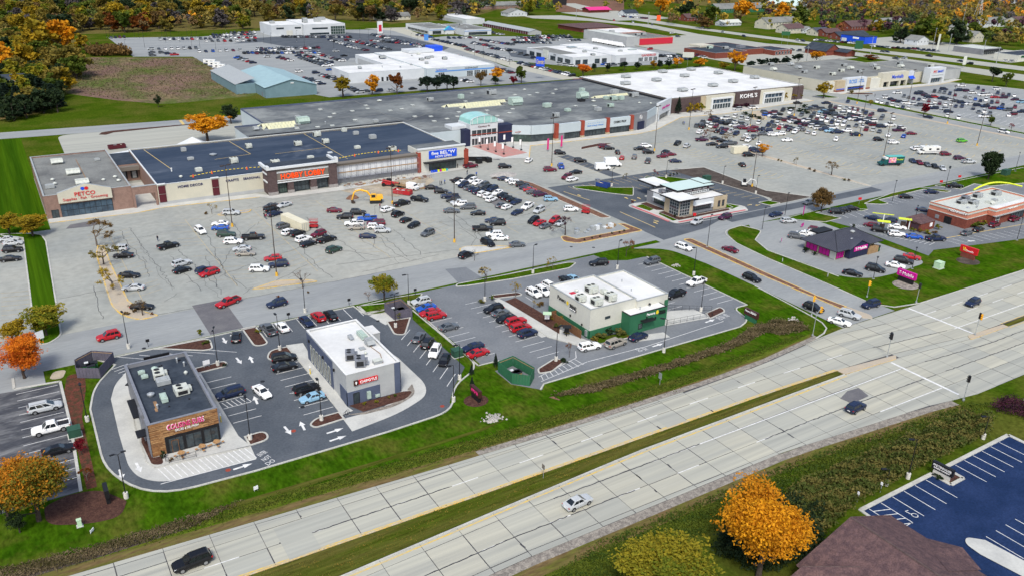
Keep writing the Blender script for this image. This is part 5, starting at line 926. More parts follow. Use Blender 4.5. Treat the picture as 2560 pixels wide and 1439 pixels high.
mb=MB();mb.box(537,553,413,432,0,3.4,'brick_red');mb.box(547,557,402,413,0,3,'brick_red');mb.build('wall',r);mb=MB();mb.face([(536,412,3.2),(536,433,3.2),(545,433,8),(545,412,8)],'roof_dark');mb.face([(554,412,3.2),(545,412,8),(545,433,8),(554,433,3.2)],'roof_dark');mb.face([(537,412.6,3.4),(553,412.6,3.4),(545,412.6,7.8)],'brick_red');mb.face([(546,401,3),(552,401,5),(552,413,5),(546,413,3)],'roof_dark');mb.face([(558,401,3),(558,413,3),(552,413,5),(552,401,5)],'roof_dark');mb.face([(547,401.6,3),(557,401.6,3),(552,401.6,4.9)],'brick_red');mb.build('roof',r)
r=bld('tyre_shop','bright blue shop building beyond the far highway','shop',642,460);bx(r,'wall','sign_blue',(636,652,452,476,0,5.6));bx(r,'roof','roof_dark',(635.8,652.2,451.8,476.2,5.6,5.9));bx(r,'bay','frame_white',(635.8,636,470,475,.2,3));bx(r,'sign_panel','sign_white',(635.9,636,458,464,3.4,4.8))
r=bld('shop_row','dark fronted row of small shops with pale flat roof','shops',678,372);flat(r,664,690,366,390,4.4,'mid_grey','unit_pale',.3,'frame_white');bx(r,'dark_front','dark_trim',(664.2,690,364.4,366,2.6,3.8));glazed(r,'S',366,666,688,.2,2.5,8,1,'glass','frame_white')
r=bld('green_sign_store','white store with small green sign at the right edge','store',660,336);flat(r,652,690,332,350,4.4,'stucco','roof_dark',.3,'frame_white');bx(r,'green_sign','bin_green',(656,664,331.8,332,2.6,4));glazed(r,'S',332,668,688,.2,2.4,5,1)
# houses behind the far highway and along the western edge
HS=[((2,),395,790,'roof_dark','white_wall'),((2,),645,640,'shingle','brick_red')]
def house(x,y,wx,wy,hz,rm,wm,ridge,label,cat='house'):
    r=bld('house',label,cat,x,y);mb=MB();mb.box(x-wx/2,x+wx/2,y-wy/2,y+wy/2,0,hz,wm);mb.build('wall',r);h2=hz+min(wx,wy)*.27;o=.5;mb=MB()
    if ridge == 'X':
        for s in (-1,1): mb.face([(x-wx/2-o,y+s*(wy/2+o),hz-.1),(x+wx/2+o,y+s*(wy/2+o),hz-.1),(x+wx/2+o,y,h2),(x-wx/2-o,y,h2)][::-s],rm)
        for s in (-1,1): mb.face([(x+s*wx/2,y-wy/2,hz),(x+s*wx/2,y+wy/2,hz),(x+s*wx/2,y,h2-.15)],wm)
    else:
        for s in (-1,1): mb.face([(x+s*(wx/2+o),y-wy/2-o,hz-.1),(x+s*(wx/2+o),y+wy/2+o,hz-.1),(x,y+wy/2+o,h2),(x,y-wy/2-o,h2)][::s],rm)
        for s in (-1,1): mb.face([(x-wx/2,y+s*wy/2,hz),(x+wx/2,y+s*wy/2,hz),(x,y+s*wy/2,h2-.15)],wm)
    mb.build('roof',r)
    for i in range(max(2,int(wx/4))): u=x-wx/2+1.4+i*(wx-2.8)/max(1,int(wx/4)-1) if wx > 8 else x-1+i*2;glazed(r,'S',y-wy/2,u-.5,u+.5,hz-2,hz-.7,1,1,'glass','frame_white')
    for i in range(2): v=y-wy*.25+i*wy*.5;glazed(r,'W',x-wx/2,v-.5,v+.5,hz-2,hz-.7,1,1,'glass','frame_white')
    return r
for (X,Y),wx,wy,hz,rm,wm,rg,lb in [
 (G(1725,52),22,14,3.4,'shingle','brick_red','X','red brick house with brown roof beside the far highway'),
 (G(1570,40),18,12,3.2,'roof_dark','white_wall','X','small white house with dark roof behind parked cars, top centre'),
 (G(1940,70),44,16,6,'roof_stone','cream_wall','X','long cream two storey apartment block with grey roof, beyond highway'),
 (G(1975,82),24,14,4.4,'shingle','cream_wall','X','cream house with brown mansard roof in front of apartment block'),
 (G(2045,88),18,12,3.6,'seam_metal','cream_wall','X','cream house with blue grey roof beyond the far highway'),
 (G(2010,82),14,10,3.2,'roof_stone','white_wall','Y','small white house with pale roof between two larger houses'),
 (G(2140,76),40,18,4.6,'shingle','brick_red','X','long red brick building with brown roof behind blue shop'),
 (G(2070,90),22,12,3.4,'shingle','brick_red','X','low brown brick house beside the blue roofed house'),
 (G(2120,96),40,12,3,'roof_dark','brick_red','X','long dark roofed building just left of blue shop'),
 (G(2290,112),16,12,4.4,'roof_stone','white_wall','Y','white house with grey gable behind cars on the far highway'),
 (G(2425,104),16,14,5.4,'roof_stone','cream_wall','Y','cream steep gabled house among trees at upper right'),
 (G(2395,82),14,12,5,'roof_stone','cream_wall','Y','pale cream house half hidden by trees, upper right'),
 (G(2220,64),34,14,4,'roof_stone','white_wall','X','pale roofed building deep among trees, upper right'),
 (G(2470,66),50,18,4.4,'roof_stone','white_wall','X','wide pale roofed building below the pylons, upper right'),
 (G(2550,66),40,20,5,'shingle','cream_wall','X','brown roofed apartment building at the upper right edge'),
 (G(2560,14),90,30,8,'roof_stone','white_wall','X','distant long white warehouse at the top right corner'),
 (G(1960,24),60,24,5,'roof_mint','white_wall','X','far white shed with pale green roof, top right of centre'),
 (G(1840,30),80,20,4.6,'roof_stone','green_wall','X','far long shed with green wall and white roof, top centre'),
 (G(1820,64),26,10,3,'unit_pale','white_wall','X','white trailer home by the far highway'),
 (G(980,50),34,12,3.6,'roof_stone','cream_wall','X','low cream ranch house on lawn behind dealerships'),
 (G(1285,40),24,14,3.6,'roof_stone','white_wall','Y','pale house at left of far road, top centre'),
 (G(18,222),22,14,3.4,'roof_dark','brick_tan','X','dark roofed house at the left edge beside pines'),
 (G(42,240),16,12,3.6,'roof_stone','pale_wall','Y','pale blue house with grey gable by dark pines, left'),
 (G(1255,22),60,14,4,'roof_stone','brick_tan','X','distant tan building with white trucks, top centre'),
 ]: house(X,Y,wx,wy,hz,rm,wm,rg,lb)
ground('ploughed_field','mulch_dry',[G(1390,30),G(1560,34),G(1560,2),G(1390,0)],z=.03)

# ---------------------------------------------------------------- vehicles
# x forward, y left; each body is lofted from stations (x, half width, bottom, top)
BODY={
 'S': dict(L=4.75,st=[(-2.38,.70,.48,.84),(-2.28,.84,.34,.97),(-1.6,.905,.24,1.0),(0,.91,.22,.95),(1.0,.91,.22,.95),(1.75,.885,.22,.84),(2.22,.80,.30,.72),(2.38,.62,.40,.60)],gb=(-1.85,1.0,.93,.80),gt=(-.95,.25,1.44,.60),wb=(-1.42,1.38),r=.33),
 'H': dict(L=4.3,st=[(-2.15,.74,.48,.92),(-2.08,.86,.34,1.0),(-1.5,.89,.24,1.0),(0,.90,.22,.97),(.95,.90,.22,.97),(1.6,.875,.22,.86),(2.02,.79,.30,.74),(2.15,.62,.40,.62)],gb=(-2.0,1.0,.95,.79),gt=(-1.6,.2,1.50,.62),wb=(-1.32,1.30),r=.33),
 'U': dict(L=4.75,st=[(-2.38,.78,.55,1.0),(-2.3,.90,.40,1.08),(-1.6,.94,.30,1.1),(0,.945,.28,1.07),(1.05,.945,.28,1.07),(1.8,.92,.28,1.0),(2.25,.84,.36,.88),(2.38,.68,.46,.74)],gb=(-2.26,1.02,1.05,.85),gt=(-1.95,.22,1.72,.68),wb=(-1.42,1.40),r=.37),
 'M': dict(L=5.1,st=[(-2.55,.80,.50,1.0),(-2.48,.92,.36,1.06),(-1.6,.965,.26,1.08),(0,.97,.24,1.05),(1.3,.965,.24,1.02),(2.0,.92,.24,.92),(2.4,.82,.32,.78),(2.55,.66,.42,.64)],gb=(-2.46,1.45,1.03,.88),gt=(-2.15,.35,1.74,.70),wb=(-1.52,1.52),r=.35),
 'P': dict(L=5.7,st=[(-2.86,.88,.58,1.08),(-2.82,.96,.46,1.12),(-.95,.97,.36,1.12),(-.3,.975,.34,1.12),(1.2,.975,.34,1.12),(2.3,.95,.34,1.06),(2.72,.90,.40,.96),(2.85,.76,.50,.84)],gb=(-1.0,1.22,1.1,.88),gt=(-.78,.5,1.86,.72),wb=(-1.75,1.85),r=.41),
}
def car_parts(ty):
    B=BODY[ty];out={}
    mb=MB();st=B['st'];n=8
    for x,hw,zb,zt in st: mb.v += [(x,-hw*.9,zb),(x,-hw,zb+(zt-zb)*.25),(x,-hw,zt-(zt-zb)*.28),(x,-hw*.9,zt),(x,hw*.9,zt),(x,hw,zt-(zt-zb)*.28),(x,hw,zb+(zt-zb)*.25),(x,hw*.9,zb)]
    k=mb.mi('P')
    for i in range(len(st)-1):
        for j in range(n): mb.f.append((i*n+j,i*n+(j+1) % n,(i+1)*n+(j+1) % n,(i+1)*n+j)[::-1]);mb.m.append(k)
    mb.f.append(tuple(range(n)));mb.m.append(k);e=(len(st)-1)*n;mb.f.append(tuple(e+j for j in reversed(range(n))));mb.m.append(k)
    xb0,xb1,zb,hb=B['gb'];xt0,xt1,zt,ht=B['gt']
    c=[(xb0,-hb,zb),(xb1,-hb,zb),(xb1,hb,zb),(xb0,hb,zb)];t=[(xt0,-ht,zt-.06),(xt1,-ht,zt-.06),(xt1,ht,zt-.06),(xt0,ht,zt-.06)]
    tt=[(xt0+.12,-ht*.85,zt),(xt1-.12,-ht*.85,zt),(xt1-.12,ht*.85,zt),(xt0+.12,ht*.85,zt)]
    for i in range(4):
        j=(i+1) % 4;mb.face([c[i],c[j],t[j],t[i]],'P');mb.face([t[i],t[j],tt[j],tt[i]],'P')
    mb.face(tt,'P')
    if ty == 'P':      # open load bed
        mb.face([(-2.74,-.8,1.13),(-1.05,-.8,1.13),(-1.05,.8,1.13),(-2.74,.8,1.13)],'fan_black')
        for s in (-1,1): mb.box(-2.84,-.98,s*.92-.07,s*.92+.07,1.1,1.24,'P')
        mb.box(-2.86,-2.74,-.86,.86,1.1,1.24,'P')
    if ty in 'UM':
        for s in (-1,1): mb.tube([(xt0+.2,s*ht*.86,zt+.05),(xt1-.2,s*ht*.86,zt+.05)],.025,'dark_trim',4)
    for x in B['wb']:
        for s in (-1,1):
            y=s*(max(q[1] for q in st)+.004);R_=B['r']+.08;pts=[(x+R_*math.cos(a),y,max(.2,B['r']+R_*math.sin(a))) for a in np.linspace(0,2*math.pi,13)[:-1]]
            mb.face(pts if s < 0 else pts[::-1],'fan_black')
    f=st[-1];mb.box(f[0]-.02,f[0]+.012,-f[1]*.7,f[1]*.7,f[2]+.02,f[2]+(f[3]-f[2])*.55,'fan_black',True);mb.box(st[0][0]-.012,st[0][0]+.02,-.26,.26,.62,.76,'sign_white',True)
    out['body']=mb
    mb=MB()
    def pane(a,b,c_,d,e1,e2,f1=.1,f2=.1,off=.012):
        a,b,c_,d=map(Vector,(a,b,c_,d));nn=(b-a).cross(d-a).normalized()*off
        P=lambda u,v: tuple((a*(1-u)+b*u)*(1-v)+(d*(1-u)+c_*u)*v+nn)
        mb.face([P(e1,f1),P(1-e2,f1),P(1-e2,1-f2),P(e1,1-f2)],'car_glass')
    pane(c[1],c[2],t[2],t[1],.06,.06,.06,.06);pane(c[3],c[0],t[0],t[3],.08,.08,.14,.08)
    if ty == 'P': segs=[(.08,.5),(.54,.08)]
    elif ty in 'UM': segs=[(.05,.68),(.36,.38),(.66,.10)]
    else: segs=[(.12,.52),(.52,.12)]
    for a0,a1 in segs: pane(c[0],c[1],t[1],t[0],a0,a1,.12,.1);pane(c[2],c[3],t[3],t[2],a1,a0,.12,.1)
    out['windows']=mb
    mb=MB();r=B['r'];N=14
    for yy,m,rr in ((-.11,'tyre',r),):
        b=len(mb.v);mb.v += [(rr*math.cos(2*math.pi*i/N),y_,rr*math.sin(2*math.pi*i/N)) for y_ in (-.11,.11) for i in range(N)];k=mb.mi('tyre')
        for i in range(N): mb.f.append((b+i,b+(i+1) % N,b+N+(i+1) % N,b+N+i));mb.m.append(k)
        mb.f.append(tuple(b+i for i in reversed(range(N))));mb.m.append(k);mb.f.append(tuple(b+N+i for i in range(N)));mb.m.append(k)
    for s in (-1,1): p=[(r*.66*math.cos(2*math.pi*i/10),s*.113,r*.66*math.sin(2*math.pi*i/10)) for i in range(10)];mb.face(p if s > 0 else p[::-1],'rim')
    out['wheel']=mb
    q=st[-2];mb=MB();mb.face([(q[0]+.02,q[1]*.62,q[3]-.02),(q[0]-.22,q[1]*1.0,q[3]+.02),(q[0]-.18,q[1]*1.02,q[3]-.16),(q[0]+.06,q[1]*.70,q[3]-.17)],'lamp_clear');mb.box(q[0]-.2,q[0]+.03,q[1]*.72,q[1]*.98,q[3]-.16,q[3]-.02,'lamp_clear',True);out['headlight']=mb
    q=st[1];mb=MB();mb.box(q[0]-.075,q[0]+.12,q[1]*.68,q[1]*1.01,q[3]-.24,q[3]-.06,'lamp_red',True);out['taillight']=mb
    mb=MB();mb.box(B['gb'][1]-.55,B['gb'][1]-.38,B['gb'][3]+.06,B['gb'][3]+.24,B['gb'][2]+.03,B['gb'][2]+.17,'P',True);out['mirror']=mb
    return out
PARTS={k: car_parts(k) for k in BODY};_cm={}
def cmesh(ty,part,col,flip=False):
    k=(ty,part,col if part in ('body','mirror') else '',flip)
    if k not in _cm:
        s=PARTS[ty][part];mb=MB();mb.v=[(x,-y,z) for x,y,z in s.v] if flip else s.v;mb.f=[f[::-1] for f in s.f] if flip else s.f;mb.m=s.m;mb.mats=['car_'+col if m == 'P' else m for m in s.mats];me=mb.mesh(part)
        if part == 'body': me.polygons.foreach_set('use_smooth',[False]*len(me.polygons))
        _cm[k]=me
    return _cm[k]
def wheel_pos(ty): B = BODY[ty];hw = max(q[1] for q in B['st']);return [(x,s*(hw-.075),B['r']) for x in B['wb'] for s in (-1,1)]
def full_mesh(ty,col):
    k=(ty,'all',col)
    if k not in _cm:
        mb=MB()
        def add(s,off=(0,0,0),flip=False):
            b=len(mb.v);mb.v += [(x+off[0],(-y if flip else y)+off[1],z+off[2]) for x,y,z in s.v];ms=[mb.mi('car_'+col if m == 'P' else m) for m in s.mats]
            mb.f += [tuple(b+i for i in (f[::-1] if flip else f)) for f in s.f];mb.m += [ms[i] for i in s.m]
        add(PARTS[ty]['body']);add(PARTS[ty]['windows'])
        for p in wheel_pos(ty): add(PARTS[ty]['wheel'],p)
        for f in (False,True): add(PARTS[ty]['headlight'],flip=f);add(PARTS[ty]['taillight'],flip=f)
        _cm[k]=mb.mesh('car')
    return _cm[k]
TYN={'S': ('sedan','sedan'),'H': ('hatchback','hatchback'),'U': ('sport_utility_vehicle','SUV'),'M': ('minivan','minivan'),'P': ('pickup_truck','pickup')}
def add_car(ty,col,X,Y,hd,place,detail):
    nm=TYN[ty][0];z=.05
    if detail:
        o=empty(nm,(X,Y,z),RAD(hd));put('body',cmesh(ty,'body',col),o);put('windows',cmesh(ty,'windows',col),o)
        for p in wheel_pos(ty): put('wheel',cmesh(ty,'wheel',col),o,p)
        for f in (False,True):
            for part in ('headlight','taillight','mirror'): put(part,cmesh(ty,part,col,f),o)
    else: o=put(nm,full_mesh(ty,col),None,(X,Y,z),RAD(hd))
    k_=random.uniform(.95,1.05);o.scale=(k_,random.uniform(.97,1.02),random.uniform(.95,1.05));o.rotation_euler.z += random.gauss(0,.03)
    later(o,'%s %s' % (CARCOL[col][0],TYN[ty][1]),'pickup' if ty == 'P' else 'car','cars '+place,X,Y,place);return o
# surveyed cars: (x, y, type, colour, heading) of the middle of each car
A_,B_=22,-25
LOT='parked before the craft store'
CARS=[]
def cars(place,rows,off=(0,0),k=1.):
    for x,y,ty,c,h in rows: CARS.append((off[0]+x*k,off[1]+y*k,ty,c,h,place))
cars('in the lot before the pet shop',[(296,620,'U','s',155),(308,637,'S','k',155),(323,686,'S','k',B_),(333,717,'S','s',155),(355,764,'S','k',B_),(421,614,'P','k',12),(501,576,'U','w',-82),(454,657,'U','s',20),(455,673,'S','k',20),(512,675,'U','n',20),(523,681,'U','r',200)])
cars(LOT,[(578,531,'U','s',B_),(550,558,'S','w',155),(550,568,'S','b',155),(565,585,'U','e',B_),(583,603,'U','w',B_),(633,592,'P','k',-15),(604,620,'S','s',165),(614,632,'S','t',B_),(648,671,'U','w',B_),(682,644,'H','r',165),(696,660,'U','n',165),(676,514,'S','g',200),(679,523,'U','k',20),(687,533,'S','n',20),(711,511,'S','s',200),(710,564,'U','g',20),(723,580,'U','w',20),(744,583,'U','k',20),(759,597,'U','w',20),(771,608,'S','k',20),(796,584,'U','m',200),(817,598,'P','k',15),(835,623,'U','e',20),(836,525,'S','m',B_),(862,541,'U','k',155),(895,531,'U','k',B_),(918,546,'P','b',155),(885,558,'P','w',155),(891,568,'S','t',155),(940,557,'M','m',155),(939,566,'U','w',B_),(956,575,'U','s',B_),(919,589,'S','n',-30),(969,523,'U','w',15),(995,535,'U','k',22),(1015,549,'H','k',25),(1034,562,'H','k',205),(1069,582,'U','g',205),(1005,508,'P','k',15),(1049,498,'P','k',-50)])
LOT2='in the lot before the variety store'
cars(LOT2,[(1079,468,'S','k',B_),(1103,478,'U','k',-28),(1124,490,'P','n',155),(1134,499,'U','k',155),(1145,505,'S','s',155),(1151,510,'U','w',155),(1170,517,'M','g',155),(1129,526,'S','g',B_),(1195,532,'S','k',155),(1232,550,'S','n',155),(1244,557,'U','k',155),(1207,571,'P','k',B_),(1235,585,'U','w',155),(1250,594,'S','w',155),(1220,607,'M','k',-85),(1293,610,'S','g',-20),(1165,637,'U','k',22)])
cars(LOT2,[(180,235,'S','k',205),(265,285,'S','w',200),(310,335,'U','n',205),(415,385,'S','g',25),(515,420,'S','n',25),(600,470,'U','n',25),(700,520,'U','w',25),(815,560,'U','w',25),(870,625,'U','w',25),(435,205,'U','k',205),(490,250,'U','w',205),(590,290,'S','w',205),(710,345,'U','g',205),(790,400,'U','k',205),(880,415,'U','n',205),(990,480,'S','w',205),(1085,535,'S','k',205),(1170,580,'S','k',25),(1265,625,'S','k',25),(1360,670,'S','n',205),(1065,735,'S','g',25),(1180,770,'H','w',25),(1380,880,'S','n',205),(1590,765,'P','w',211),(1820,840,'M','s',205),
 (1710,1045,'U','k',205),(1830,1090,'S','r',200),(1950,1145,'S','g',20),(2130,1040,'U','r',205),(2240,1095,'S','s',205)],(1120,420),1/8)
cars('beside the long mulch strip',[(1130,210,'S','n',B_),(1280,245,'S','w',B_),(1350,295,'U','w',B_),(1490,335,'U','k',B_),(1560,385,'S','n',B_),(1640,428,'S','r',B_),(1710,478,'S','g',B_),(1840,522,'M','p',-10),(2055,618,'U','c',-22),(2460,820,'U','w',B_)],(1120,420),1/8)
cars('near the mall entrance',[(1177,415,'P','m',0),(1262,416,'U','k',-15),(1322,401,'U','w',40),(1400,382,'U','k',B_),(1451,401,'U','k',B_),(1402,415,'P','b',60),(1375,424,'U','m',-20),(1439,430,'S','k',170),(1416,442,'U','m',205),(1431,448,'U','w',10)])
cars('north of the credit union',[(1544,380,'H','k',60),(1555,394,'H','r',45),(1586,392,'U','g',45),(1620,402,'P','g',45),(1511,366,'M','m',-10),(1522,370,'S','k',B_),(1599,371,'S','k',155),(1615,365,'U','w',B_),(1621,380,'U','k',B_),(1664,379,'S','k',20),(1677,385,'S','m',-20),(1656,390,'S','m',165),(1689,402,'S','n',B_),(1855,411,'H','k',60),(1872,387,'M','k',-15),(1891,376,'U','n',-20)])
cars('on the mall drive',[(1742,554,'U','s',195),(1812,542,'U','p',185),(1710,617,'U','w',-78),(1825,622,'S','m',95),(1880,694,'U','k',-85),(2034,768,'U','k',-82),(2124,785,'U','s',-72),(2099,802,'S','w',-66),(2177,760,'U','n',172),(2022,505,'S','g',182),(1939,535,'S','n',180)])
cars('in the bakery cafe lot',[(1497,656,'U','k',160),(1630,652,'U','g',182),(1741,704,'P','w',182),(1417,699,'S','k',-88),(1436,696,'S','c',-88),(1335,732,'U','w',-86),(1358,727,'U','w',-86),(1376,715,'U','w',-86),(1687,735,'P','k',182),(1474,864,'U','w',-8),(1540,856,'M','t',6),(1596,839,'S','n',5),(1052,752,'U','s',182),(1065,767,'S','b',182),(1075,779,'S','r',182),(1090,788,'U','r',2),(1122,815,'S','g',2),(1182,865,'S','n',182),(1196,880,'S','r',2),(1234,771,'U','k',182),(1252,780,'S','g',2),(1265,794,'S','k',182),(1290,802,'U','r',2),(1302,817,'M','r',2),(1319,831,'U','n',2)])
cars('in the burger restaurant lot',[(2092,528,'U','k',-30),(2110,524,'S','k',-30),(2130,522,'S','k',-30),(2265,491,'S','k',-30),(2329,479,'S','n',-30),(2387,465,'P','k',-30),(2311,524,'S','n',-60),(2182,544,'S','n',110),(2177,561,'H','m',115),(2221,551,'U','n',110),(2200,574,'U','k',-55),(2245,567,'S','w',-55),(2249,586,'U','w',-38),(2280,589,'S','b',-42),(2340,596,'P','n',-25),(2417,581,'S','g',5),(2447,572,'S','k',5),(2487,561,'U','m',3),(2536,547,'U','m',3)])
cars('around the phone shop',[(1972,551,'U','s',-20),(1992,590,'U','g',-55),(2011,584,'S','w',-55),(2030,581,'S','w',-55),(2041,575,'U','m',-55),(2132,681,'S','k',-62),(2189,671,'M','k',-62),(2239,662,'S','w',-62),(2259,651,'U','k',-58),(2280,641,'S','r',-58)])
cars('in the right part of the big lot',[(2292,371,'S','w',155),(2364,385,'U','m',-20),(2399,395,'U','p',-20),(2422,404,'P','s',B_),(2284,402,'S','n',230),(2299,406,'S','m',230),(2316,411,'S','g',230),(2337,415,'S','k',230),(2356,420,'S','s',230),(2405,352,'U','l',-15),(2510,329,'U','w',-88),(2320,292,'S','n',92)])
cars('around the two small restaurants',[(271,839,'U','r',183),(570,754,'P','r',200),(590,839,'S','k',78),(575,980,'M','n',184),(692,757,'U','n',185),(670,822,'P','g',93),(705,815,'S','w',93),(766,801,'S','n',-87),(795,790,'U','r',93),(825,786,'M','k',93),(710,892,'M','k',-4),(711,914,'S','k',-4),(766,970,'U','k',0),(780,991,'S','c',184),(655,977,'S','w',-78),(1047,840,'S','g',48),(1069,855,'U','k',48),(1087,877,'U','w',228),(1111,897,'S','k',228)])
cars('in the worn lot at the left edge',[(112,1015,'M','s',-3),(127,1068,'P','w',180),(145,1121,'S','k',0)])
cars('in the lot at the far left edge',[(22,597,'S','s',-12),(32,606,'S','s',-12),(31,623,'U','k',-12),(26,645,'S','k',-12)])
cars('on the highway',[(480,1401,'U','k',182),(1445,1252,'S','s',2),(2140,1016,'U','n',3),(2432,755,'U','n',183)])
H_,N_=-25,30
def quick(place,off,k,side,end):
    for h,lst in ((H_,side),(N_,end)):
        for x,y,cc in lst: ty=cc[1] if len(cc) > 1 else random.choice('SSUUUH');CARS.append((off[0]+x*k,off[1]+y*k,ty,cc[0],h+random.choice((0,180)),place))
KL='in the department store lot'
quick(KL,(1680,260),1/8,[(1310,100,'sU'),(1630,70,'wU'),(1045,285,'wU'),(880,280,'n'),(910,345,'nU'),(820,310,'m'),(1040,380,'n'),(1190,330,'gS'),(1120,390,'k'),(1240,420,'wS'),(1310,360,'w'),(1330,460,'p'),(1420,400,'g'),(1440,480,'m'),(1480,440,'w'),(1620,460,'mS'),(1610,535,'mU'),(1830,510,'nP'),(1910,530,'nU'),(1850,600,'gS'),(1990,605,'wU'),(2160,595,'wU'),(2300,720,'wS'),(600,715,'pP'),(880,685,'kS'),(1000,735,'kS'),(800,800,'kS'),(1000,850,'kU'),(1160,785,'gP'),(1500,860,'wU'),(1695,930,'nU'),(1900,215,'bU'),(2010,235,'w'),(2080,265,'n'),(2120,200,'kS'),(2180,295,'g'),(2300,325,'m'),(2400,260,'n'),(2420,350,'w'),(2530,370,'n'),(1870,155,'g'),(2010,165,'m')],
 [(1270,240,'wU'),(1400,275,'s'),(1520,300,'w'),(1740,365,'w'),(505,430,'g'),(610,370,'gP'),(620,450,'kP'),(700,415,'w'),(790,435,'wU'),(880,450,'mU'),(900,540,'k'),(1000,490,'n'),(1010,570,'n'),(1080,515,'m'),(1190,545,'sP'),(1285,590,'n'),(560,560,'wU'),(670,615,'w'),(1430,695,'t'),(1490,640,'w'),(1520,725,'w'),(1620,665,'gP'),(1735,785,'w'),(2000,360,'n'),(1930,420,'n'),(2045,435,'g'),(2110,385,'w'),(2200,430,'w'),(2140,480,'r'),(2310,450,'p'),(2350,510,'n'),(2430,490,'g'),(2460,550,'w'),(2540,500,'g'),(2220,120,'kU'),(2360,165,'w'),(300,835,'sU'),(110,785,'kP')])
quick(KL,(1980,250),1/8,[(120,55,'kS'),(680,55,'nS'),(350,180,'g'),(480,205,'tU'),(430,140,'n'),(610,235,'c'),(620,180,'g'),(720,260,'n'),(760,210,'k'),(820,280,'k'),(890,310,'g'),(990,270,'s'),(1000,340,'p'),(1130,350,'n'),(1200,300,'g'),(1220,380,'w'),(1280,325,'m'),(1330,400,'n'),(1400,350,'w'),(1440,440,'w'),(1520,370,'g'),(1560,460,'n'),(1600,420,'w'),(1640,490,'m'),(1790,525,'nU'),(1960,495,'wP'),(2140,600,'pP'),(2190,550,'w'),(2390,665,'m'),(1810,215,'n'),(40,440,'w'),(130,450,'n'),(90,390,'m'),(200,390,'p'),(220,480,'m'),(290,415,'w'),(320,500,'p'),(420,450,'g'),(430,525,'w'),(520,460,'n'),(530,560,'w'),(640,585,'nU'),(630,510,'g'),(820,550,'wU'),(900,640,'nP'),(1090,615,'wU'),(750,620,'c'),(1290,690,'nP'),(1730,790,'k'),(2030,850,'wU'),(2500,970,'w')],
 [(190,295,'g'),(380,345,'k'),(430,290,'g'),(500,370,'m'),(530,310,'w'),(600,390,'w'),(650,345,'m'),(700,415,'w'),(800,440,'n'),(850,390,'w'),(910,475,'w'),(960,405,'w'),(1030,490,'w'),(1060,450,'w'),(1130,530,'g'),(1285,510,'g'),(1410,520,'w'),(1490,580,'mP'),(1625,590,'s'),(1750,625,'g'),(1930,705,'w'),(2235,720,'b'),(2035,365,'w'),(1820,320,'n'),(1790,365,'g'),(770,125,'k'),(870,145,'p'),(960,155,'wU'),(1045,200,'w'),(1150,210,'w'),(1250,230,'w'),(1360,255,'w'),(1200,180,'m'),(1310,190,'m'),(1420,215,'g'),(1480,260,'nU'),(1565,310,'m'),(1610,270,'p'),(1095,155,'s'),(90,600,'sP'),(40,560,'g'),(140,570,'g'),(325,640,'s'),(445,665,'w'),(880,785,'w'),(1120,25,'n')])
quick('in the far retail lot',(2180,200),.14873,[(420,210,'w'),(780,225,'n'),(830,210,'n'),(240,290,'w'),(330,320,'n'),(390,345,'m'),(470,360,'n'),(570,385,'w'),(680,395,'w'),(790,420,'g'),(900,250,'p'),(950,285,'n'),(1050,280,'r'),(1170,300,'n'),(1260,320,'n'),(1350,330,'w'),(1420,350,'g'),(1510,375,'n'),(1640,400,'w'),(1780,420,'n'),(1900,440,'n'),(2030,470,'m'),(2180,480,'b'),(2280,500,'g'),(1010,430,'w'),(1040,470,'n'),(1210,480,'s'),(1290,530,'n'),(1450,170,'n'),(1600,180,'p'),(1690,210,'w'),(1500,90,'w'),(1210,150,'n'),(1850,250,'w'),(1950,240,'w'),(2060,285,'r'),(2210,290,'p'),(2400,325,'p'),(2360,570,'m'),(2100,150,'w'),(2500,370,'c'),(2520,530,'n'),(1870,610,'w')],
 [(90,360,'w'),(165,375,'w'),(255,395,'g'),(345,415,'w'),(430,435,'w'),(520,455,'n'),(615,470,'w'),(540,270,'g'),(620,290,'g'),(700,310,'p'),(790,325,'n'),(880,325,'w'),(960,350,'m'),(1060,370,'w'),(1140,390,'p'),(1235,410,'w'),(1330,400,'w'),(1410,440,'n'),(1515,440,'n'),(1050,190,'k'),(1140,200,'g'),(1220,210,'g'),(1310,230,'n'),(1400,250,'m'),(1570,285,'g'),(1655,300,'s'),(1740,320,'b'),(1825,345,'n'),(1915,335,'w'),(2015,375,'n'),(2110,370,'m'),(2200,415,'n'),(1705,475,'n'),(1795,535,'g'),(1890,530,'w'),(1985,565,'g'),(2300,590,'w'),(1270,595,'w'),(1455,635,'w'),(2405,455,'m'),(2115,220,'n'),(2205,240,'p'),(2300,255,'n'),(2390,260,'w'),(1785,140,'n'),(1870,175,'p')])
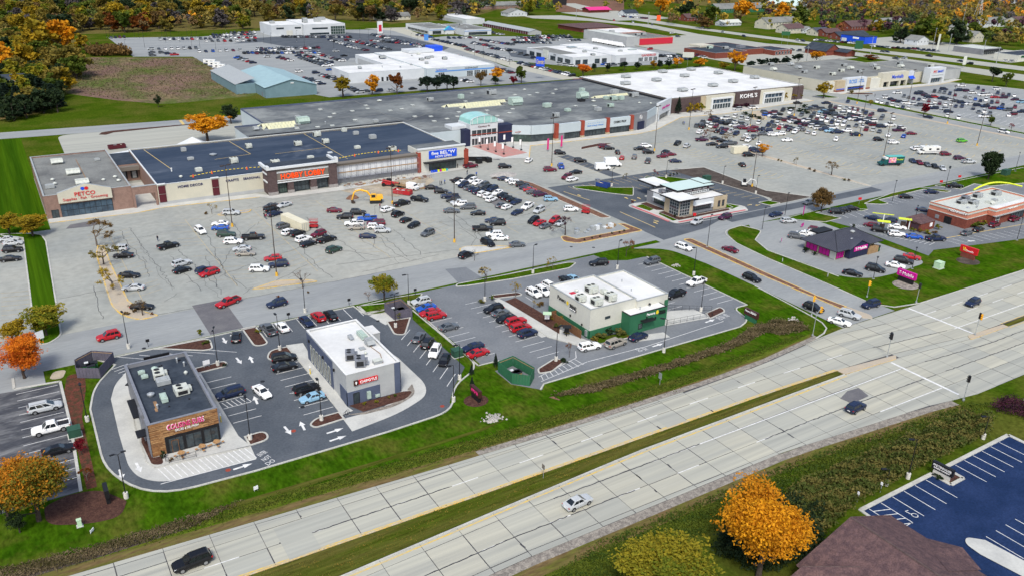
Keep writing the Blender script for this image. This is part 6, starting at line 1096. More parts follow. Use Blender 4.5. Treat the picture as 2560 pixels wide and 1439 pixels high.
# dealers' stock: rows between two survey points (quarter-tile coordinates)
def row(c,x0,y0,x1,y1,n,hd,jit=1.):
    for i in range(n):
        t=i/max(1,n-1);CARS.append((640*c+(x0+(x1-x0)*t)/4,(y0+(y1-y0)*t)/4,random.choice('SSUUUP'),random.choices('kwsgrmnb',[3,5,3,4,1.4,1.4,4,.8])[0],hd+random.choice((0,180)),'dealer'))
for a in [(0,1600,392,2100,388,12,90),(0,2100,372,2550,378,12,90),(0,2130,350,2550,345,13,90),(0,2310,330,2540,320,7,90),(0,2060,410,2550,405,9,90),(0,1590,490,1960,480,7,90),(0,1990,515,2400,500,7,90),(0,2440,530,2560,525,4,90),(0,1505,490,1525,550,3,0),(0,1620,525,1745,545,3,0),(0,2370,575,2530,625,5,0),(0,1110,375,1240,370,4,90),
 (1,10,505,620,475,15,90),(1,10,530,620,525,16,90),(1,20,490,330,480,9,90),(1,270,368,940,370,24,90),(1,740,395,920,450,7,0),(1,910,400,1170,440,10,0),(1,1000,415,1160,455,7,0),(1,1170,405,1560,440,12,0),(1,940,465,1100,500,6,0),(1,1180,460,1330,492,7,0),(1,1390,400,1690,470,12,0),(1,1480,420,1690,475,8,0),(1,1160,345,1310,378,7,0),(1,650,545,860,605,8,0),(1,450,575,700,655,10,0),(1,510,555,740,625,8,0),(1,240,575,350,602,4,0),(1,110,565,420,555,2,0),(1,660,750,810,792,7,0),(1,490,780,660,835,8,0),(1,430,712,600,725,2,0),(1,800,510,880,555,2,0),(1,730,650,740,695,2,0),
 (1,1920,540,2300,645,20,0),(1,2190,715,2300,730,3,0),(1,2320,665,2560,725,11,0),(1,1770,392,2090,465,13,0),(1,2110,490,2540,605,16,0),(1,1630,350,1740,368,6,0),(1,2170,430,2380,465,8,0),(1,2260,400,2560,445,12,0),(1,2340,480,2540,505,7,0),(1,1930,380,2190,375,6,90),(1,2320,320,2460,345,5,0),(1,960,880,1040,920,4,0),(1,1100,910,1350,900,3,0),(1,1570,885,1575,886,1,0),(1,2080,800,2140,815,3,0),
 (2,10,400,460,400,16,90),(2,60,380,580,375,15,90),(2,30,425,380,428,11,90),(2,250,360,560,362,9,90),(2,80,630,600,755,22,0),(2,1460,560,1800,556,13,90),(2,1580,585,1770,590,6,90),(2,1850,555,1930,575,3,0),(2,930,645,1000,645,3,0),(2,480,635,600,655,3,0),(2,20,520,140,550,3,0),(2,1100,165,1340,185,11,0),(2,560,405,670,400,4,90),(2,1600,330,1660,365,2,0),(2,1020,205,1400,245,3,60),(2,1900,280,2320,362,3,75),(2,1380,490,1400,492,1,0),(2,220,575,310,585,2,0),
 (3,480,400,900,435,12,0),(3,1050,460,1150,470,3,80),(3,1200,475,1500,490,7,80),(3,1550,500,1700,510,4,0),(3,0,500,110,505,5,0),(3,160,495,310,505,3,0),(3,1280,585,1360,580,2,80),(3,1150,515,1190,516,2,80),(3,1920,610,2020,635,2,80),(3,2380,610,2440,612,2,0),(3,1610,560,1612,560,1,80),(3,300,405,350,410,2,80)]: row(*a)
pl=[]
for x,y,ty,c,h,place in CARS:
    X,Y=G(x,y,.75);pl.append((depth(X,Y),X,Y,ty,c,h,place))
# settle the survey errors: no two cars may stand in one another
_P=np.array([(q[1],q[2]) for q in pl]);_h=np.radians([q[5] for q in pl]);_u=np.stack([np.cos(_h),np.sin(_h)],1)*1.35;_O=_P.copy()
for it in range(14):
    C=np.concatenate([_P+_u,_P,_P-_u]);D=C[:,None,:]-C[None,:,:];L_=np.sqrt((D**2).sum(2))+1e-6;n_=len(_P);same=np.arange(3*n_) % n_;ov=np.clip(2.02-L_,0,None);ov[same[:,None] == same[None,:]]=0
    mv=(D/L_[:,:,None]*ov[:,:,None]*.25).sum(1);_P=_P+(mv[:n_]+mv[n_:2*n_]+mv[2*n_:])*.6;_P=_O+np.clip(_P-_O,-1.6,1.6)
pl=[(depth(p[0],p[1]),float(p[0]),float(p[1]),*q[3:]) for p,q in zip(_P,pl)]
pl.sort(key=lambda q: q[0])
near,rest=[q for q in pl if q[6] != 'dealer'][:296],None
ids=set(id(q) for q in near);rest=[q for q in pl if id(q) not in ids]
for d,X,Y,ty,c,h,place in near: add_car(ty,c,X,Y,h,place,d < 285)
# everything farther: one mass of cars
V,Fc,Cc=[],[],[]
for d,X,Y,ty,c,h,place in rest:
    B=BODY[ty];st=B['st'];ca,sa=math.cos(RAD(h)),math.sin(RAD(h));col=CARCOL[c][1];b=len(V)
    def T(x,y,z): return (X+x*ca-y*sa,Y+x*sa+y*ca,z+.05)
    hw=st[3][1];x0,x1=st[0][0],st[-1][0];xb0,xb1,zb,hb=B['gb'];xt0,xt1,zt,ht=B['gt']
    V += [T(x0,-hw*.9,.3),T(x1,-hw*.8,.3),T(x1,hw*.8,.3),T(x0,hw*.9,.3),T(x0,-hw*.9,zb),T(x1-.15,-hw*.8,zb-.25),T(x1-.15,hw*.8,zb-.25),T(x0,hw*.9,zb),T(xb1,-hw,zb),T(xb1,hw,zb)]
    V += [T(xb0,-hb,zb),T(xb1,-hb,zb),T(xb1,hb,zb),T(xb0,hb,zb),T(xt0,-ht,zt),T(xt1,-ht,zt),T(xt1,ht,zt),T(xt0,ht,zt)]
    gl=(.012,.015,.019)
    for f,cc in (((0,1,5,8,4),col),((2,3,7,9,6),col),((1,2,6,5),col),((3,0,4,7),col),((4,8,9,7),col),((8,5,6,9),col),((10,11,15,14),gl),((11,12,16,15),gl),((12,13,17,16),gl),((13,10,14,17),gl),((14,15,16,17),col)): Fc.append(tuple(b+i for i in f));Cc.append((*cc,1))
    for wx in B['wb']:
        for s in (-1,1):
            b2=len(V);V += [T(wx-.33,s*hw,.0),T(wx+.33,s*hw,0),T(wx+.33,s*hw,.62),T(wx-.33,s*hw,.62)];Fc.append((b2,b2+1,b2+2,b2+3));Cc.append((.015,.015,.016,1))
me=bpy.data.meshes.new('distant_cars');me.from_pydata(V,[],Fc);me.materials.append(MT['paint_mixed'])
at=me.attributes.new('paint','FLOAT_COLOR','FACE');at.data.foreach_set('color',np.array(Cc,dtype=np.float32).ravel())
tag(put('distant_cars',me),'mass of far parked cars in the dealer and retail lots','cars',kind='stuff')

# --- special vehicles
def vehicle(name,label,cat,px,py,hd,group=None): X,Y = G(px,py);return thing(name,label,cat,(X,Y,.05),RAD(hd),group)
def lbx(r,name,m,*bs):
    for b in bs: mb=MB((1e-9,0,0));mb.box(*b,m,bottom=True);o=mb.build(name,r)
    return o
def wheels(r,xs,hw,rad=.42):
    mb=MB();N=12;mb.v=[(rad*math.cos(2*math.pi*i/N),y,rad*math.sin(2*math.pi*i/N)) for y in (-.14,.14) for i in range(N)];k=mb.mi('tyre')
    for i in range(N): mb.f.append((i,(i+1) % N,N+(i+1) % N,N+i));mb.m.append(k)
    mb.f += [tuple(reversed(range(N))),tuple(range(N,2*N))];mb.m += [k,k];me=mb.mesh('wheel')
    for x in xs:
        for s in (-1,1): put('wheel',me,r,(x,s*hw,rad))
def lprism(r,name,m,prof,hw,taper=1.):
    """side profile (x, z) pulled across the width"""
    mb=MB((1e-9,0,0));n=len(prof);mb.v=[(x,-hw,z) for x,z in prof]+[(x,hw,z) for x,z in prof];k=mb.mi(m)
    mb.f=[tuple(range(n)),tuple(reversed(range(n,2*n)))]+[(i,n+i,n+(i+1) % n,(i+1) % n) for i in range(n)];mb.m=[k]*(n+2);return mb.build(name,r)
r=vehicle('delivery_truck','dark green box truck with colourful picture on its side','truck',2222,414,-22+180)
lbx(r,'cargo_box','truck_green',(-5.2,1.4,-1.25,1.25,1.0,3.5));lbx(r,'box_roof','truck_roof',(-5.22,1.42,-1.27,1.27,3.5,3.62));lbx(r,'side_picture','truck_art',(-1.8,1.2,1.255,1.27,1.3,3.3));lprism(r,'cab','truck_green',[(1.5,.6),(4.4,.6),(4.4,1.3),(3.2,1.5),(2.8,2.5),(1.5,2.6)],1.1);lbx(r,'wind_deflector','rv_white',(1.45,2.6,-1.1,1.1,2.6,3.3));lbx(r,'windscreen','car_glass',(2.85,3.05,-.95,.95,1.6,2.3));lbx(r,'chassis','dark_trim',(-5,4,-.5,.5,.5,1));wheels(r,(-3.4,3.2),1.0,.5);mbt=text('Festival',r,(-3.4,1.3,2.5),2.4,.6,'lime',math.pi)
r=vehicle('motorhome','white motorhome with grey stripes beside parked cars','motorhome',2320,386,155)
lprism(r,'body','rv_white',[(-4.2,.7),(2.4,.7),(2.5,1.9),(3.4,2.1),(3.4,3.1),(3.0,3.3),(-4.2,3.3)],1.2);lprism(r,'cab','rv_white',[(2.4,.55),(4.4,.55),(4.4,1.15),(3.4,1.35),(2.9,2.0),(2.4,2.0)],1.0);lbx(r,'stripe','mid_grey',(-4.1,2.4,1.2,1.215,1.0,1.25),(-4.1,2.4,-1.215,-1.2,1.0,1.25),(-4.1,2.4,1.2,1.215,1.45,1.55));lbx(r,'windows','car_glass',(-3.6,-2.4,1.2,1.22,1.9,2.6),(-.2,.8,1.2,1.22,1.9,2.6),(2.6,3.1,.99,1.01,1.4,1.9),(3.1,3.3,-.8,.8,1.45,1.9));lbx(r,'roof_unit','unit_pale',(-1,0,-.5,.5,3.3,3.6),(1.2,1.9,-.4,.4,3.3,3.5));wheels(r,(-2.4,3.4),1.0,.4)
r=vehicle('cargo_van','white high roof cargo van north of the credit union','van',1506,425,-20)
lprism(r,'body','car_w',[(-2.8,.4),(2.7,.4),(2.8,1.1),(1.9,1.35),(1.2,2.3),(.8,2.5),(-2.8,2.5)],1.0);lbx(r,'windows','car_glass',(.9,1.5,-1.01,-.98,1.35,1.95),(.9,1.5,.98,1.01,1.35,1.95));wheels(r,(-1.8,1.8),.92,.36)
r=vehicle('box_truck','white box truck just behind the cargo van','truck',1531,417,-20)
lbx(r,'cargo_box','car_w',(-3.2,1.2,-1.2,1.2,.9,3.3));lprism(r,'cab','car_w',[(1.25,.5),(3.2,.5),(3.2,1.2),(2.5,1.4),(2.0,2.3),(1.25,2.4)],1.0);lbx(r,'windscreen','car_glass',(2.1,2.35,-.85,.85,1.5,2.1));wheels(r,(-2,2.3),.95,.42)
r=vehicle('storage_container','cream shipping container parked before the craft store','container',738,568,-78)
lbx(r,'box','container_cream',(-5.6,5.6,-1.2,1.2,.15,2.7));mb=MB((1e-9,0,0))
for i in range(36):
    for s in (-1,1): mb.box(-5.5+i*.306,-5.38+i*.306,s*1.2-.03,s*1.2+.03,.3,2.6,'container_cream')
mb.build('corrugation',r);lbx(r,'door_bars','unit_grey',(5.6,5.66,-.9,-.82,.3,2.6),(5.6,5.66,-.3,-.22,.3,2.6),(5.6,5.66,.3,.38,.3,2.6),(5.6,5.66,.85,.93,.3,2.6))
r=vehicle('storage_container','cream shipping container beside the department store lot island','container',1847,384,-14)
lbx(r,'box','container_cream',(-3.2,3.2,-1.2,1.2,.15,2.8));lbx(r,'door_bars','unit_grey',(3.2,3.26,-.6,-.5,.3,2.6),(3.2,3.26,.5,.6,.3,2.6))
# builders' machines in front of the craft store
r=vehicle('excavator','yellow tracked excavator with its arm lowered on the building site','excavator',940,507,-22)
for s in (-1,1):
    lprism(r,'track','fan_black',[(-1.9,.2),(-1.6,0),(1.6,0),(1.9,.2),(1.9,.6),(1.6,.85),(-1.6,.85),(-1.9,.6)],.3).location=(0,s*1.05,0)
lbx(r,'turntable','digger_yellow',(-1.8,1.5,-1.2,1.2,1.0,1.45));lprism(r,'engine_hood','digger_yellow',[(.2,1.4),(2.2,1.4),(2.2,2.2),(1.9,2.4),(.2,2.4)],1.15);lprism(r,'cab','digger_yellow',[(-1.6,1.4),(.1,1.4),(.1,3.0),(-1.3,3.0),(-1.7,2.2)],.5).location=(0,-.6,0);lbx(r,'cab_glass','car_glass',(-1.35,-.1,-1.13,-1.1,1.9,2.8),(-1.35,-.1,-.12,-.08,1.9,2.8))
mb=MB((1e-9,0,0));mb.tube([(-1.2,.3,1.6),(-2.6,.3,3.5),(-4.6,.3,4.1),(-6.4,.3,3.6)],[.28,.34,.3,.2],'digger_yellow',6);mb.build('boom',r);mb=MB((1e-9,0,0));mb.tube([(-5.9,.3,4.1),(-6.6,.3,3.2),(-7.3,.3,.9)],[.2,.28,.16],'digger_yellow',6);mb.build('stick',r);mb=MB((1e-9,0,0));mb.tube([(-1.8,.3,2.2),(-3.6,.3,3.4)],.1,'galv',6);mb.tube([(-4.4,.3,4.5),(-6.2,.3,4.2)],.1,'galv',6);mb.build('ram',r);lprism(r,'bucket','bronze',[(-7.6,.9),(-6.9,1.0),(-6.3,.2),(-6.9,0),(-7.5,.2)],.6)
r=vehicle('telehandler','red and black telehandler loader beside the fire damaged wall','loader',972,466,-40)
lbx(r,'chassis','machine_red',(-2.2,2.2,-.8,.8,.7,1.4));lprism(r,'cab','black_metal',[(-.8,1.4),(.9,1.4),(.6,2.5),(-.7,2.5)],.45).location=(0,.4,0);mb=MB((1e-9,0,0));mb.tube([(-2.1,-.4,2.0),(3.6,-.4,1.3)],.25,'machine_red',6);mb.build('boom',r);lbx(r,'fork','black_metal',(3.6,3.8,-1,.3,.4,1.4),(3.8,5,-.9,-.75,.4,.5),(3.8,5,0,.15,.4,.5));wheels(r,(-1.5,1.5),.95,.62)
def skip(label,px,py,hd,m,L=6.,fill='frame_white',hh=1.5):
    r=vehicle('waste_container',label,'dumpster',px,py,hd);t=.12;mb=MB((1e-9,0,0));mb.box(-L/2,L/2,-1.15,-1.15+t,.2,hh,m,True);mb.box(-L/2,L/2,1.15-t,1.15,.2,hh,m,True);mb.box(-L/2,-L/2+t,-1.03,1.03,.2,hh,m,True);mb.box(L/2-t,L/2,-1.03,1.03,.2,hh,m,True);mb.box(-L/2+t,L/2-t,-1.03,1.03,.2,.4,m);mb.build('body',r)
    mb=MB((1e-9,0,0))
    for i in range(7):
        for s in (-1,1): x=-L/2+.3+i*(L-.6)/6;mb.box(x-.06,x+.06,s*1.15-.06,s*1.15+.06,.2,hh-.05,m)
    mb.build('rib',r);rr=random.Random(px);mb=MB((1e-9,0,0))
    for i in range(10): x,y=rr.uniform(-L/2+.5,L/2-.8),rr.uniform(-.9,.4);mb.box(x,x+rr.uniform(.4,1.2),y,y+.5,.4,hh*rr.uniform(.6,.95),rr.choice([fill,'container_cream','timber']))
    mb.build('rubbish',r);return r
skip('long red open dumpster full of white rubbish on the building site',1007,486,-52,'machine_red');skip('maroon dumpster on the service yard behind the pet shop',293,372,5,'maroon_panel',fill='mid_grey');skip('blue open dumpster full of timber beside the credit union',1507,468,-70,'blue_bin',4.4,'timber')
r=vehicle('flatbed_van','white cargo van with wooden rack trailer behind it on the building site','van',1028,474,-62)
lprism(r,'body','car_w',[(-1.4,.4),(2.6,.4),(2.7,1.1),(1.9,1.35),(1.3,2.1),(.9,2.2),(-1.4,2.2)],.95);lbx(r,'windscreen','car_glass',(1.5,1.85,-.8,.8,1.42,1.9));lbx(r,'flatbed','timber',(-6,-1.6,-1.1,1.1,.8,.95));mb=MB((1e-9,0,0))
for x in (-5.9,-4.5,-3.1,-1.8):
    for s in (-1,1): mb.tube([(x,s*1.05,.9),(x,s*1.05,2.1)],.05,'timber',4)
for s in (-1,1): mb.tube([(-5.9,s*1.05,2.1),(-1.8,s*1.05,2.1)],.05,'timber',4)
mb.build('rack',r);wheels(r,(-4.6,-3.6,1.8),.9,.36)
def lift(label,px,py,hd,m='machine_red'):
    r=vehicle('scissor_lift',label,'lift',px,py,hd);lbx(r,'base',m,(-1.2,1.2,-.5,.5,.3,.9));mb=MB((1e-9,0,0))
    for s in (-1,1): mb.tube([(-1.1,s*.4,.9),(1.1,s*.4,1.5)],.05,m,4);mb.tube([(1.1,s*.4,.9),(-1.1,s*.4,1.5)],.05,m,4)
    for z in (1.6,2.1,2.6): mb.tube([(-1.2,-.5,z),(1.2,-.5,z),(1.2,.5,z),(-1.2,.5,z),(-1.2,-.5,z)],.04,m,4)
    mb.box(-1.2,1.2,-.5,.5,1.5,1.6,m);mb.build('platform',r);wheels(r,(-.9,.9),.5,.25)
lift('red scissor lift between cars and the cream container',785,570,-30);lift('red scissor lift by the end of the mulch strip',1464,534,-60)
r=vehicle('mini_excavator','white compact excavator digging beside the credit union lot','excavator',1860,466,-40)
for s in (-1,1): lprism(r,'track','fan_black',[(-1.1,.1),(-.9,0),(.9,0),(1.1,.1),(1.1,.4),(.9,.5),(-.9,.5),(-1.1,.4)],.2).location=(0,s*.6,0)
lbx(r,'body','rv_white',(-.9,.6,-.7,.7,.6,1.4));lprism(r,'cab','black_metal',[(-.5,1.4),(.5,1.4),(.4,2.5),(-.5,2.5)],.5);mb=MB((1e-9,0,0));mb.tube([(.6,0,1),(2.0,0,2.6),(3.6,0,2.2),(4.2,0,.5)],[.15,.18,.15,.12],'rv_white',6);mb.build('arm',r)
# RV trailers and box trucks in the dealer yards
for i in range(6):
    t=i/5;r=vehicle('travel_trailer','white and blue travel trailer','trailer',525+t*60,162+t*30,-30);PENDING.append((r,'white travel trailer with blue trim','trailer','travel trailers along the field fence',525+t*60,'along the field fence'))
    lprism(r,'body','rv_white',[(-3.6,.6),(3.2,.6),(3.8,1.4),(3.4,3.0),(-3.6,3.1)],1.2);lbx(r,'stripe','sign_navy',(-3.5,3.2,1.2,1.22,.7,1.1),(-3.5,3.2,-1.22,-1.2,.7,1.1));lbx(r,'windows','car_glass',(-2,-.8,-1.22,-1.2,1.7,2.4),(.6,1.8,-1.22,-1.2,1.7,2.4));wheels(r,(-.5,.5),1.0,.36)
for i in range(6):
    t=i/5;r=vehicle('box_truck','white box truck','truck',1490+t*62,107+t*11,-55);PENDING.append((r,'white box truck beside the grey warehouse','truck','white trucks beside the grey warehouse',1490+t*62,''))
    lbx(r,'cargo_box','car_w',(-3.2,1.2,-1.2,1.2,.9,3.3));lprism(r,'cab','car_w',[(1.25,.5),(3.2,.5),(3.2,1.2),(2.5,1.4),(2.0,2.3),(1.25,2.4)],1.0);lbx(r,'windscreen','car_glass',(2.1,2.35,-.85,.85,1.5,2.1));wheels(r,(-2,2.3),.95,.42)

# ---------------------------------------------------------------- lamp posts
_lamp={}
def lamp(X,Y,h,kind,base,place,hd=0.):
    """kind: twin (two flat heads), one (single arm), wing (two drooping heads)"""
    o=empty('lamp_post',(X,Y,.03),hd);k=(round(h,1),kind,base)
    if k not in _lamp:
        pm='bronze' if h > 12 else 'black_metal';r=.30 if base == 'yellow' else .34;hb=1.0 if base != 'none' else .15
        a=MB();a.cyl(0,0,0,hb,r*(1.15 if base == 'yellow' else 1),{'yellow': 'lot_base_yellow','white': 'post_base','none': 'galv'}[base],12,r);p=MB();w_=.13 if h > 12 else .085;p.tube([(0,0,hb),(0,0,h)],[w_,w_*.6],pm,8)
        arm=MB();hd_=MB()
        if kind == 'one': arm.tube([(0,0,h),(.75,0,h+.03)],.05,pm,5);hd_.box(.5,1.35,-.2,.2,h-.06,h+.1,pm,True)
        elif kind == 'wing': arm.tube([(-.55,0,h+.22),(0,0,h-.05),(.55,0,h+.22)],.05,pm,5);hd_.box(.42,1.1,-.16,.16,h+.16,h+.27,pm,True);hd_.box(-1.1,-.42,-.16,.16,h+.16,h+.27,pm,True)
        else: arm.tube([(-.9,0,h),(.9,0,h)],.07,pm,5);hd_.box(.55,1.5,-.32,.32,h-.08,h+.18,pm,True);hd_.box(-1.5,-.55,-.32,.32,h-.08,h+.18,pm,True)
        _lamp[k]=[m.mesh(n) for n,m in (('post_base',a),('pole',p),('arm',arm),('lamp_head',hd_))]
    for n,me in zip(('post_base','pole','arm','lamp_head'),_lamp[k]): put(n,me,o)
    later(o,{'yellow': 'tall brown lamp post with yellow base','white': 'black lamp post with pale base','none': 'slim lamp post'}[base],'lamp post','lamp posts '+place,X,Y,place)
    return o
for x,y in ((581,567),(981,510),(692,690),(1136,606),(1379,416),(1636,378),(1880,467),(2208,396),(2442,365),(2148,342),(1875,318),(1722,325),(1985,290),(2142,260),(2270,260),(2368,310)): X,Y=G(x,y);lamp(X,Y,17.6 if y < 700 else 17,'twin','yellow','in the mall lots',.3)
for x,y,hz,k,hd in ((316,1244,7.6,'wing',.1),(219,1052,7.6,'one',-1.6),(322,870,7.6,'one',1.6),(545,913,7.6,'wing',1.2),(626,1098,7.6,'one',1.4),(804,1050,7.6,'one',1.5),(1134,1003,7.4,'one',3.1),(1149,948,7.4,'one',3.1),(989,818,7.6,'wing',.2),(700,875,7.6,'one',1.6),(763,781,7.6,'one',1.6),(1022,762,7.4,'one',3.1),(1212,752,7.4,'one',2),(1390,902,7.4,'one',.3),(1659,880,7.4,'one',2.2),(1752,778,7.4,'wing',1),(1332,684,7.4,'one',.3),(1734,688,7.4,'one',3),(1543,672,7.4,'one',.4)): X,Y=G(x,y);lamp(X,Y,hz,k,'white','around the small restaurants',hd)
for x,y,hz,k in ((1529,466,6,'one'),(1665,445,6,'one'),(1806,460,6,'one'),(1889,485,6,'one')): X,Y=G(x,y);lamp(X,Y,hz,k,'white','around the credit union',.4)
for x,y,hz,k in ((1768,618,9,'one'),(1962,540,7,'one'),(2183,697,5.5,'one'),(2280,672,5.5,'one'),(2230,506,7,'one'),(2362,476,8,'twin'),(2542,601,6.5,'one'),(2284,565,6,'one'),(2538,429,7,'one'),(1905,575,6.5,'one')): X,Y=G(x,y);lamp(X,Y,hz,k,'none','around the phone shop and burger restaurant',.5)
for x,y,hz,k in ((2269,1195,7.2,'one'),(2215,1212,3,'one'),(2457,1096,4.4,'one')): X,Y=G(x,y);lamp(X,Y,hz,k,'white','beside the dark blue lot',2.6)
for i,(x,y) in enumerate([(267,94),(275,93),(283,91),(337,95),(348,96),(358,96),(405,93),(417,94),(428,95),(468,93),(480,94),(492,94),(537,88),(564,76),(592,88),(610,80),(362,120),(415,108),(315,130),(450,107),(480,118),(500,120),(540,126),(560,110),(660,110),(678,112),(742,105),(762,124),(835,130),(900,98),(922,103),(957,112),(977,99),(1028,112),(1045,118),(1098,120),(1118,112),(1186,140),(1208,146),(1240,158),(1274,162)]): X,Y=G(x,y);lamp(X,Y,8,'one','none','in the far dealer lots',.6)

# ---------------------------------------------------------------- traffic signals and street furniture
def signal(X,Y,label,heads,hd,h=4.6,mast=0.,plain=False):
    o=thing('traffic_signal',label,'traffic light',(X,Y,.1),hd);mb=MB((1e-9,0,0));mb.cyl(0,0,0,.35,.22,'galv',10);mb.build('post_base',o);mb=MB((1e-9,0,0));mb.tube([(0,0,.3),(0,0,h)],.07,'galv',6);mb.build('pole',o)
    if mast: mb=MB((1e-9,0,0));mb.tube([(0,0,h-.2),(mast,0,h+.2)],.08,'galv',6);mb.build('mast_arm',o)
    for dx,dz,m in heads:
        mb=MB((1e-9,0,0));mb.box(dx-.22,dx+.22,-.2,.2,h+dz-1.3,h+dz,m,True)
        for k in range(3): mb.cyl(dx,0,0,0,.01,m,6);mb.box(dx-.16,dx+.16,-.42,-.2,h+dz-.30-k*.42,h+dz-.24-k*.42,m,True)
        b=mb.build('signal_head',o);mb=MB((1e-9,0,0))
        for k in range(3): z=h+dz-.36-k*.42;mb.face([(dx+.12*math.cos(a),-.21,z+.12*math.sin(a)) for a in np.linspace(0,5.5,8)],'lamp_red' if k == 0 else 'fan_black')
        l=mb.build('lens',None);l.parent=b
K,YL='sign_black','signal_yellow'
for px,py,lb,hs,hd,mast,h in ((2217,893,'traffic signal with two black heads on the left median nose',((-.25,.9,K),(.3,.9,K)),-2.4,0,4.6),(2437,838,'traffic signal with orange backed head on the right median nose',((0,.9,K),(.35,.7,YL)),-1.2,0,4.4),(2408,1001,'traffic signal at the grass corner below the crossing',((0,.8,K),),-2.3,0,4.4),(2028,789,'yellow traffic signal beside the black SUV at the drive',((0,.4,YL),),.6,0,4.4),(2031,840,'mast arm traffic signal with yellow head at the ditch corner',((3.0,.4,YL),),.35,3.2,5.4),(2290,757,'traffic signal on the lawn corner above the crossing',((0,.5,K),),.8,0,4.4),(2167,743,'yellow signal near the phone shop lawn',((0,.5,YL),),.8,0,3.6),(2557,1008,'traffic signal at the right edge by bare bushes',((0,.8,K),),-2,0,4)): X,Y=G(px,py);signal(X,Y,lb,hs,hd,h,mast)
def post_sign(name,label,px,py,h,bw,bh,m,hd=0.,posts=1,txt=None,tm='sign_white',pm='galv',cat='sign'):
    X,Y=G(px,py);o=thing(name,label,cat,(X,Y,.03),hd);mb=MB((1e-9,0,0))
    for i in range(posts): dx=0 if posts == 1 else (-bw*.35 if i == 0 else bw*.35);mb.tube([(dx,0,0),(dx,0,h)],.05,pm,5)
    mb.build('post',o);mb=MB((1e-9,0,0));mb.box(-bw/2,bw/2,-.1,-.04,h-bh,h,m,True);mb.build('board',o)
    if txt: text(txt,o,(0,-.12,h-bh/2),bw*.85,bh*.5,tm,name='lettering')
    return o
def monument(name,label,px,py,hd,w_,h,panel,base,lines,bw=None):
    X,Y=G(px,py);o=thing(name,label,'sign',(X,Y,.05),hd+1e-6);bw=bw or w_*.8;mb=MB((1e-9,0,0));mb.box(-bw/2,bw/2,-.25,.25,0,h*.45,base);mb.build('plinth',o);mb=MB((1e-9,0,0));mb.box(-w_/2,w_/2,-.3,.3,h*.45,h,panel,True);mb.build('panel',o)
    for t,z,tw,th,m in lines: text(t,o,(0,-.33,z),tw,th,m)
    return o
WS = -math.pi/2      # boards that face west along the highway
monument('monument_sign','magenta and black phone shop sign on the lawn',2263,706,WS,5.0,3.0,'sign_magenta','sign_black',[('T·Mobile',2.2,4.0,.8,'sign_white')]);monument('monument_sign','red burger restaurant sign on brick base in the lawn',2418,646,WS,4.8,3.2,'sign_red','brick_red',[("McDonald's",2.1,2.8,.5,'sign_white')])
X,Y=G(2418,646);mb=MB()
for s in (-1,1): mb.tube([(X-.36,Y+1.3+s*.35-.35*abs(s),2.0),(X-.36,Y+1.3+s*.2,2.9),(X-.36,Y+1.3,2.2)],.09,'sign_yellow',5)
o_=[o for o in COL.objects if o.name.startswith('monument_sign')][-1];e_=mb.build('arches',None);e_.parent=o_;e_.matrix_parent_inverse=o_.matrix_basis.inverted()
monument('monument_sign','brown and yellow bakery cafe sign at the lot corner',1876,802,WS,3.8,2.6,'sign_brown','green_wall',[('Panera BREAD',2.2,3.2,.45,'sign_white')]);X,Y=G(1876,802)
monument('monument_sign','dark red restaurant sign in a round mulch bed',1190,998,WS,3.2,2.4,'sign_brown','sign_black',[('CHIPOTLE',1.75,2.4,.55,'sign_pink')]);monument('monument_sign','black funeral home sign with white lettering',2352,1193,WS+.05,3.4,2.3,'sign_black','post_base',[('PFOTENHAUER',1.85,2.9,.36,'sign_white'),('FUNERAL HOME EAST',1.4,2.6,.22,'sign_white')],2.6);monument('monument_sign','narrow black restaurant sign board beside the orange tree',270,1250,WS,2.4,2.4,'sign_black','sign_black',[])
for px,py,rad,nm in ((1190,1001,2.1,'mulch'),(2264,712,3.0,'gravel'),(2420,653,2.8,'soil')):
    X,Y=G(px,py);ground('sign_bed',nm,[(X+rad*math.cos(a)*1.1,Y+rad*math.sin(a)) for a in np.linspace(0,2*math.pi,17)[:-1]],z=.07)
post_sign('road_sign','tall brown sign on the median of the highway',1358,1195,2.6,.7,.8,'taupe',WS);post_sign('pole_box','grey box on a post in the ditch verge',1649,962,2.6,.8,1.2,'galv',WS,cat='utility box');post_sign('directory_sign','white and blue two post sign at the west lawn strip',100,855,2.4,2.0,1.7,'sign_white',.5,2);post_sign('pylon_sign','blue dealer sign board high on two posts',1349,200,13,2.6*2,5.4,'sign_blue',-.9,2,'Chevrolet','sign_yellow');post_sign('pylon_sign','small blue square dealer sign by the dealer street',1066,118,9,3.6,4.4,'sky_blue',-.9);post_sign('pylon_sign','white sign on a post beside the brick building',1718,166,9,7.5,3.4,'unit_pale',-.6);post_sign('pylon_sign','orange diamond sign with black panels by the far highway',1644,75,13,3.6,5,'cone_orange',-.6);post_sign('billboard','dark billboard with white words above the ploughed field',1398,22,12,17,8,'sign_black',-.5,2);post_sign('pylon_sign','tall white pylon sign near the far crossing',2341,132,14,1.5,12,'unit_pale',-.6);post_sign('pylon_sign','green and white pylon sign by the brick restaurant',2142,144,12,6,6,'bin_green',-.6);post_sign('pylon_sign','white pylon panel in front of the brown roofed building',2408,170,8,2.2,6,'unit_pale',-.6);post_sign('pylon_sign','white sign frame with green stripe by the far highway',1960,118,12,7,3,'bin_green',-.6,2)
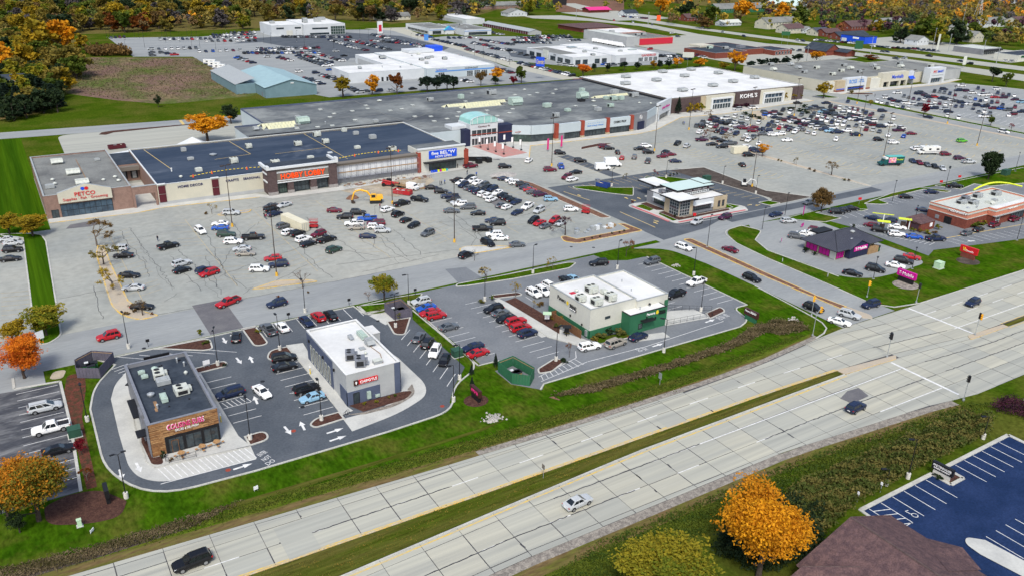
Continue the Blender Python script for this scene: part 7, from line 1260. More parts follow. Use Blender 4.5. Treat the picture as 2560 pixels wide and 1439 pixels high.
post_sign('small_sign','white clearance board beside the sandwich restaurant planter',517,918,1.6,1.3,.9,'sign_white',.1,2);post_sign('flag_banner','magenta feather banner at the phone shop corner',2007,540,3.2,.7,2.8,'sign_magenta',.3);post_sign('small_sign','magenta box sign at the phone shop corner',2005,566+2,1.2,1.8,1.0,'sign_magenta',.3);post_sign('small_sign','small magenta box sign at the phone shop drive',1952,608,1.4,1.3,.8,'sign_magenta',.6);post_sign('stop_sign','red stop sign before the credit union forecourt',1735,552,2.4,.9,.9,'sign_red',-.8);post_sign('stop_sign','round sign beside the west drive of the credit union',1580,520,2.4,.8,.8,'sign_brown',-.8)
for i,(px,py) in enumerate(((2147,512),(2350,468),(2396,455))): post_sign('drive_sign',('left','middle','right')[i]+' of the three small red and yellow drive signs by the burger lot',px,py,2.4,1.1,.8,'sign_red',-.5)
for px,py,n in ((1369,380,'left'),(1403,372,'right')): post_sign('flag_banner',n+' of two tall pink feather banners before the mall shops',px,py,5.2,1.0,4.4,'sign_pink',.2)
for px,py,c in ((371,866,'first'),(722,799,'second'),(873,763,'third'),(1038,738,'fourth')): post_sign('sign_post',c+' of the four low black sign posts along the ring road kerb',px,py,1.7,.7,.6,'sign_black',0,pm='black_metal')
for px,py,lb in ((2142,1254,'first small white sign post at the blue lot kerb'),(2200,1230,'second small white sign post at the blue lot kerb')): post_sign('sign_post',lb,px,py,1.9,.35,.5,'sign_white',WS)
post_sign('yard_sign','small white yard sign in the grass below the sandwich restaurant',640,1226,.9,.7,.6,'sign_white',.2,2);post_sign('yard_sign','tilted white yard sign near the green utility box',230,1330,.6,.8,.4,'sign_white',.9,2)
for px,py,lb in ((1955,655,'first white letter board on the drive verge'),(2068,692,'second white letter board on the drive verge')): post_sign('yard_sign',lb,px,py,1.0,.5,.8,'sign_white',.8)
def cabinet(label,px,py,w_,d,h,m,cat='utility box'):
    X,Y=G(px,py);o=thing('utility_cabinet',label,cat,(X,Y,.03));bx(o,'body',m,(X-w_/2,X+w_/2,Y-d/2,Y+d/2,.05,h));bx(o,'pad','walk',(X-w_/2-.15,X+w_/2+.15,Y-d/2-.15,Y+d/2+.15,.03,.12));bx(o,'lid',m,(X-w_/2-.05,X+w_/2+.05,Y-d/2-.05,Y+d/2+.05,h,h+.08))
cabinet('green transformer box beside the row of slanted parking',1142,889,1.9,1.7,1.5,'box_green');cabinet('dark green transformer box beside the worn lot',188,1088,1.9,1.7,1.5,'box_green');cabinet('pale green telephone pedestal in the left grass',200,1314,.55,.5,1.1,'cabinet_green');cabinet('pale green utility box on the lawn between two signs',2346,670,2.0,1.7,1.7,'cabinet_green');cabinet('green transformer box behind the credit union',1766,452,2.6,1.8,1.7,'box_green');cabinet('dark green box near the big dark tree',2513,438,3,2,2,'box_green');cabinet('tall grey portable toilet beside the blue dumpster',1493,465,1.2,1.2,2.3,'unit_slate','toilet')
# bin enclosures: boards as pieces
def enclosure(label,poly,h,m,inner,closed=True):
    x0,y0=poly[0];o=thing('bin_enclosure',label,'enclosure',(x0,y0,.05));n=len(poly)
    for i in range(n if closed else n-1):
        p,q=poly[i],poly[(i+1) % n];L=math.hypot(q[0]-p[0],q[1]-p[1]);k=max(2,int(L/.55))
        for j in range(k):
            a,b=along(p,q,j/k),along(p,q,(j+.94)/k);dx,dy=(q[1]-p[1])/L*.06,-(q[0]-p[0])/L*.06;mb=MB();mb.prism([a,b,(b[0]+dx,b[1]+dy),(a[0]+dx,a[1]+dy)],.1,h+.03*(j % 2),m);mb.build('board',o)
        mb=MB();mb.tube([(*along(p,q,.02),h*.85),(*along(p,q,.98),h*.85)],.06,'timber',4);mb.build('rail',o)
    cx,cy=sum(p[0] for p in poly)/n,sum(p[1] for p in poly)/n;rr=random.Random(int(cx));mb=MB()
    for j in range(3): x,y=cx+rr.uniform(-1.0,.6),cy+rr.uniform(-1.0,.6);mb.box(x-.7,x+.7,y-.6,y+.6,.1,1.3,inner);mb.box(x-.75,x+.75,y-.65,y+.65,1.3,1.38,'dark_trim')
    mb.build('bin',o);mb=MB();mb.box(cx-1.2,cx-.5,cy+.4,cy+1,.1,1.5,'frame_white');mb.build('carton',o)
enclosure('grey board bin enclosure beside the sandwich restaurant drive',[(4.0,155),(7.6,152.8),(10.8,158.4),(7.4,161),(4.2,158.6)],2.2,'fence_grey','bin_green');enclosure('grey board bin enclosure behind the burrito restaurant',[(65.3,149.2),(69.3,148.8),(69.3,154.6),(65.2,154.2)],2.2,'fence_grey','unit_slate');enclosure('green walled bin enclosure at the corner of the bakery lot',[(72.8,113.2),(75.2,110.8),(77.6,113),(76.6,119),(72.9,118.4)],2.3,'green_wall','timber')
for px,py,lb in ((2168,632,'left green wheeled bin beside the phone shop'),(2192,627,'right green wheeled bin beside the phone shop')):
    X,Y=G(px,py);o=thing('wheeled_bin',lb,'bin',(X,Y,.05),.5);lprism(o,'body','bin_green',[(-.9,.2),(.9,.2),(1.0,1.1),(-1.0,1.3)],.7);lbx(o,'lid','fan_black',(-.95,.95,-.72,.72,1.28,1.36));lbx(o,'emblem','sign_white',(-.3,.3,-.72,-.7,.5,1.0))
# café tables, rails and racks
for i,(px,py) in enumerate(((455,1141),(507,1124),(543,1113))):
    X,Y=G(px,py);o=thing('patio_table',('left','middle','right')[i]+' wooden hexagon patio table before the sandwich restaurant','table',(X,Y,.1));mb=MB((1e-9,0,0));mb.cyl(0,0,.7,.76,.62,'wood_b',6);mb.build('table_top',o);mb=MB((1e-9,0,0));mb.tube([(0,0,0),(0,0,.7)],.05,'black_metal',6);mb.tube([(-.4,0,.03),(.4,0,.03)],.03,'black_metal',4);mb.tube([(0,-.4,.03),(0,.4,.03)],.03,'black_metal',4);mb.build('stand',o)
    for a in (0,1.57,3.14,4.71): c,s=math.cos(a),math.sin(a);mb=MB((1e-9,0,0));mb.box(.95*c-.2,.95*c+.2,.95*s-.2,.95*s+.2,.42,.47,'wood_b',True);mb.tube([(.95*c,.95*s,.42),(.3*c,.3*s,.05)],.03,'black_metal',4);mb.build('seat',o)
def railing(name,label,pts,h,n,m='black_metal',cat='railing'):
    o=thing(name,label,cat,(*pts[0],.1));mb=MB()
    for z in (h,h*.5,.25): mb.tube([(x,y,z+.1) for x,y in pts],.03,m,4)
    mb.build('rail',o)
    for p,q in zip(pts[:-1],pts[1:]):
        k=max(1,int(math.hypot(q[0]-p[0],q[1]-p[1])/n))
        for j in range(k+1): mb=MB();x,y=along(p,q,j/k);mb.tube([(x,y,.1),(x,y,h+.1)],.035,m,4);mb.build('post',o)
railing('patio_rail','black patio rail before the sandwich restaurant',[(12.6,119.4),(13.0,118.7),(17,118.4)],1.0,1.4);railing('patio_rail','black fence round the bakery cafe terrace',[(115.6,118),(127.6,116.4),(129.4,118.6),(121,124)],1.2,1.6,cat='fence')
for px,py,lb in ((865,1040,'left hoop bike rack beside the burrito restaurant'),(868.5,1036,'right hoop bike rack beside the burrito restaurant')):
    X,Y=G(px,py);o=thing('bike_rack',lb,'bike rack',(X,Y,.05),.3);mb=MB((1e-9,0,0));mb.tube([(-.4,0,0),(-.4,0,.8),(-.2,0,.95),(.2,0,.95),(.4,0,.8),(.4,0,0)],.04,'black_metal',6);mb.build('hoop',o);lbx(o,'foot','galv',(-.5,-.3,-.1,.1,0,.03),(.3,.5,-.1,.1,0,.03))
for px,py,lb in ((776,935,'yellow bollard sign post on the burrito restaurant walk'),(553,1055,'yellow parking bollard beside the navy minivan')):
    X,Y=G(px,py);o=thing('bollard',lb,'bollard',(X,Y,.05));mb=MB((1e-9,0,0));mb.cyl(0,0,0,1.2,.1,'sign_yellow',8,.09);mb.build('post',o);mb=MB((1e-9,0,0));mb.box(-.15,.15,-.02,.02,1.3,1.8,'sign_white',True);mb.tube([(0,0,1.2),(0,0,1.8)],.02,'galv',4);mb.build('plate',o)
for px,py,lb,m in ((1367,806,'menu board under a green canopy beside the bakery cafe','sign_white'),(1416,840,'second order post beside the bakery cafe','black_metal'),(338,985,'drive-through menu board beside the sandwich restaurant','black_metal')):
    X,Y=G(px,py);o=thing('menu_board',lb,'menu board',(X,Y,.05),-.6);lbx(o,'post','black_metal',(-.08,.08,-.08,.08,0,1.2));lbx(o,'board',m,(-.5,.5,-.08,.08,.9,2.2));lbx(o,'canopy','cabinet_green' if m == 'sign_white' else 'dark_trim',(-.9,.9,-1.2,.3,2.4,2.5));lbx(o,'canopy_post','black_metal',(-.05,.05,.1,.2,1.2,2.4))
# burger drive-through gates: lime canopies on white posts
for i,(px,py) in enumerate(((2205,578),(2258,572))):
    X,Y=G(px,py);o=thing('order_canopy',('left','right')[i]+' lime yellow order canopy of the burger drive-through','canopy',(X,Y,.05),-.9);lbx(o,'roof','lime',(-1.8,1.8,-.9,.9,2.9,3.05));lbx(o,'post','frame_white',(1.2,1.5,-.3,.1,0,2.9));lbx(o,'menu','bronze',(-1.0,.4,-.2,.0,.8,2.2));lbx(o,'menu_post','dark_trim',(-.4,-.2,-.15,-.05,0,.8))
X,Y=G(2203,560);o=thing('height_bar','yellow height bar gantry over the burger drive-through','gantry',(X,Y,.05),-.9);lbx(o,'bar','lime',(-3,3,-.12,.12,3.0,3.2));lbx(o,'post','frame_white',(.2,.5,-.15,.15,0,3.0))
# banners at the mall entrance
for i,(X,Y) in enumerate(((160.6,277),(161.4,272.6),(162.2,268),(163.0,263.4),(171.4,276),(172,271),(172.6,266))):
    o=empty('banner_post',(X,Y,.1));bx(o,'post','black_metal',(X-.06,X+.06,Y-.06,Y+.06,.1,4.6));bx(o,'banner','sign_white',(X-.95,X-.1,Y-.03,Y+.03,2.4,4.4));bx(o,'foot','black_metal',(X-.3,X+.3,Y-.3,Y+.3,.1,.5));later(o,'black banner post with white flag on the pink paving','post','banner posts at the mall entrance',X,Y)
o=thing('screen_fence','black fabric fence with carts at the mall entrance','fence',(147,268,.1));mb=MB();mb.prism([(142.6,262.4),(143,262.2),(152.6,257),(152.6,257.4)],.1,1.8,'black_metal');mb.prism([(143,280),(143.3,280),(143.2,262.6),(142.9,262.6)],.1,1.8,'black_metal');mb.build('fabric',o);bx(o,'cart_rack','black_metal',(147,149,255.6,257.4,.1,1.9),(151,153,255.4,257,.1,1.7))
# building site: mesh fence, scaffold, debris
o=thing('site_fence','wire mesh site fence around the building site','fence',(92,244,.05));FP=[(92.6,248.6),(93.4,243.6),(104,231.6),(113.6,235),(117,238),(118,243),(124.6,247.6)]
for p,q in zip(FP[:-1],FP[1:]):
    k=max(1,int(math.hypot(q[0]-p[0],q[1]-p[1])/3))
    for j in range(k):
        a,b=along(p,q,j/k),along(p,q,(j+1)/k);mb=MB();mb.tube([(*a,.05),(*a,2.0),(*b,2.0),(*b,.05)],.035,'galv',4,False)
        for t in range(1,8): mb.tube([(*along(a,b,t/8),.1),(*along(a,b,t/8),2)],.009,'galv',3,False)
        for z in (.5,1,1.5): mb.tube([(*a,z),(*b,z)],.009,'galv',3,False)
        mb.build('mesh_panel',o)
o=thing('scaffold','steel scaffold along the wrapped wall beside the entrance','scaffold',(107,253.6,.05))
for i in range(14):
    x=92.6+i*2.25;mb=MB()
    for y in (252.6,254): mb.tube([(x,y,.05),(x,y,6.2)],.06,'unit_slate',4)
    for z in (2,4,6): mb.tube([(x,252.6,z),(x,254,z)],.04,'unit_slate',4)
    mb.build('frame',o)
    if i < 13: mb=MB();mb.tube([(x,252.6,.2),(x+2.25,252.6,2)],.025,'unit_slate',3);mb.tube([(x,252.6,4),(x+2.25,252.6,2)],.025,'unit_slate',3);mb.tube([(x,252.6,4),(x+2.25,252.6,4)],.025,'unit_slate',3);mb.build('brace',o);mb=MB();mb.box(x,x+2.25,252.7,253.9,3.96,4.02,'timber',True);mb.build('plank',o)
o=thing('rubble','low heaps of rubble and planks along the wrapped wall','rubble',(110,250,.05));tag(o,kind='stuff');rr=random.Random(9);mb=MB()
for i in range(160): x=rr.uniform(93,124);y=250.6+rr.gauss(0,.8)-(2.5 if x > 115 else 0);s=rr.uniform(.15,.7);mb.box(x,x+s*1.5,y,y+s,.05,.05+s*.5,rr.choice(['mulch_dry','unit_grey','timber','rock','brick_tan']))
for i in range(24): x,y=rr.uniform(108,117),rr.uniform(236,243);mb.box(x,x+rr.uniform(.5,2.4),y,y+.4,.05,rr.uniform(.15,.6),rr.choice(['frame_white','unit_grey','timber']))
mb.build('debris',o)
def heap(label,px,py,r,h,m):
    X,Y=G(px,py);mb=MB();n=12;c=(X,Y,h)
    for a,b in ((1,.0),(.62,.55)): pass
    R0=[(X+r*math.cos(2*math.pi*i/n)*random.uniform(.85,1.1),Y+r*.8*math.sin(2*math.pi*i/n)*random.uniform(.85,1.1),.04) for i in range(n)];R1=[(X+(x-X)*.5,Y+(y-Y)*.5,h*random.uniform(.6,.8)) for x,y,z in R0]
    for i in range(n): j=(i+1) % n;mb.face([R0[i],R0[j],R1[j],R1[i]],m);mb.face([R1[i],R1[j],c],m)
    o=mb.build('heap');tag(o,label,'heap');return o
heap('cone of brown gravel on the building site',882,496,2.2,1.2,'mulch_dry');heap('grey broken concrete heap at the head of the mulch strip',1258,438,5,.9,'rock');heap('low dark soil heap beside the broken concrete',1237,446,1.4,.4,'soil')
o=thing('pallet_stack','stacked pallets and pipes beside the bare plum tree','pallets',(*G(1480,578),.05));rr=random.Random(3);X0,Y0=G(1480,578);mb=MB()
for i in range(9): x,y=X0-6+i*1.5,Y0+rr.uniform(-1.2,1.6);mb=MB();mb.box(x,x+1.2,y,y+1.2,.05,rr.uniform(.4,1.4),rr.choice(['frame_white','unit_grey','galv']));mb.build('pallet',o)
mb=MB()
for i in range(4): mb.box(X0+5+i*.8,X0+6.6+i*.8,Y0-1+i*.4,Y0+1+i*.4,.05,.3+.1*i,'timber')
mb.build('lumber',o)
for i,(px,py) in enumerate(((1371,415),(1373,419),(1595,437),(2014,505),(2030,503))):
    pass
def rocks(label,px,py,r,n):
    X,Y=G(px,py);mb=MB();rr=random.Random(px)
    for i in range(n):
        x,y,s=X+rr.gauss(0,r*.55),Y+rr.gauss(0,r*.4),rr.uniform(.12,.34);mb.cyl(x,y,.03,.03+s*.8,s,'rock',6,s*.55)
    tag(mb.build('rock_apron'),label,'rocks',kind='stuff')
rocks('pale stone apron in the ditch below the restaurant sign',1232,1045,1.6,90);rocks('pale stones beside the storm drain',1985,800,1.2,40);rocks('scattered litter stones on the bank',1690,664,1.0,20)
# pylons and power poles far away
for px,py,h in ((2440,60,36),(2225,8,34)):
    X,Y=G(px,py);o=empty('lattice_pylon',(X,Y,0));mb=MB()
    for a,b in ((-1,-1),(1,-1),(1,1),(-1,1)): mb.tube([(X+a*4,Y+b*4,0),(X+a*.8,Y+b*.8,h*.75),(X,Y,h)],.22,'galv',4)
    for i in range(7): z0,z1=h*.1*i,h*.1*(i+1);w0,w1=4-3.2*z0/(h*.75),4-3.2*z1/(h*.75);mb.tube([(X-w0,Y-w0,z0),(X+w1,Y-w1,z1)],.12,'galv',3);mb.tube([(X+w0,Y-w0,z0),(X-w1,Y-w1,z1)],.12,'galv',3)
    mb.build('lattice',o);bx(o,'cross_arm','galv',(X-7,X+7,Y-.2,Y+.2,h*.7,h*.7+.4),(X-5,X+5,Y-.2,Y+.2,h*.85,h*.85+.4));later(o,'lattice power pylon above the far trees','pylon','power pylons',X,Y)
for px,py,h in ((2404,70,24),(2330,128,18),(2175,140,14),(1742,60,12),(1620,62,12),(1790,50,11),(1440,50,12),(2015,160,12),(2490,160,12),(2370,130,14),(2456,140,12)):
    X,Y=G(px,py);o=empty('utility_pole',(X,Y,0));mb=MB();mb.tube([(X,Y,0),(X,Y,h)],[.25,.16],'galv',6);mb.build('pole',o);bx(o,'cross_arm','galv',(X-1.3,X+1.3,Y-.08,Y+.08,h-1,h-.8));later(o,'pale utility pole beside the far highway','pole','utility poles',X,Y)
# white tent behind the craft store
def TENT(o,x0,x1,y0,y1,h):
    mb=MB();mb.box(x0+.4,x1-.4,y0+.4,y1-.4,.3,2.6,'frame_white');mb.build('side',o);mb=MB();c=[(x0,y0),(x1,y0),(x1,y1),(x0,y1)]
    for i in range(4): mb.face([(*c[i],2.6),(*c[(i+1) % 4],2.6),((x0+x1)/2,(y0+y1)/2,h)],'frame_white')
    mb.build('roof',o)
o=thing('event_tent','long white tent roof between pet shop and craft store','tent',(39,314,0));TENT(o,31,47,309.6,319,4.4)
o=thing('event_tent','second white tent behind the craft store near the golden tree','tent',(60,316,0));TENT(o,54,67,310.6,321,6.6)
# trolley corrals / product stand before the variety store
X,Y=130,253;o=thing('product_stand','low stand of bright coloured goods before the variety store','stand',(X,Y,.1));rr=random.Random(2)
for i in range(8): bx(o,'crate',rr.choice(['sign_blue','sign_magenta','lime','sign_white','teal_sign']),(126.5+i*.85,127.1+i*.85,252.4,253,.1,.8))

# ---------------------------------------------------------------- people (a few pixels tall)
def person_mesh(step,top,leg):
    me=bpy.data.meshes.new('p');J=[(0,0,.95),(0,0,1.18),(0,0,1.42),(0,0,1.54),(.03,0,1.68),(.0,.19,1.40),(.06*step,.25,1.12),(.14*step,.24,.88),(0,-.19,1.40),(-.06*step,-.25,1.12),(-.02,-.24,.88),(.02,.10,.90),(.12*step,.10,.48),(.22*step-.05,.10,.06),(.22*step+.14,.10,.03),(.02,-.10,.90),(-.04*step,-.10,.48),(-.24*step,-.10,.08),(-.24*step+.18,-.10,.03),(.03,0,1.76)]
    E_=[(0,1),(1,2),(2,3),(3,4),(2,5),(5,6),(6,7),(2,8),(8,9),(9,10),(0,11),(11,12),(12,13),(13,14),(0,15),(15,16),(16,17),(17,18),(4,19)]
    Rr=[.15,.14,.15,.06,.10,.07,.05,.04,.07,.05,.04,.10,.075,.05,.045,.10,.075,.05,.045,.08]
    me.from_pydata(J,E_,[]);ob=bpy.data.objects.new('p',me);COL.objects.link(ob);md=ob.modifiers.new('s','SKIN');sk=me.skin_vertices[0].data
    for i,q in enumerate(Rr): sk[i].radius=(q*(.8 if i < 3 else 1),q*(1.15 if i < 3 else 1))
    sk[0].use_root=True;sm=ob.modifiers.new('d','SUBSURF');sm.levels=1;sm.render_levels=1
    out=bpy.data.meshes.new_from_object(ob.evaluated_get(bpy.context.evaluated_depsgraph_get()));bpy.data.objects.remove(ob)
    out.materials.clear()
    for m in (top,leg,'skin','hair'): out.materials.append(MT[m])
    for p in out.polygons: c=p.center;p.material_index=1 if c.z < .93 else (3 if c.z > 1.70 or (c.z > 1.6 and c.x < 0) else (2 if c.z > 1.50 or (abs(c.y) > .2 and c.z < .95) else 0));p.use_smooth=True
    return out
PM=[person_mesh(1,'cloth_dark','jeans'),person_mesh(.6,'cloth_blue','cloth_dark'),person_mesh(.9,'cloth_red','jeans'),person_mesh(.2,'cloth_dark','cloth_dark')]
for px,py,k,hd,lb in ((1168,437,0,2,'person in dark clothes walking near the variety store cars'),(1191,442,1,1.2,'person in blue jacket walking beside parked cars'),(1100,464,3,2.5,'left person of three in dark clothes crossing the lot'),(1104,464,0,2.4,'middle person of three in dark clothes crossing the lot'),(1112,461,1,2.2,'right person of three, blue jacket, crossing the lot'),(950,522,2,-1,'worker in red vest beside the excavator'),(661,545,3,.5,'person in black standing behind navy sedan'),(665,549,2,1,'person in dark red top standing behind navy sedan'),(395,604,0,1,'person beside the black pickup in the pet shop lot'),(1144,421,3,0,'person in black beside the maroon pickup'),(1707,312,0,2,'left person walking near the department store corner'),(1710,313,1,2,'right person walking near the department store corner'),(2187,243,3,2,'person in black walking in the far retail lot')): X,Y=G(px,py);o=put('person',PM[k],None,(X,Y,.05),hd);tag(o,lb,'person')

# ---------------------------------------------------------------- trees
def np_mesh(name,Vv,Ff,mat,tint=None,attr='tint'):
    me=bpy.data.meshes.new(name);n,f=len(Vv),len(Ff);me.vertices.add(n);me.vertices.foreach_set('co',np.asarray(Vv,dtype=np.float32).ravel());me.loops.add(f*4);me.loops.foreach_set('vertex_index',np.asarray(Ff,dtype=np.int32).ravel());me.polygons.add(f);me.polygons.foreach_set('loop_start',np.arange(0,f*4,4,dtype=np.int32))
    try: me.polygons.foreach_set('loop_total',np.full(f,4,dtype=np.int32))
    except Exception: pass
    me.materials.append(mat)
    if tint is not None:
        if attr == 'tint': a=me.attributes.new('tint','FLOAT','FACE');a.data.foreach_set('value',np.asarray(tint,dtype=np.float32))
        else: a=me.attributes.new(attr,'FLOAT_COLOR','FACE');a.data.foreach_set('color',np.asarray(tint,dtype=np.float32).ravel())
    me.update(calc_edges=True);return me
def leaves(P,size,g,up=.4,flat=0.):
    """leaf quads around points P"""
    n=len(P);d=g.normal(size=(n,3));d[:,2] += up;d /= np.linalg.norm(d,axis=1)[:,None]+1e-9;a=np.cross(d,g.normal(size=(n,3)));a /= np.linalg.norm(a,axis=1)[:,None]+1e-9;b=np.cross(d,a);s=size*g.uniform(.6,1.3,(n,1))
    Vv=np.stack([P-a*s-b*s*.6,P+a*s-b*s*.6,P+a*s+b*s*.6,P-a*s+b*s*.6],1).reshape(-1,3);return Vv,np.arange(n*4).reshape(-1,4)
def crown_points(kind,n,g,H,Wd,z0):
    """leaf positions gathered in clumps; H height, Wd width, z0 start of the crown"""
    if kind == 'conifer':
        t=g.uniform(0,1,n)**.75;lay=np.floor(t*11)/11+g.uniform(0,.05,n);r=(1-lay)*Wd/2*np.sqrt(g.uniform(.15,1,n));a=g.uniform(0,2*math.pi,n);r *= .78+.22*np.cos(a*7+lay*40);z=z0+(H-z0)*lay-r*.18
        return np.stack([r*np.cos(a),r*np.sin(a),z],1),g.uniform(0,1,n)
    k=max(12,n//26);hc=H-z0;nl=13;lu=g.normal(size=(nl,3));lu /= np.linalg.norm(lu,axis=1)[:,None];lc=lu*g.uniform(.35,.75,nl)[:,None];lr=g.uniform(.26,.46,nl);li=g.integers(0,nl,k)
    u=g.normal(size=(k,3));u[:,2] += .35;u /= np.linalg.norm(u,axis=1)[:,None];c=(lc[li]+u*(lr[li]*g.uniform(.55,1.05,k))[:,None])*np.array([Wd*.46,Wd*.46,hc*.47]);prof={'round': 0.,'tall': 0.,'vase': .5,'flat': .3}.get(kind,0.)
    if prof: c[:,:2] *= (1+prof*(c[:,2:3]/(hc*.5)))
    if kind == 'flat': c[:,2]=np.round(c[:,2]/(hc*.16))*(hc*.16)
    c[:,:2] += g.normal(0,Wd*.05,(k,2));c[:,2] += z0+hc*.5;ci=g.integers(0,k,n);cr=(Wd*.085)*g.uniform(.6,1.6,k);o=g.normal(size=(n,3));o /= np.linalg.norm(o,axis=1)[:,None];o *= (g.uniform(.3,1,n)**.5*cr[ci])[:,None];o[:,2] *= .55 if kind == 'flat' else .8
    return c[ci]+o,np.clip(g.uniform(0,1,nl)[li][ci]*.5+g.uniform(0,.35,k)[ci]+g.uniform(0,.3,n),0,1)
def trunk_mesh(H,Wd,z0,g,m='bark',limbs=6,r0=None):
    mb=MB();r0=r0 or H*.018+.05;top=z0+(H-z0)*.7;mb.tube([(0,0,0),(g.normal(0,.06),g.normal(0,.06),z0),(g.normal(0,.15),g.normal(0,.15),top)],[r0*1.25,r0,r0*.25],m,7)
    for i in range(limbs):
        a=2*math.pi*i/limbs+g.uniform(-.3,.3);zz=z0*g.uniform(.75,1.1)+(H-z0)*.12*(i % 3);L=Wd*g.uniform(.28,.42);mb.tube([(0,0,zz),(L*.5*math.cos(a),L*.5*math.sin(a),zz+L*.4),(L*math.cos(a),L*math.sin(a),zz+L*.85)],[r0*.5,r0*.33,r0*.1],m,5)
    return mb.mesh('trunk')
def bare_mesh(H,Wd,g,m='bark',depth_=4):
    mb=MB();tips=[]
    def br(p,d,L,r,k):
        q=p+d*L;mb.tube([p,q],[r,r*.65],m,5 if k > 2 else 3,False)
        if k == 0: tips.append(q);return
        for i in range(3):
            nd=(d+Vector(g.normal(0,.45,3))*(1.0)+Vector((d.x*.3,d.y*.3,.12))).normalized();br(q,nd,L*g.uniform(.58,.78),r*.6,k-1)
    br(Vector((0,0,0)),Vector((0,0,1)),H*.3,H*.02+.03,depth_);a=np.array([tuple(v) for v in mb.v]);s=np.array([Wd/(np.ptp(a[:,0])+.01),Wd/(np.ptp(a[:,1])+.01),H/(a[:,2].max()+.01)]);mb.v=[tuple(x) for x in a*s];return mb.mesh('branches'),np.array([tuple(t) for t in tips])*s
_tree={}
def proto(kind,colour,v,n,H=10.,Wd=8.,z0=2.2,size=.32):
    k=(kind,colour,v,n)
    if k in _tree: return _tree[k]
    g=np.random.default_rng(abs(hash((kind,v,n))) % 10000 if False else (sum(map(ord,kind))*7+v*13+n) % 9973)
    if kind == 'bare':
        br,tips=bare_mesh(H,Wd,g,'bark_pale' if v % 2 else 'bark');P=np.repeat(tips,max(1,n//len(tips)),0);P=P+g.normal(0,.25,P.shape);Vv,Ff=leaves(P,size,g);_tree[k]=(np_mesh('crown',Vv,Ff,MT['leaf_'+colour],g.uniform(0,1,len(Ff))),br);return _tree[k]
    P,t=crown_points(kind,n,g,H,Wd,z0);Vv,Ff=leaves(P,size,g,.5 if kind != 'conifer' else .2)
    _tree[k]=(np_mesh('crown',Vv,Ff,MT['leaf_'+colour],t),trunk_mesh(H,Wd,z0,g,limbs=6 if kind != 'conifer' else 2));return _tree[k]
def tree(X,Y,H,Wd,kind,colour,label,v=0,n=2600,z0=2.2,size=.32,name='tree',cat='tree',group=None,pend=None):
    H0,W0=10.,(8. if kind not in ('conifer','tall') else 5.);cr,tr=proto(kind,colour,v,n,H0,W0,z0,size);o=empty(name,(X,Y,0),(X*1.7+Y) % 6.28);sc_=(Wd/W0,Wd/W0,H/H0)
    put('crown',cr,o,scale=sc_);put('trunk' if kind != 'bare' else 'branches',tr,o,scale=sc_)
    if pend: later(o,label,cat,group or pend,X,Y,pend)
    else: tag(o,label,cat,group)
    return o
def ptree(px,py,hp,wp,kind,colour,label,**kw):
    """tree from its foot and its height and width in picture units"""
    X,Y=G(px,py);d=depth(X,Y);tree(X,Y,hp*d/FPX*1.08,wp*d/FPX,kind,colour,label,**kw)
# the big trees of the foreground
ptree(1895,1445,262,236,'round','gold','big golden orange tree beside the brown shingle roof',n=30000,size=.095,z0=1.4,v=1);ptree(1660,1492,150,290,'round','lime','yellow green tree at the bottom edge below the highway',n=26000,size=.1,z0=1.0,v=2);ptree(98,1300,180,188,'round','maple','big maple turning from green to orange, lower left',n=28000,size=.105,z0=1.6,v=3);ptree(62,945,112,112,'round','flame','bright orange maple at the left edge by the ring road',n=16000,size=.12,z0=1.6,v=4)
ptree(35,862,62,74,'flat','yellow','yellow spreading tree just above the orange maple',n=4200,size=.2,v=1);ptree(117,838,70,96,'flat','lime','yellow green spreading tree at the end of the lawn strip',n=5200,size=.2,v=2);ptree(25,586,50,66,'flat','yellow','small yellow tree at the left edge above the parked cars',n=3600,size=.2,v=1);ptree(83,591,58,84,'flat','yellow','yellow spreading tree at the corner of the lawn strip',n=4200,size=.2,v=2)
ptree(243,615,58,66,'bare','brown','thin brown tree, highest of three on the pale island',n=1400,size=.16,v=1);ptree(260,662,48,58,'bare','olive','thin olive tree, middle of three on the pale island',n=1300,size=.16,v=2);ptree(283,724,56,62,'bare','yellow','thin yellow tree, lowest of three on the pale island',n=1000,size=.16,v=3)
ptree(530,535,24,22,'bare','yellow','tiny yellow sapling on the stone island',n=500,size=.14,v=1);ptree(357,788,34,40,'bare','brown','brown sapling before the black sedan on the pale island',n=900,size=.14,v=2);ptree(757,720,36,46,'bare','grey','bare sapling on the triangular island',n=90,size=.1,v=3);ptree(961,751,74,70,'round','lime','rounded yellow green tree behind the burrito restaurant',n=5000,size=.17,v=5);ptree(922,752,22,22,'bare','rust','pinkish thin bush on the grass behind the burrito restaurant',n=500,size=.1,v=1)
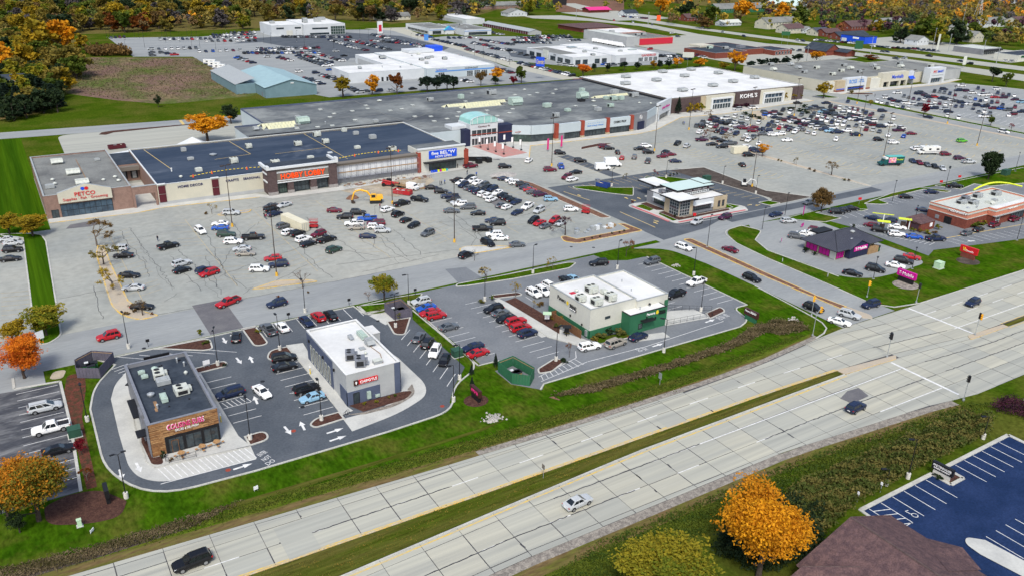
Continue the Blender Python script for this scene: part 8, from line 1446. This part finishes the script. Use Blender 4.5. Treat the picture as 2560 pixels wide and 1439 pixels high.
for px,py,hp,wp,c,lb in ((1216,702,34,30,'yellow','thin yellow sapling near the patched ring road'),(1381,672,30,24,'yellow','yellow sapling on the ring road lawn island'),(1289,742,36,26,'yellow','slim yellow sapling at the bakery planter'),(1565,642,42,28,'rust','reddish brown young tree on the lawn by the bakery lot'),(1186,652,28,20,'grey','bare sapling on the white pointed island'),(1413,588,46,48,'purple','bare purple plum tree beside pallets'),(1565,450,16,14,'olive','tiny sapling in the credit union lot'),(1634,445,20,14,'red','tiny red sapling in the credit union lot'),(1830,560,1,1,'red',''),(2078,439,34,34,'brown','thin brown tree on the long lot island'),(1990,414,20,14,'olive','tiny sapling at the long lot island'),(1411,915,1,1,'red',''),(1423,893,38,14,'rust','thin red sapling in the bakery kerb island'),(1773,298,22,22,'brown','bare brown tree at the department store lot end'),(1774,348,26,26,'rust','brown thin tree among department store cars'),(1822,362,24,30,'brown','orange brown thin tree among department store cars'),(998,800,20,14,'lime','little yellow green sapling by the bin enclosure'),(1437,832,12,14,'lime','little sapling on the bakery walk'),(1334,772,22,14,'yellow','little yellow sapling beside the bakery yard'),(2526,332,22,14,'red','small bare red tree beside the right drive')):
    if lb: ptree(px,py,hp,wp,'bare',c,lb,n=900 if c != 'grey' else 80,size=.14,v=len(lb) % 4)
ptree(2053,530,60,54,'round','brown','orange brown tree on the lawn left of the burger lot',n=6000,size=.2,v=6,z0=1.6);ptree(2470,449,70,50,'round','dark','dark oval tree on the lawn behind the burger restaurant',n=6000,size=.26,v=1,z0=1.2);ptree(1905,393,36,34,'flat','gold','golden tree on the long lot island',n=1800,size=.2,v=3);ptree(2308,292,34,22,'tall','red','bright crimson tree on the drive strip',n=1800,size=.26,v=2);ptree(2476,315,24,22,'round','green','small round green tree in the far retail lot',n=1500,size=.3,v=3)
ptree(520,357,70,108,'vase','gold','wide golden orange tree behind the craft store roof',n=5000,size=.22,v=7);ptree(578,310,46,50,'round','dark','round dark green tree beside the golden tree',n=3000,size=.26,v=8);ptree(396,269,28,22,'round','dark','lone small dark tree at the field edge',n=1400,size=.3,v=2)
for i,(px,py,hp,wp,kind,c) in enumerate(((858,244,50,42,'tall','yellow'),(931,238,46,44,'vase','gold'),(993,236,48,42,'vase','rust'),(1202,215,36,28,'vase','brown'),(1240,205,32,36,'round','gold'),(1284,214,24,22,'round','red'),(1303,208,42,38,'round','green'),(1457,196,36,42,'round','flame'),(1692,170,24,30,'round','gold'),(1750,168,20,40,'round','gold'),(1836,178,46,48,'vase','gold'),(1810,175,20,30,'round','yellow'),(2040,160,32,44,'round','gold'),(1920,198,24,44,'round','yellow'),(2058,246,38,44,'round','yellow'),(2176,264,14,14,'round','lime'),(1634,172,20,24,'round','maple'),(2480,205,38,36,'round','dark'),(2514,218,34,30,'round','green'),(1238,212,20,26,'round','dark'),(2128,236,10,12,'round','olive'))): ptree(px,py,hp,wp,kind,c,{'yellow': 'yellow','gold': 'golden','rust': 'rusty','brown': 'brown','red': 'red','green': 'green','flame': 'fiery orange','lime': 'yellow green','maple': 'green and orange','dark': 'dark green','olive': 'olive'}[c]+' tree along the mall rear and side roads',n=1600,size=.34,v=i % 5,pend=' ',group='trees behind the mall')
for i,(px,py,hp,wp) in enumerate(((1068,230,38,46),(1092,229,38,40),(1118,228,40,44),(1134,226,34,34),(1486,180,20,18),(1518,180,20,20),(1560,178,22,28),(1592,176,20,22),(1650,178,26,20),(1672,172,22,24),(1880,176,22,30),(1905,172,24,34),(1936,170,24,34),(1965,168,24,34),(1994,162,26,30))): ptree(px,py,hp,wp,'round','pine','dark evergreen in a row behind the mall',n=1500,size=.36,v=i % 4,pend=' ',group='evergreens behind the mall',name='evergreen_tree')
ptree(1695,286,40,22,'conifer','pine','slim blue spruce at the department store corner',n=2600,size=.22,v=1,name='spruce_tree')
for i,(px,py,hp,wp) in enumerate(((1180,968,30,16),(1179,938,30,18),(1239,918,38,18))): ptree(px,py,hp,wp,'conifer','pine',('lower','middle','upper')[i]+' small blue spruce behind the restaurant sign',n=1600,size=.22,v=i,name='spruce_tree')
for i,(px,py,hp,wp,k,c) in enumerate(((205,1135,46,34,'round','red'),(218,1200,30,30,'bare','rust'),(20,1290,120,60,'conifer','dark'),(50,1330,60,60,'round','dark'))): ptree(px,py,hp,wp,k,c,('small crimson maple on the leaf strewn strip','thin rusty shrub in the mulch bed','dark evergreen at the lower left edge','dark shrub mass under the big maple')[i],n=2400,size=.2,v=i)
# shrubs and planters
SH=[(1722,283,26,18,'yellow'),(1738,282,28,20,'yellow'),(1754,281,24,18,'lime'),(1958,252,22,24,'yellow'),(1980,250,22,26,'yellow'),(1998,248,16,16,'olive'),(1845,270,10,30,'purple'),(1866,268,10,26,'purple'),(1862,288,8,22,'dark'),(1880,294,8,26,'dark'),(1900,299,8,24,'dark'),(1980,275,8,28,'dark'),(2003,280,8,30,'dark'),(2016,285,8,20,'dark'),(2010,269,8,24,'dark'),(2180,150,12,44,'rust'),
 (500,838,22,16,'lime'),(512,860,9,16,'green'),(520,858,10,12,'green'),(563,915,10,14,'dark'),(645,834,14,16,'lime'),(408,1146,24,16,'dark'),(428,1152,10,14,'brown'),(1402,805,18,20,'olive'),(1380,800,16,16,'olive'),(1395,820,16,20,'brush'),(1415,838,14,18,'olive'),(1500,842,14,40,'brush'),(1525,836,22,40,'dark'),(1548,838,18,36,'brush'),(1485,850,10,24,'olive'),(1350,765,12,24,'brown'),(1230,750,14,16,'green'),(1205,757,10,20,'brush'),(1410,905,10,26,'dark'),(912,1012,12,12,'lime'),(942,1006,9,12,'lime'),(988,990,8,12,'green'),(972,995,8,10,'olive'),(1270,570+15,1,1,'dark'),
 (2014,630,16,24,'dark'),(2036,638,10,16,'dark'),(2132,575,16,10,'dark'),(2283,580,12,16,'lime'),(2300,582,10,14,'olive'),(2320,586,12,22,'lime'),(2345,575,16,18,'lime'),(2440,568,14,40,'green'),(2455,562,12,30,'lime'),(2335,584,8,16,'brown'),(2346,1196,10,24,'dark'),(2338,1185,10,20,'dark'),(1686,545,12,8,'dark'),(1735,543,10,7,'dark'),(1675,443,10,6,'pine'),(1684,441,10,6,'pine'),(1692,440,10,6,'pine'),(318,786,10,18,'brown'),(336,780,9,14,'brown'),(380,787,8,10,'rust'),(514,536,7,12,'brown'),(695,744,8,10,'rust'),(770,733,6,8,'brown'),(1945,403,6,8,'olive'),(1953,405,6,8,'olive'),(2023,426,7,10,'brown'),(2035,430,7,10,'brown'),(2110,452,7,12,'olive'),(2122,454,7,10,'brown'),(1462,602,6,7,'dark'),(1480,598,6,7,'dark'),(1500,594,6,7,'dark'),(1530,586,6,7,'dark'),(1548,583,6,7,'dark'),(1560,580,6,7,'dark')]
for i,(px,py,hp,wp,c) in enumerate(SH):
    if hp > 1: ptree(px,py,hp,wp,'round',c,{'yellow': 'yellow','lime': 'yellow green','olive': 'olive','purple': 'dark purple','dark': 'dark green','rust': 'rusty red','green': 'green','brown': 'brown','brush': 'leafy','pine': 'narrow dark'}[c]+' shrub in a planting bed',n=700,size=.5,z0=.3,v=i % 3,name='shrub',cat='shrub',pend='  ',group='shrubs in the planting beds')
def clumps(name,label,poly,n,hgt_,size,colour,seed,cat='bushes',mat2=None):
    """dense low growth nobody could count"""
    g=np.random.default_rng(seed);xs=[p[0] for p in poly];ys=[p[1] for p in poly];P=[]
    def inside(x,y):
        c=False;j=len(poly)-1
        for i in range(len(poly)):
            if (poly[i][1] > y) != (poly[j][1] > y) and x < (poly[j][0]-poly[i][0])*(y-poly[i][1])/(poly[j][1]-poly[i][1])+poly[i][0]: c=not c
            j=i
        return c
    while len(P) < n:
        x,y=g.uniform(min(xs),max(xs)),g.uniform(min(ys),max(ys))
        if inside(x,y): x += g.normal(0,.35);y += g.normal(0,.35);hz=hgt_*(.45+.55*abs(math.sin(x*.9+y*1.3)*math.cos(x*.37-y*.8)));P.append((x,y,hz*g.uniform(.1,1)**.6))
    P=np.array(P);Vv,Ff=leaves(P,size,g,.3);t=np.clip(.5+.5*np.sin(P[:,0]*.8+P[:,1]*1.7)*.7+g.uniform(-.4,.4,n),0,1);o=put(name,np_mesh(name,Vv,Ff,MT['leaf_'+colour],t));tag(o,label,cat,kind='stuff');return o
clumps('bush_bank','long bank of brushy green bushes along the blue lot',[(86,60.5),(92,64),(112,63.6),(136,63),(140,60),(134,57.6),(112,57.6),(100,57.2),(88,55),(84,57)],26000,2.4,.17,'brush',5);clumps('bush_bank','dark bushes between the two big foreground trees',[(72,60),(80,64),(90,64),(92,58),(84,52),(74,54)],12000,2.6,.17,'dark',6)
clumps('reeds','dry brown reeds in the ditch above the highway',[(77,105.6),(84,104.9),(104,104.2),(120,104.6),(134,108),(136,106),(122,103.2),(104,102.8),(84,103.2)],16000,.8,.14,'reed',7,'reeds');clumps('reeds','dry weeds in the ditch at lower left',[(-12,105.4),(2,103.8),(14,103.6),(20,103.8),(14,101.8),(0,101.6),(-12,102.6)],7000,.4,.1,'reed',8,'weeds');clumps('weeds','brown shrubs round the storm drain at the ditch corner',[(131,106),(138,108),(142,104),(141,101),(134,102)],5000,1.1,.12,'reed',9);clumps('weeds','purple bare bushes at the right edge below the crossing',[(143,62),(149,63),(152,58),(146,56)],3500,1.8,.1,'purple',10)
clumps('long_grass','rough grass on the slope between highway and bush bank',[(40,66),(60,69.6),(100,69),(140,65.5),(146,63),(120,63.5),(90,64.5),(60,63),(40,58)],16000,.35,.13,'green',12,'grass');clumps('long_grass','rough verge grass along the highway kerb',[(6,101.3),(60,97.6),(100,96.4),(138,99.4),(138,100.6),(100,99.4),(60,100.6),(6,103.4)],14000,.2,.1,'verge',13,'grass');clumps('median_tufts','short dry grass on the highway median',[(8,81.4),(40,83.2),(80,85),(130,84.6),(130,85.4),(80,86.4),(40,87),(8,87.6)],9000,.14,.1,'olive',14,'grass')
clumps('field_weeds','rusty weeds of the open field',[(36,470),(52,442),(112,428),(122,480),(118,568),(62,596),(36,586)],5000,.5,.3,'reed',15,'weeds');clumps('sapling_thicket','pale orange thicket at the field end',[(60,604),(84,596),(82,620),(60,628)],2400,6.5,.7,'brown',16,'thicket')

# --- woods: the nearer trees one by one, the rest as a mass
WOOD=[]
def woodland(poly_px,n,pal,hmin,hmax,seed):
    g=np.random.default_rng(seed);poly=[G(*p) for p in poly_px];xs=[p[0] for p in poly];ys=[p[1] for p in poly];k=0;tries=0;pts=[]
    while k < n and tries < n*40:
        tries += 1;x,y=g.uniform(min(xs),max(xs)),g.uniform(min(ys),max(ys));c=False;j=len(poly)-1
        for i in range(len(poly)):
            if (poly[i][1] > y) != (poly[j][1] > y) and x < (poly[j][0]-poly[i][0])*(y-poly[i][1])/(poly[j][1]-poly[i][1])+poly[i][0]: c=not c
            j=i
        if not c or any((x-a)**2+(y-b)**2 < 30 for a,b in pts[-400:]): continue
        pts.append((x,y));k += 1;WOOD.append((x,y,g.uniform(hmin,hmax),pal[int(g.integers(0,len(pal)))]))
WP=['olive','olive','olive','olive','olive','green','green','lime','brown','grey','dark','yellow']
woodland([(0,96),(140,92),(270,84),(520,76),(640,74),(640,0),(0,0)],420,WP,11,18,21);woodland([(0,300),(60,290),(110,282),(205,200),(215,140),(190,100),(0,96)],60,['yellow','olive','lime','olive','green','dark'],9,15,22);woodland([(0,306),(60,302),(185,280),(140,230),(0,232)],26,['pine','dark','dark'],8,12,23)
woodland([(650,66),(860,50),(870,46),(900,60),(980,60),(1160,50),(1240,28),(1230,0),(640,0)],240,['grey','grey','olive','olive','yellow','lime','green','brown','dark','dark'],11,18,24);woodland([(1280,30),(1400,36),(1390,0),(1260,0)],20,['yellow','lime','dark','green'],9,14,25);woodland([(1500,38),(1650,48),(1900,52),(1920,70),(1780,76),(1700,66),(1500,40),(1500,4),(1920,0),(1920,40)],80,['gold','yellow','green','olive','dark','lime','brown'],10,16,26)
woodland([(1900,60),(2100,70),(2300,108),(2460,110),(2560,130),(2560,60),(2200,40),(1900,30)],110,['green','dark','green','olive','yellow','lime','purple','dark'],9,15,27);woodland([(1920,34),(2560,66),(2560,20),(2450,12),(2380,0),(1900,0)],420,['yellow','olive','olive','gold','olive','green','grey','brown'],11,17,28);woodland([(1560,6),(1900,12),(2380,0),(2380,-30),(1500,-30)],260,['dark','olive','yellow','pine'],10,15,29);woodland([(0,0),(1500,0),(1500,-34),(0,-34)],300,['dark','olive','grey','brown','yellow'],11,17,30)
for px,py,hp,c in ((95,150,100,'yellow'),(160,140,88,'gold'),(75,178,90,'yellow'),(155,236,72,'yellow'),(185,190,76,'olive'),(15,190,76,'gold'),(285,80,52,'rust'),(290,66,60,'yellow'),(358,78,48,'rust'),(490,62,36,'gold'),(355,60,50,'green'),(85,66,50,'yellow'),(600,62,30,'yellow'),(60,40,40,'olive'),(165,40,40,'green'),(1320,38,44,'lime'),(880,52,30,'olive'),(930,48,50,'lime'),(875,30,34,'gold'),(1025,40,46,'dark'),(1650,40,44,'gold'),(1720,50,46,'dark'),(1850,58,56,'gold'),(1780,56,40,'green'),(2000,64,46,'green'),(1955,55,44,'gold'),(2100,94,34,'rust'),(2052,80,30,'purple'),(2300,108,60,'green'),(2250,108,46,'dark'),(2340,112,50,'lime'),(2390,112,56,'dark'),(2430,100,44,'green'),(1845,60,30,'brown')):
    X,Y=G(px,py);WOOD.append((X,Y,hp*depth(X,Y)/FPX*1.08,c))
for i in range(46):
    px=random.uniform(1900,2560);X,Y=G(px,68+(px-1900)/660*48+random.uniform(-16,5));WOOD.append((X,Y,random.uniform(24,40)*depth(X,Y)/FPX,random.choice(['dark','dark','green','green','olive','lime','yellow','purple'])))
WOOD.sort(key=lambda q: depth(q[0],q[1])/q[2]);NI=290
CN={'olive': 'olive','yellow': 'yellow','gold': 'golden','green': 'green','lime': 'yellow green','brown': 'brown','grey': 'bare grey','rust': 'rusty','dark': 'dark green','maple': 'green and orange','pine': 'dark evergreen','purple': 'purple','flame': 'orange','red': 'red'}
for i,(X,Y,H,c) in enumerate(WOOD[:NI]): px,py=px_of(X,Y);side='in the left woods' if px < 650 else ('in the woods behind the dealers' if px < 1500 else 'among the houses at upper right');tree(X,Y,H,H*random.uniform(.85,1.15),'round' if c != 'pine' else 'conifer',c,CN[c]+' tree',v=i % 4,n=1100,size=.44,z0=.5,pend=side,group='woodland trees',name='woodland_tree')
g=np.random.default_rng(77);AV,AC=[],[]
for X,Y,H,c in WOOD[NI:]:
    n=200;Wd=H*g.uniform(.85,1.15);P,t=crown_points('round' if c != 'pine' else 'conifer',n,g,H,Wd,H*.08);P[:,0] += X;P[:,1] += Y;Vv,Ff=leaves(P,.8,g,.4);a,b=(np.array(q) for q in LEAF[c]);AV.append(Vv);AC.append(np.concatenate([a[None]*(1-t[:,None])+b[None]*t[:,None],np.ones((n,1))],1))
AV=np.concatenate(AV);AC=np.concatenate(AC);tag(put('distant_woods',np_mesh('distant_woods',AV,np.arange(len(AV)).reshape(-1,4),MT['leaf_mixed'],AC,'paint')),'mass of distant autumn woods along the top of the picture','woods',kind='stuff')

# ---------------------------------------------------------------- labels that single out look-alikes
from collections import defaultdict
GR=defaultdict(list)
for rec in PENDING: GR[(rec[1],rec[5].strip())].append(rec)
NUM={2: 'two',3: 'three',4: 'four',5: 'five',6: 'six',7: 'seven',8: 'eight',9: 'nine'}
for (base,place),lst in GR.items():
    lst.sort(key=lambda q: q[4]);n=len(lst)
    for i,(o,b,cat,group,x,p) in enumerate(lst):
        core=(b+' '+place).strip()
        if n > 1: core='%s, %s' % (core,'leftmost' if i == 0 else ('rightmost' if i == n-1 else ORD[i]+' from left'))+' of %s' % NUM.get(n,n)
        tag(o,core,cat,group.strip())
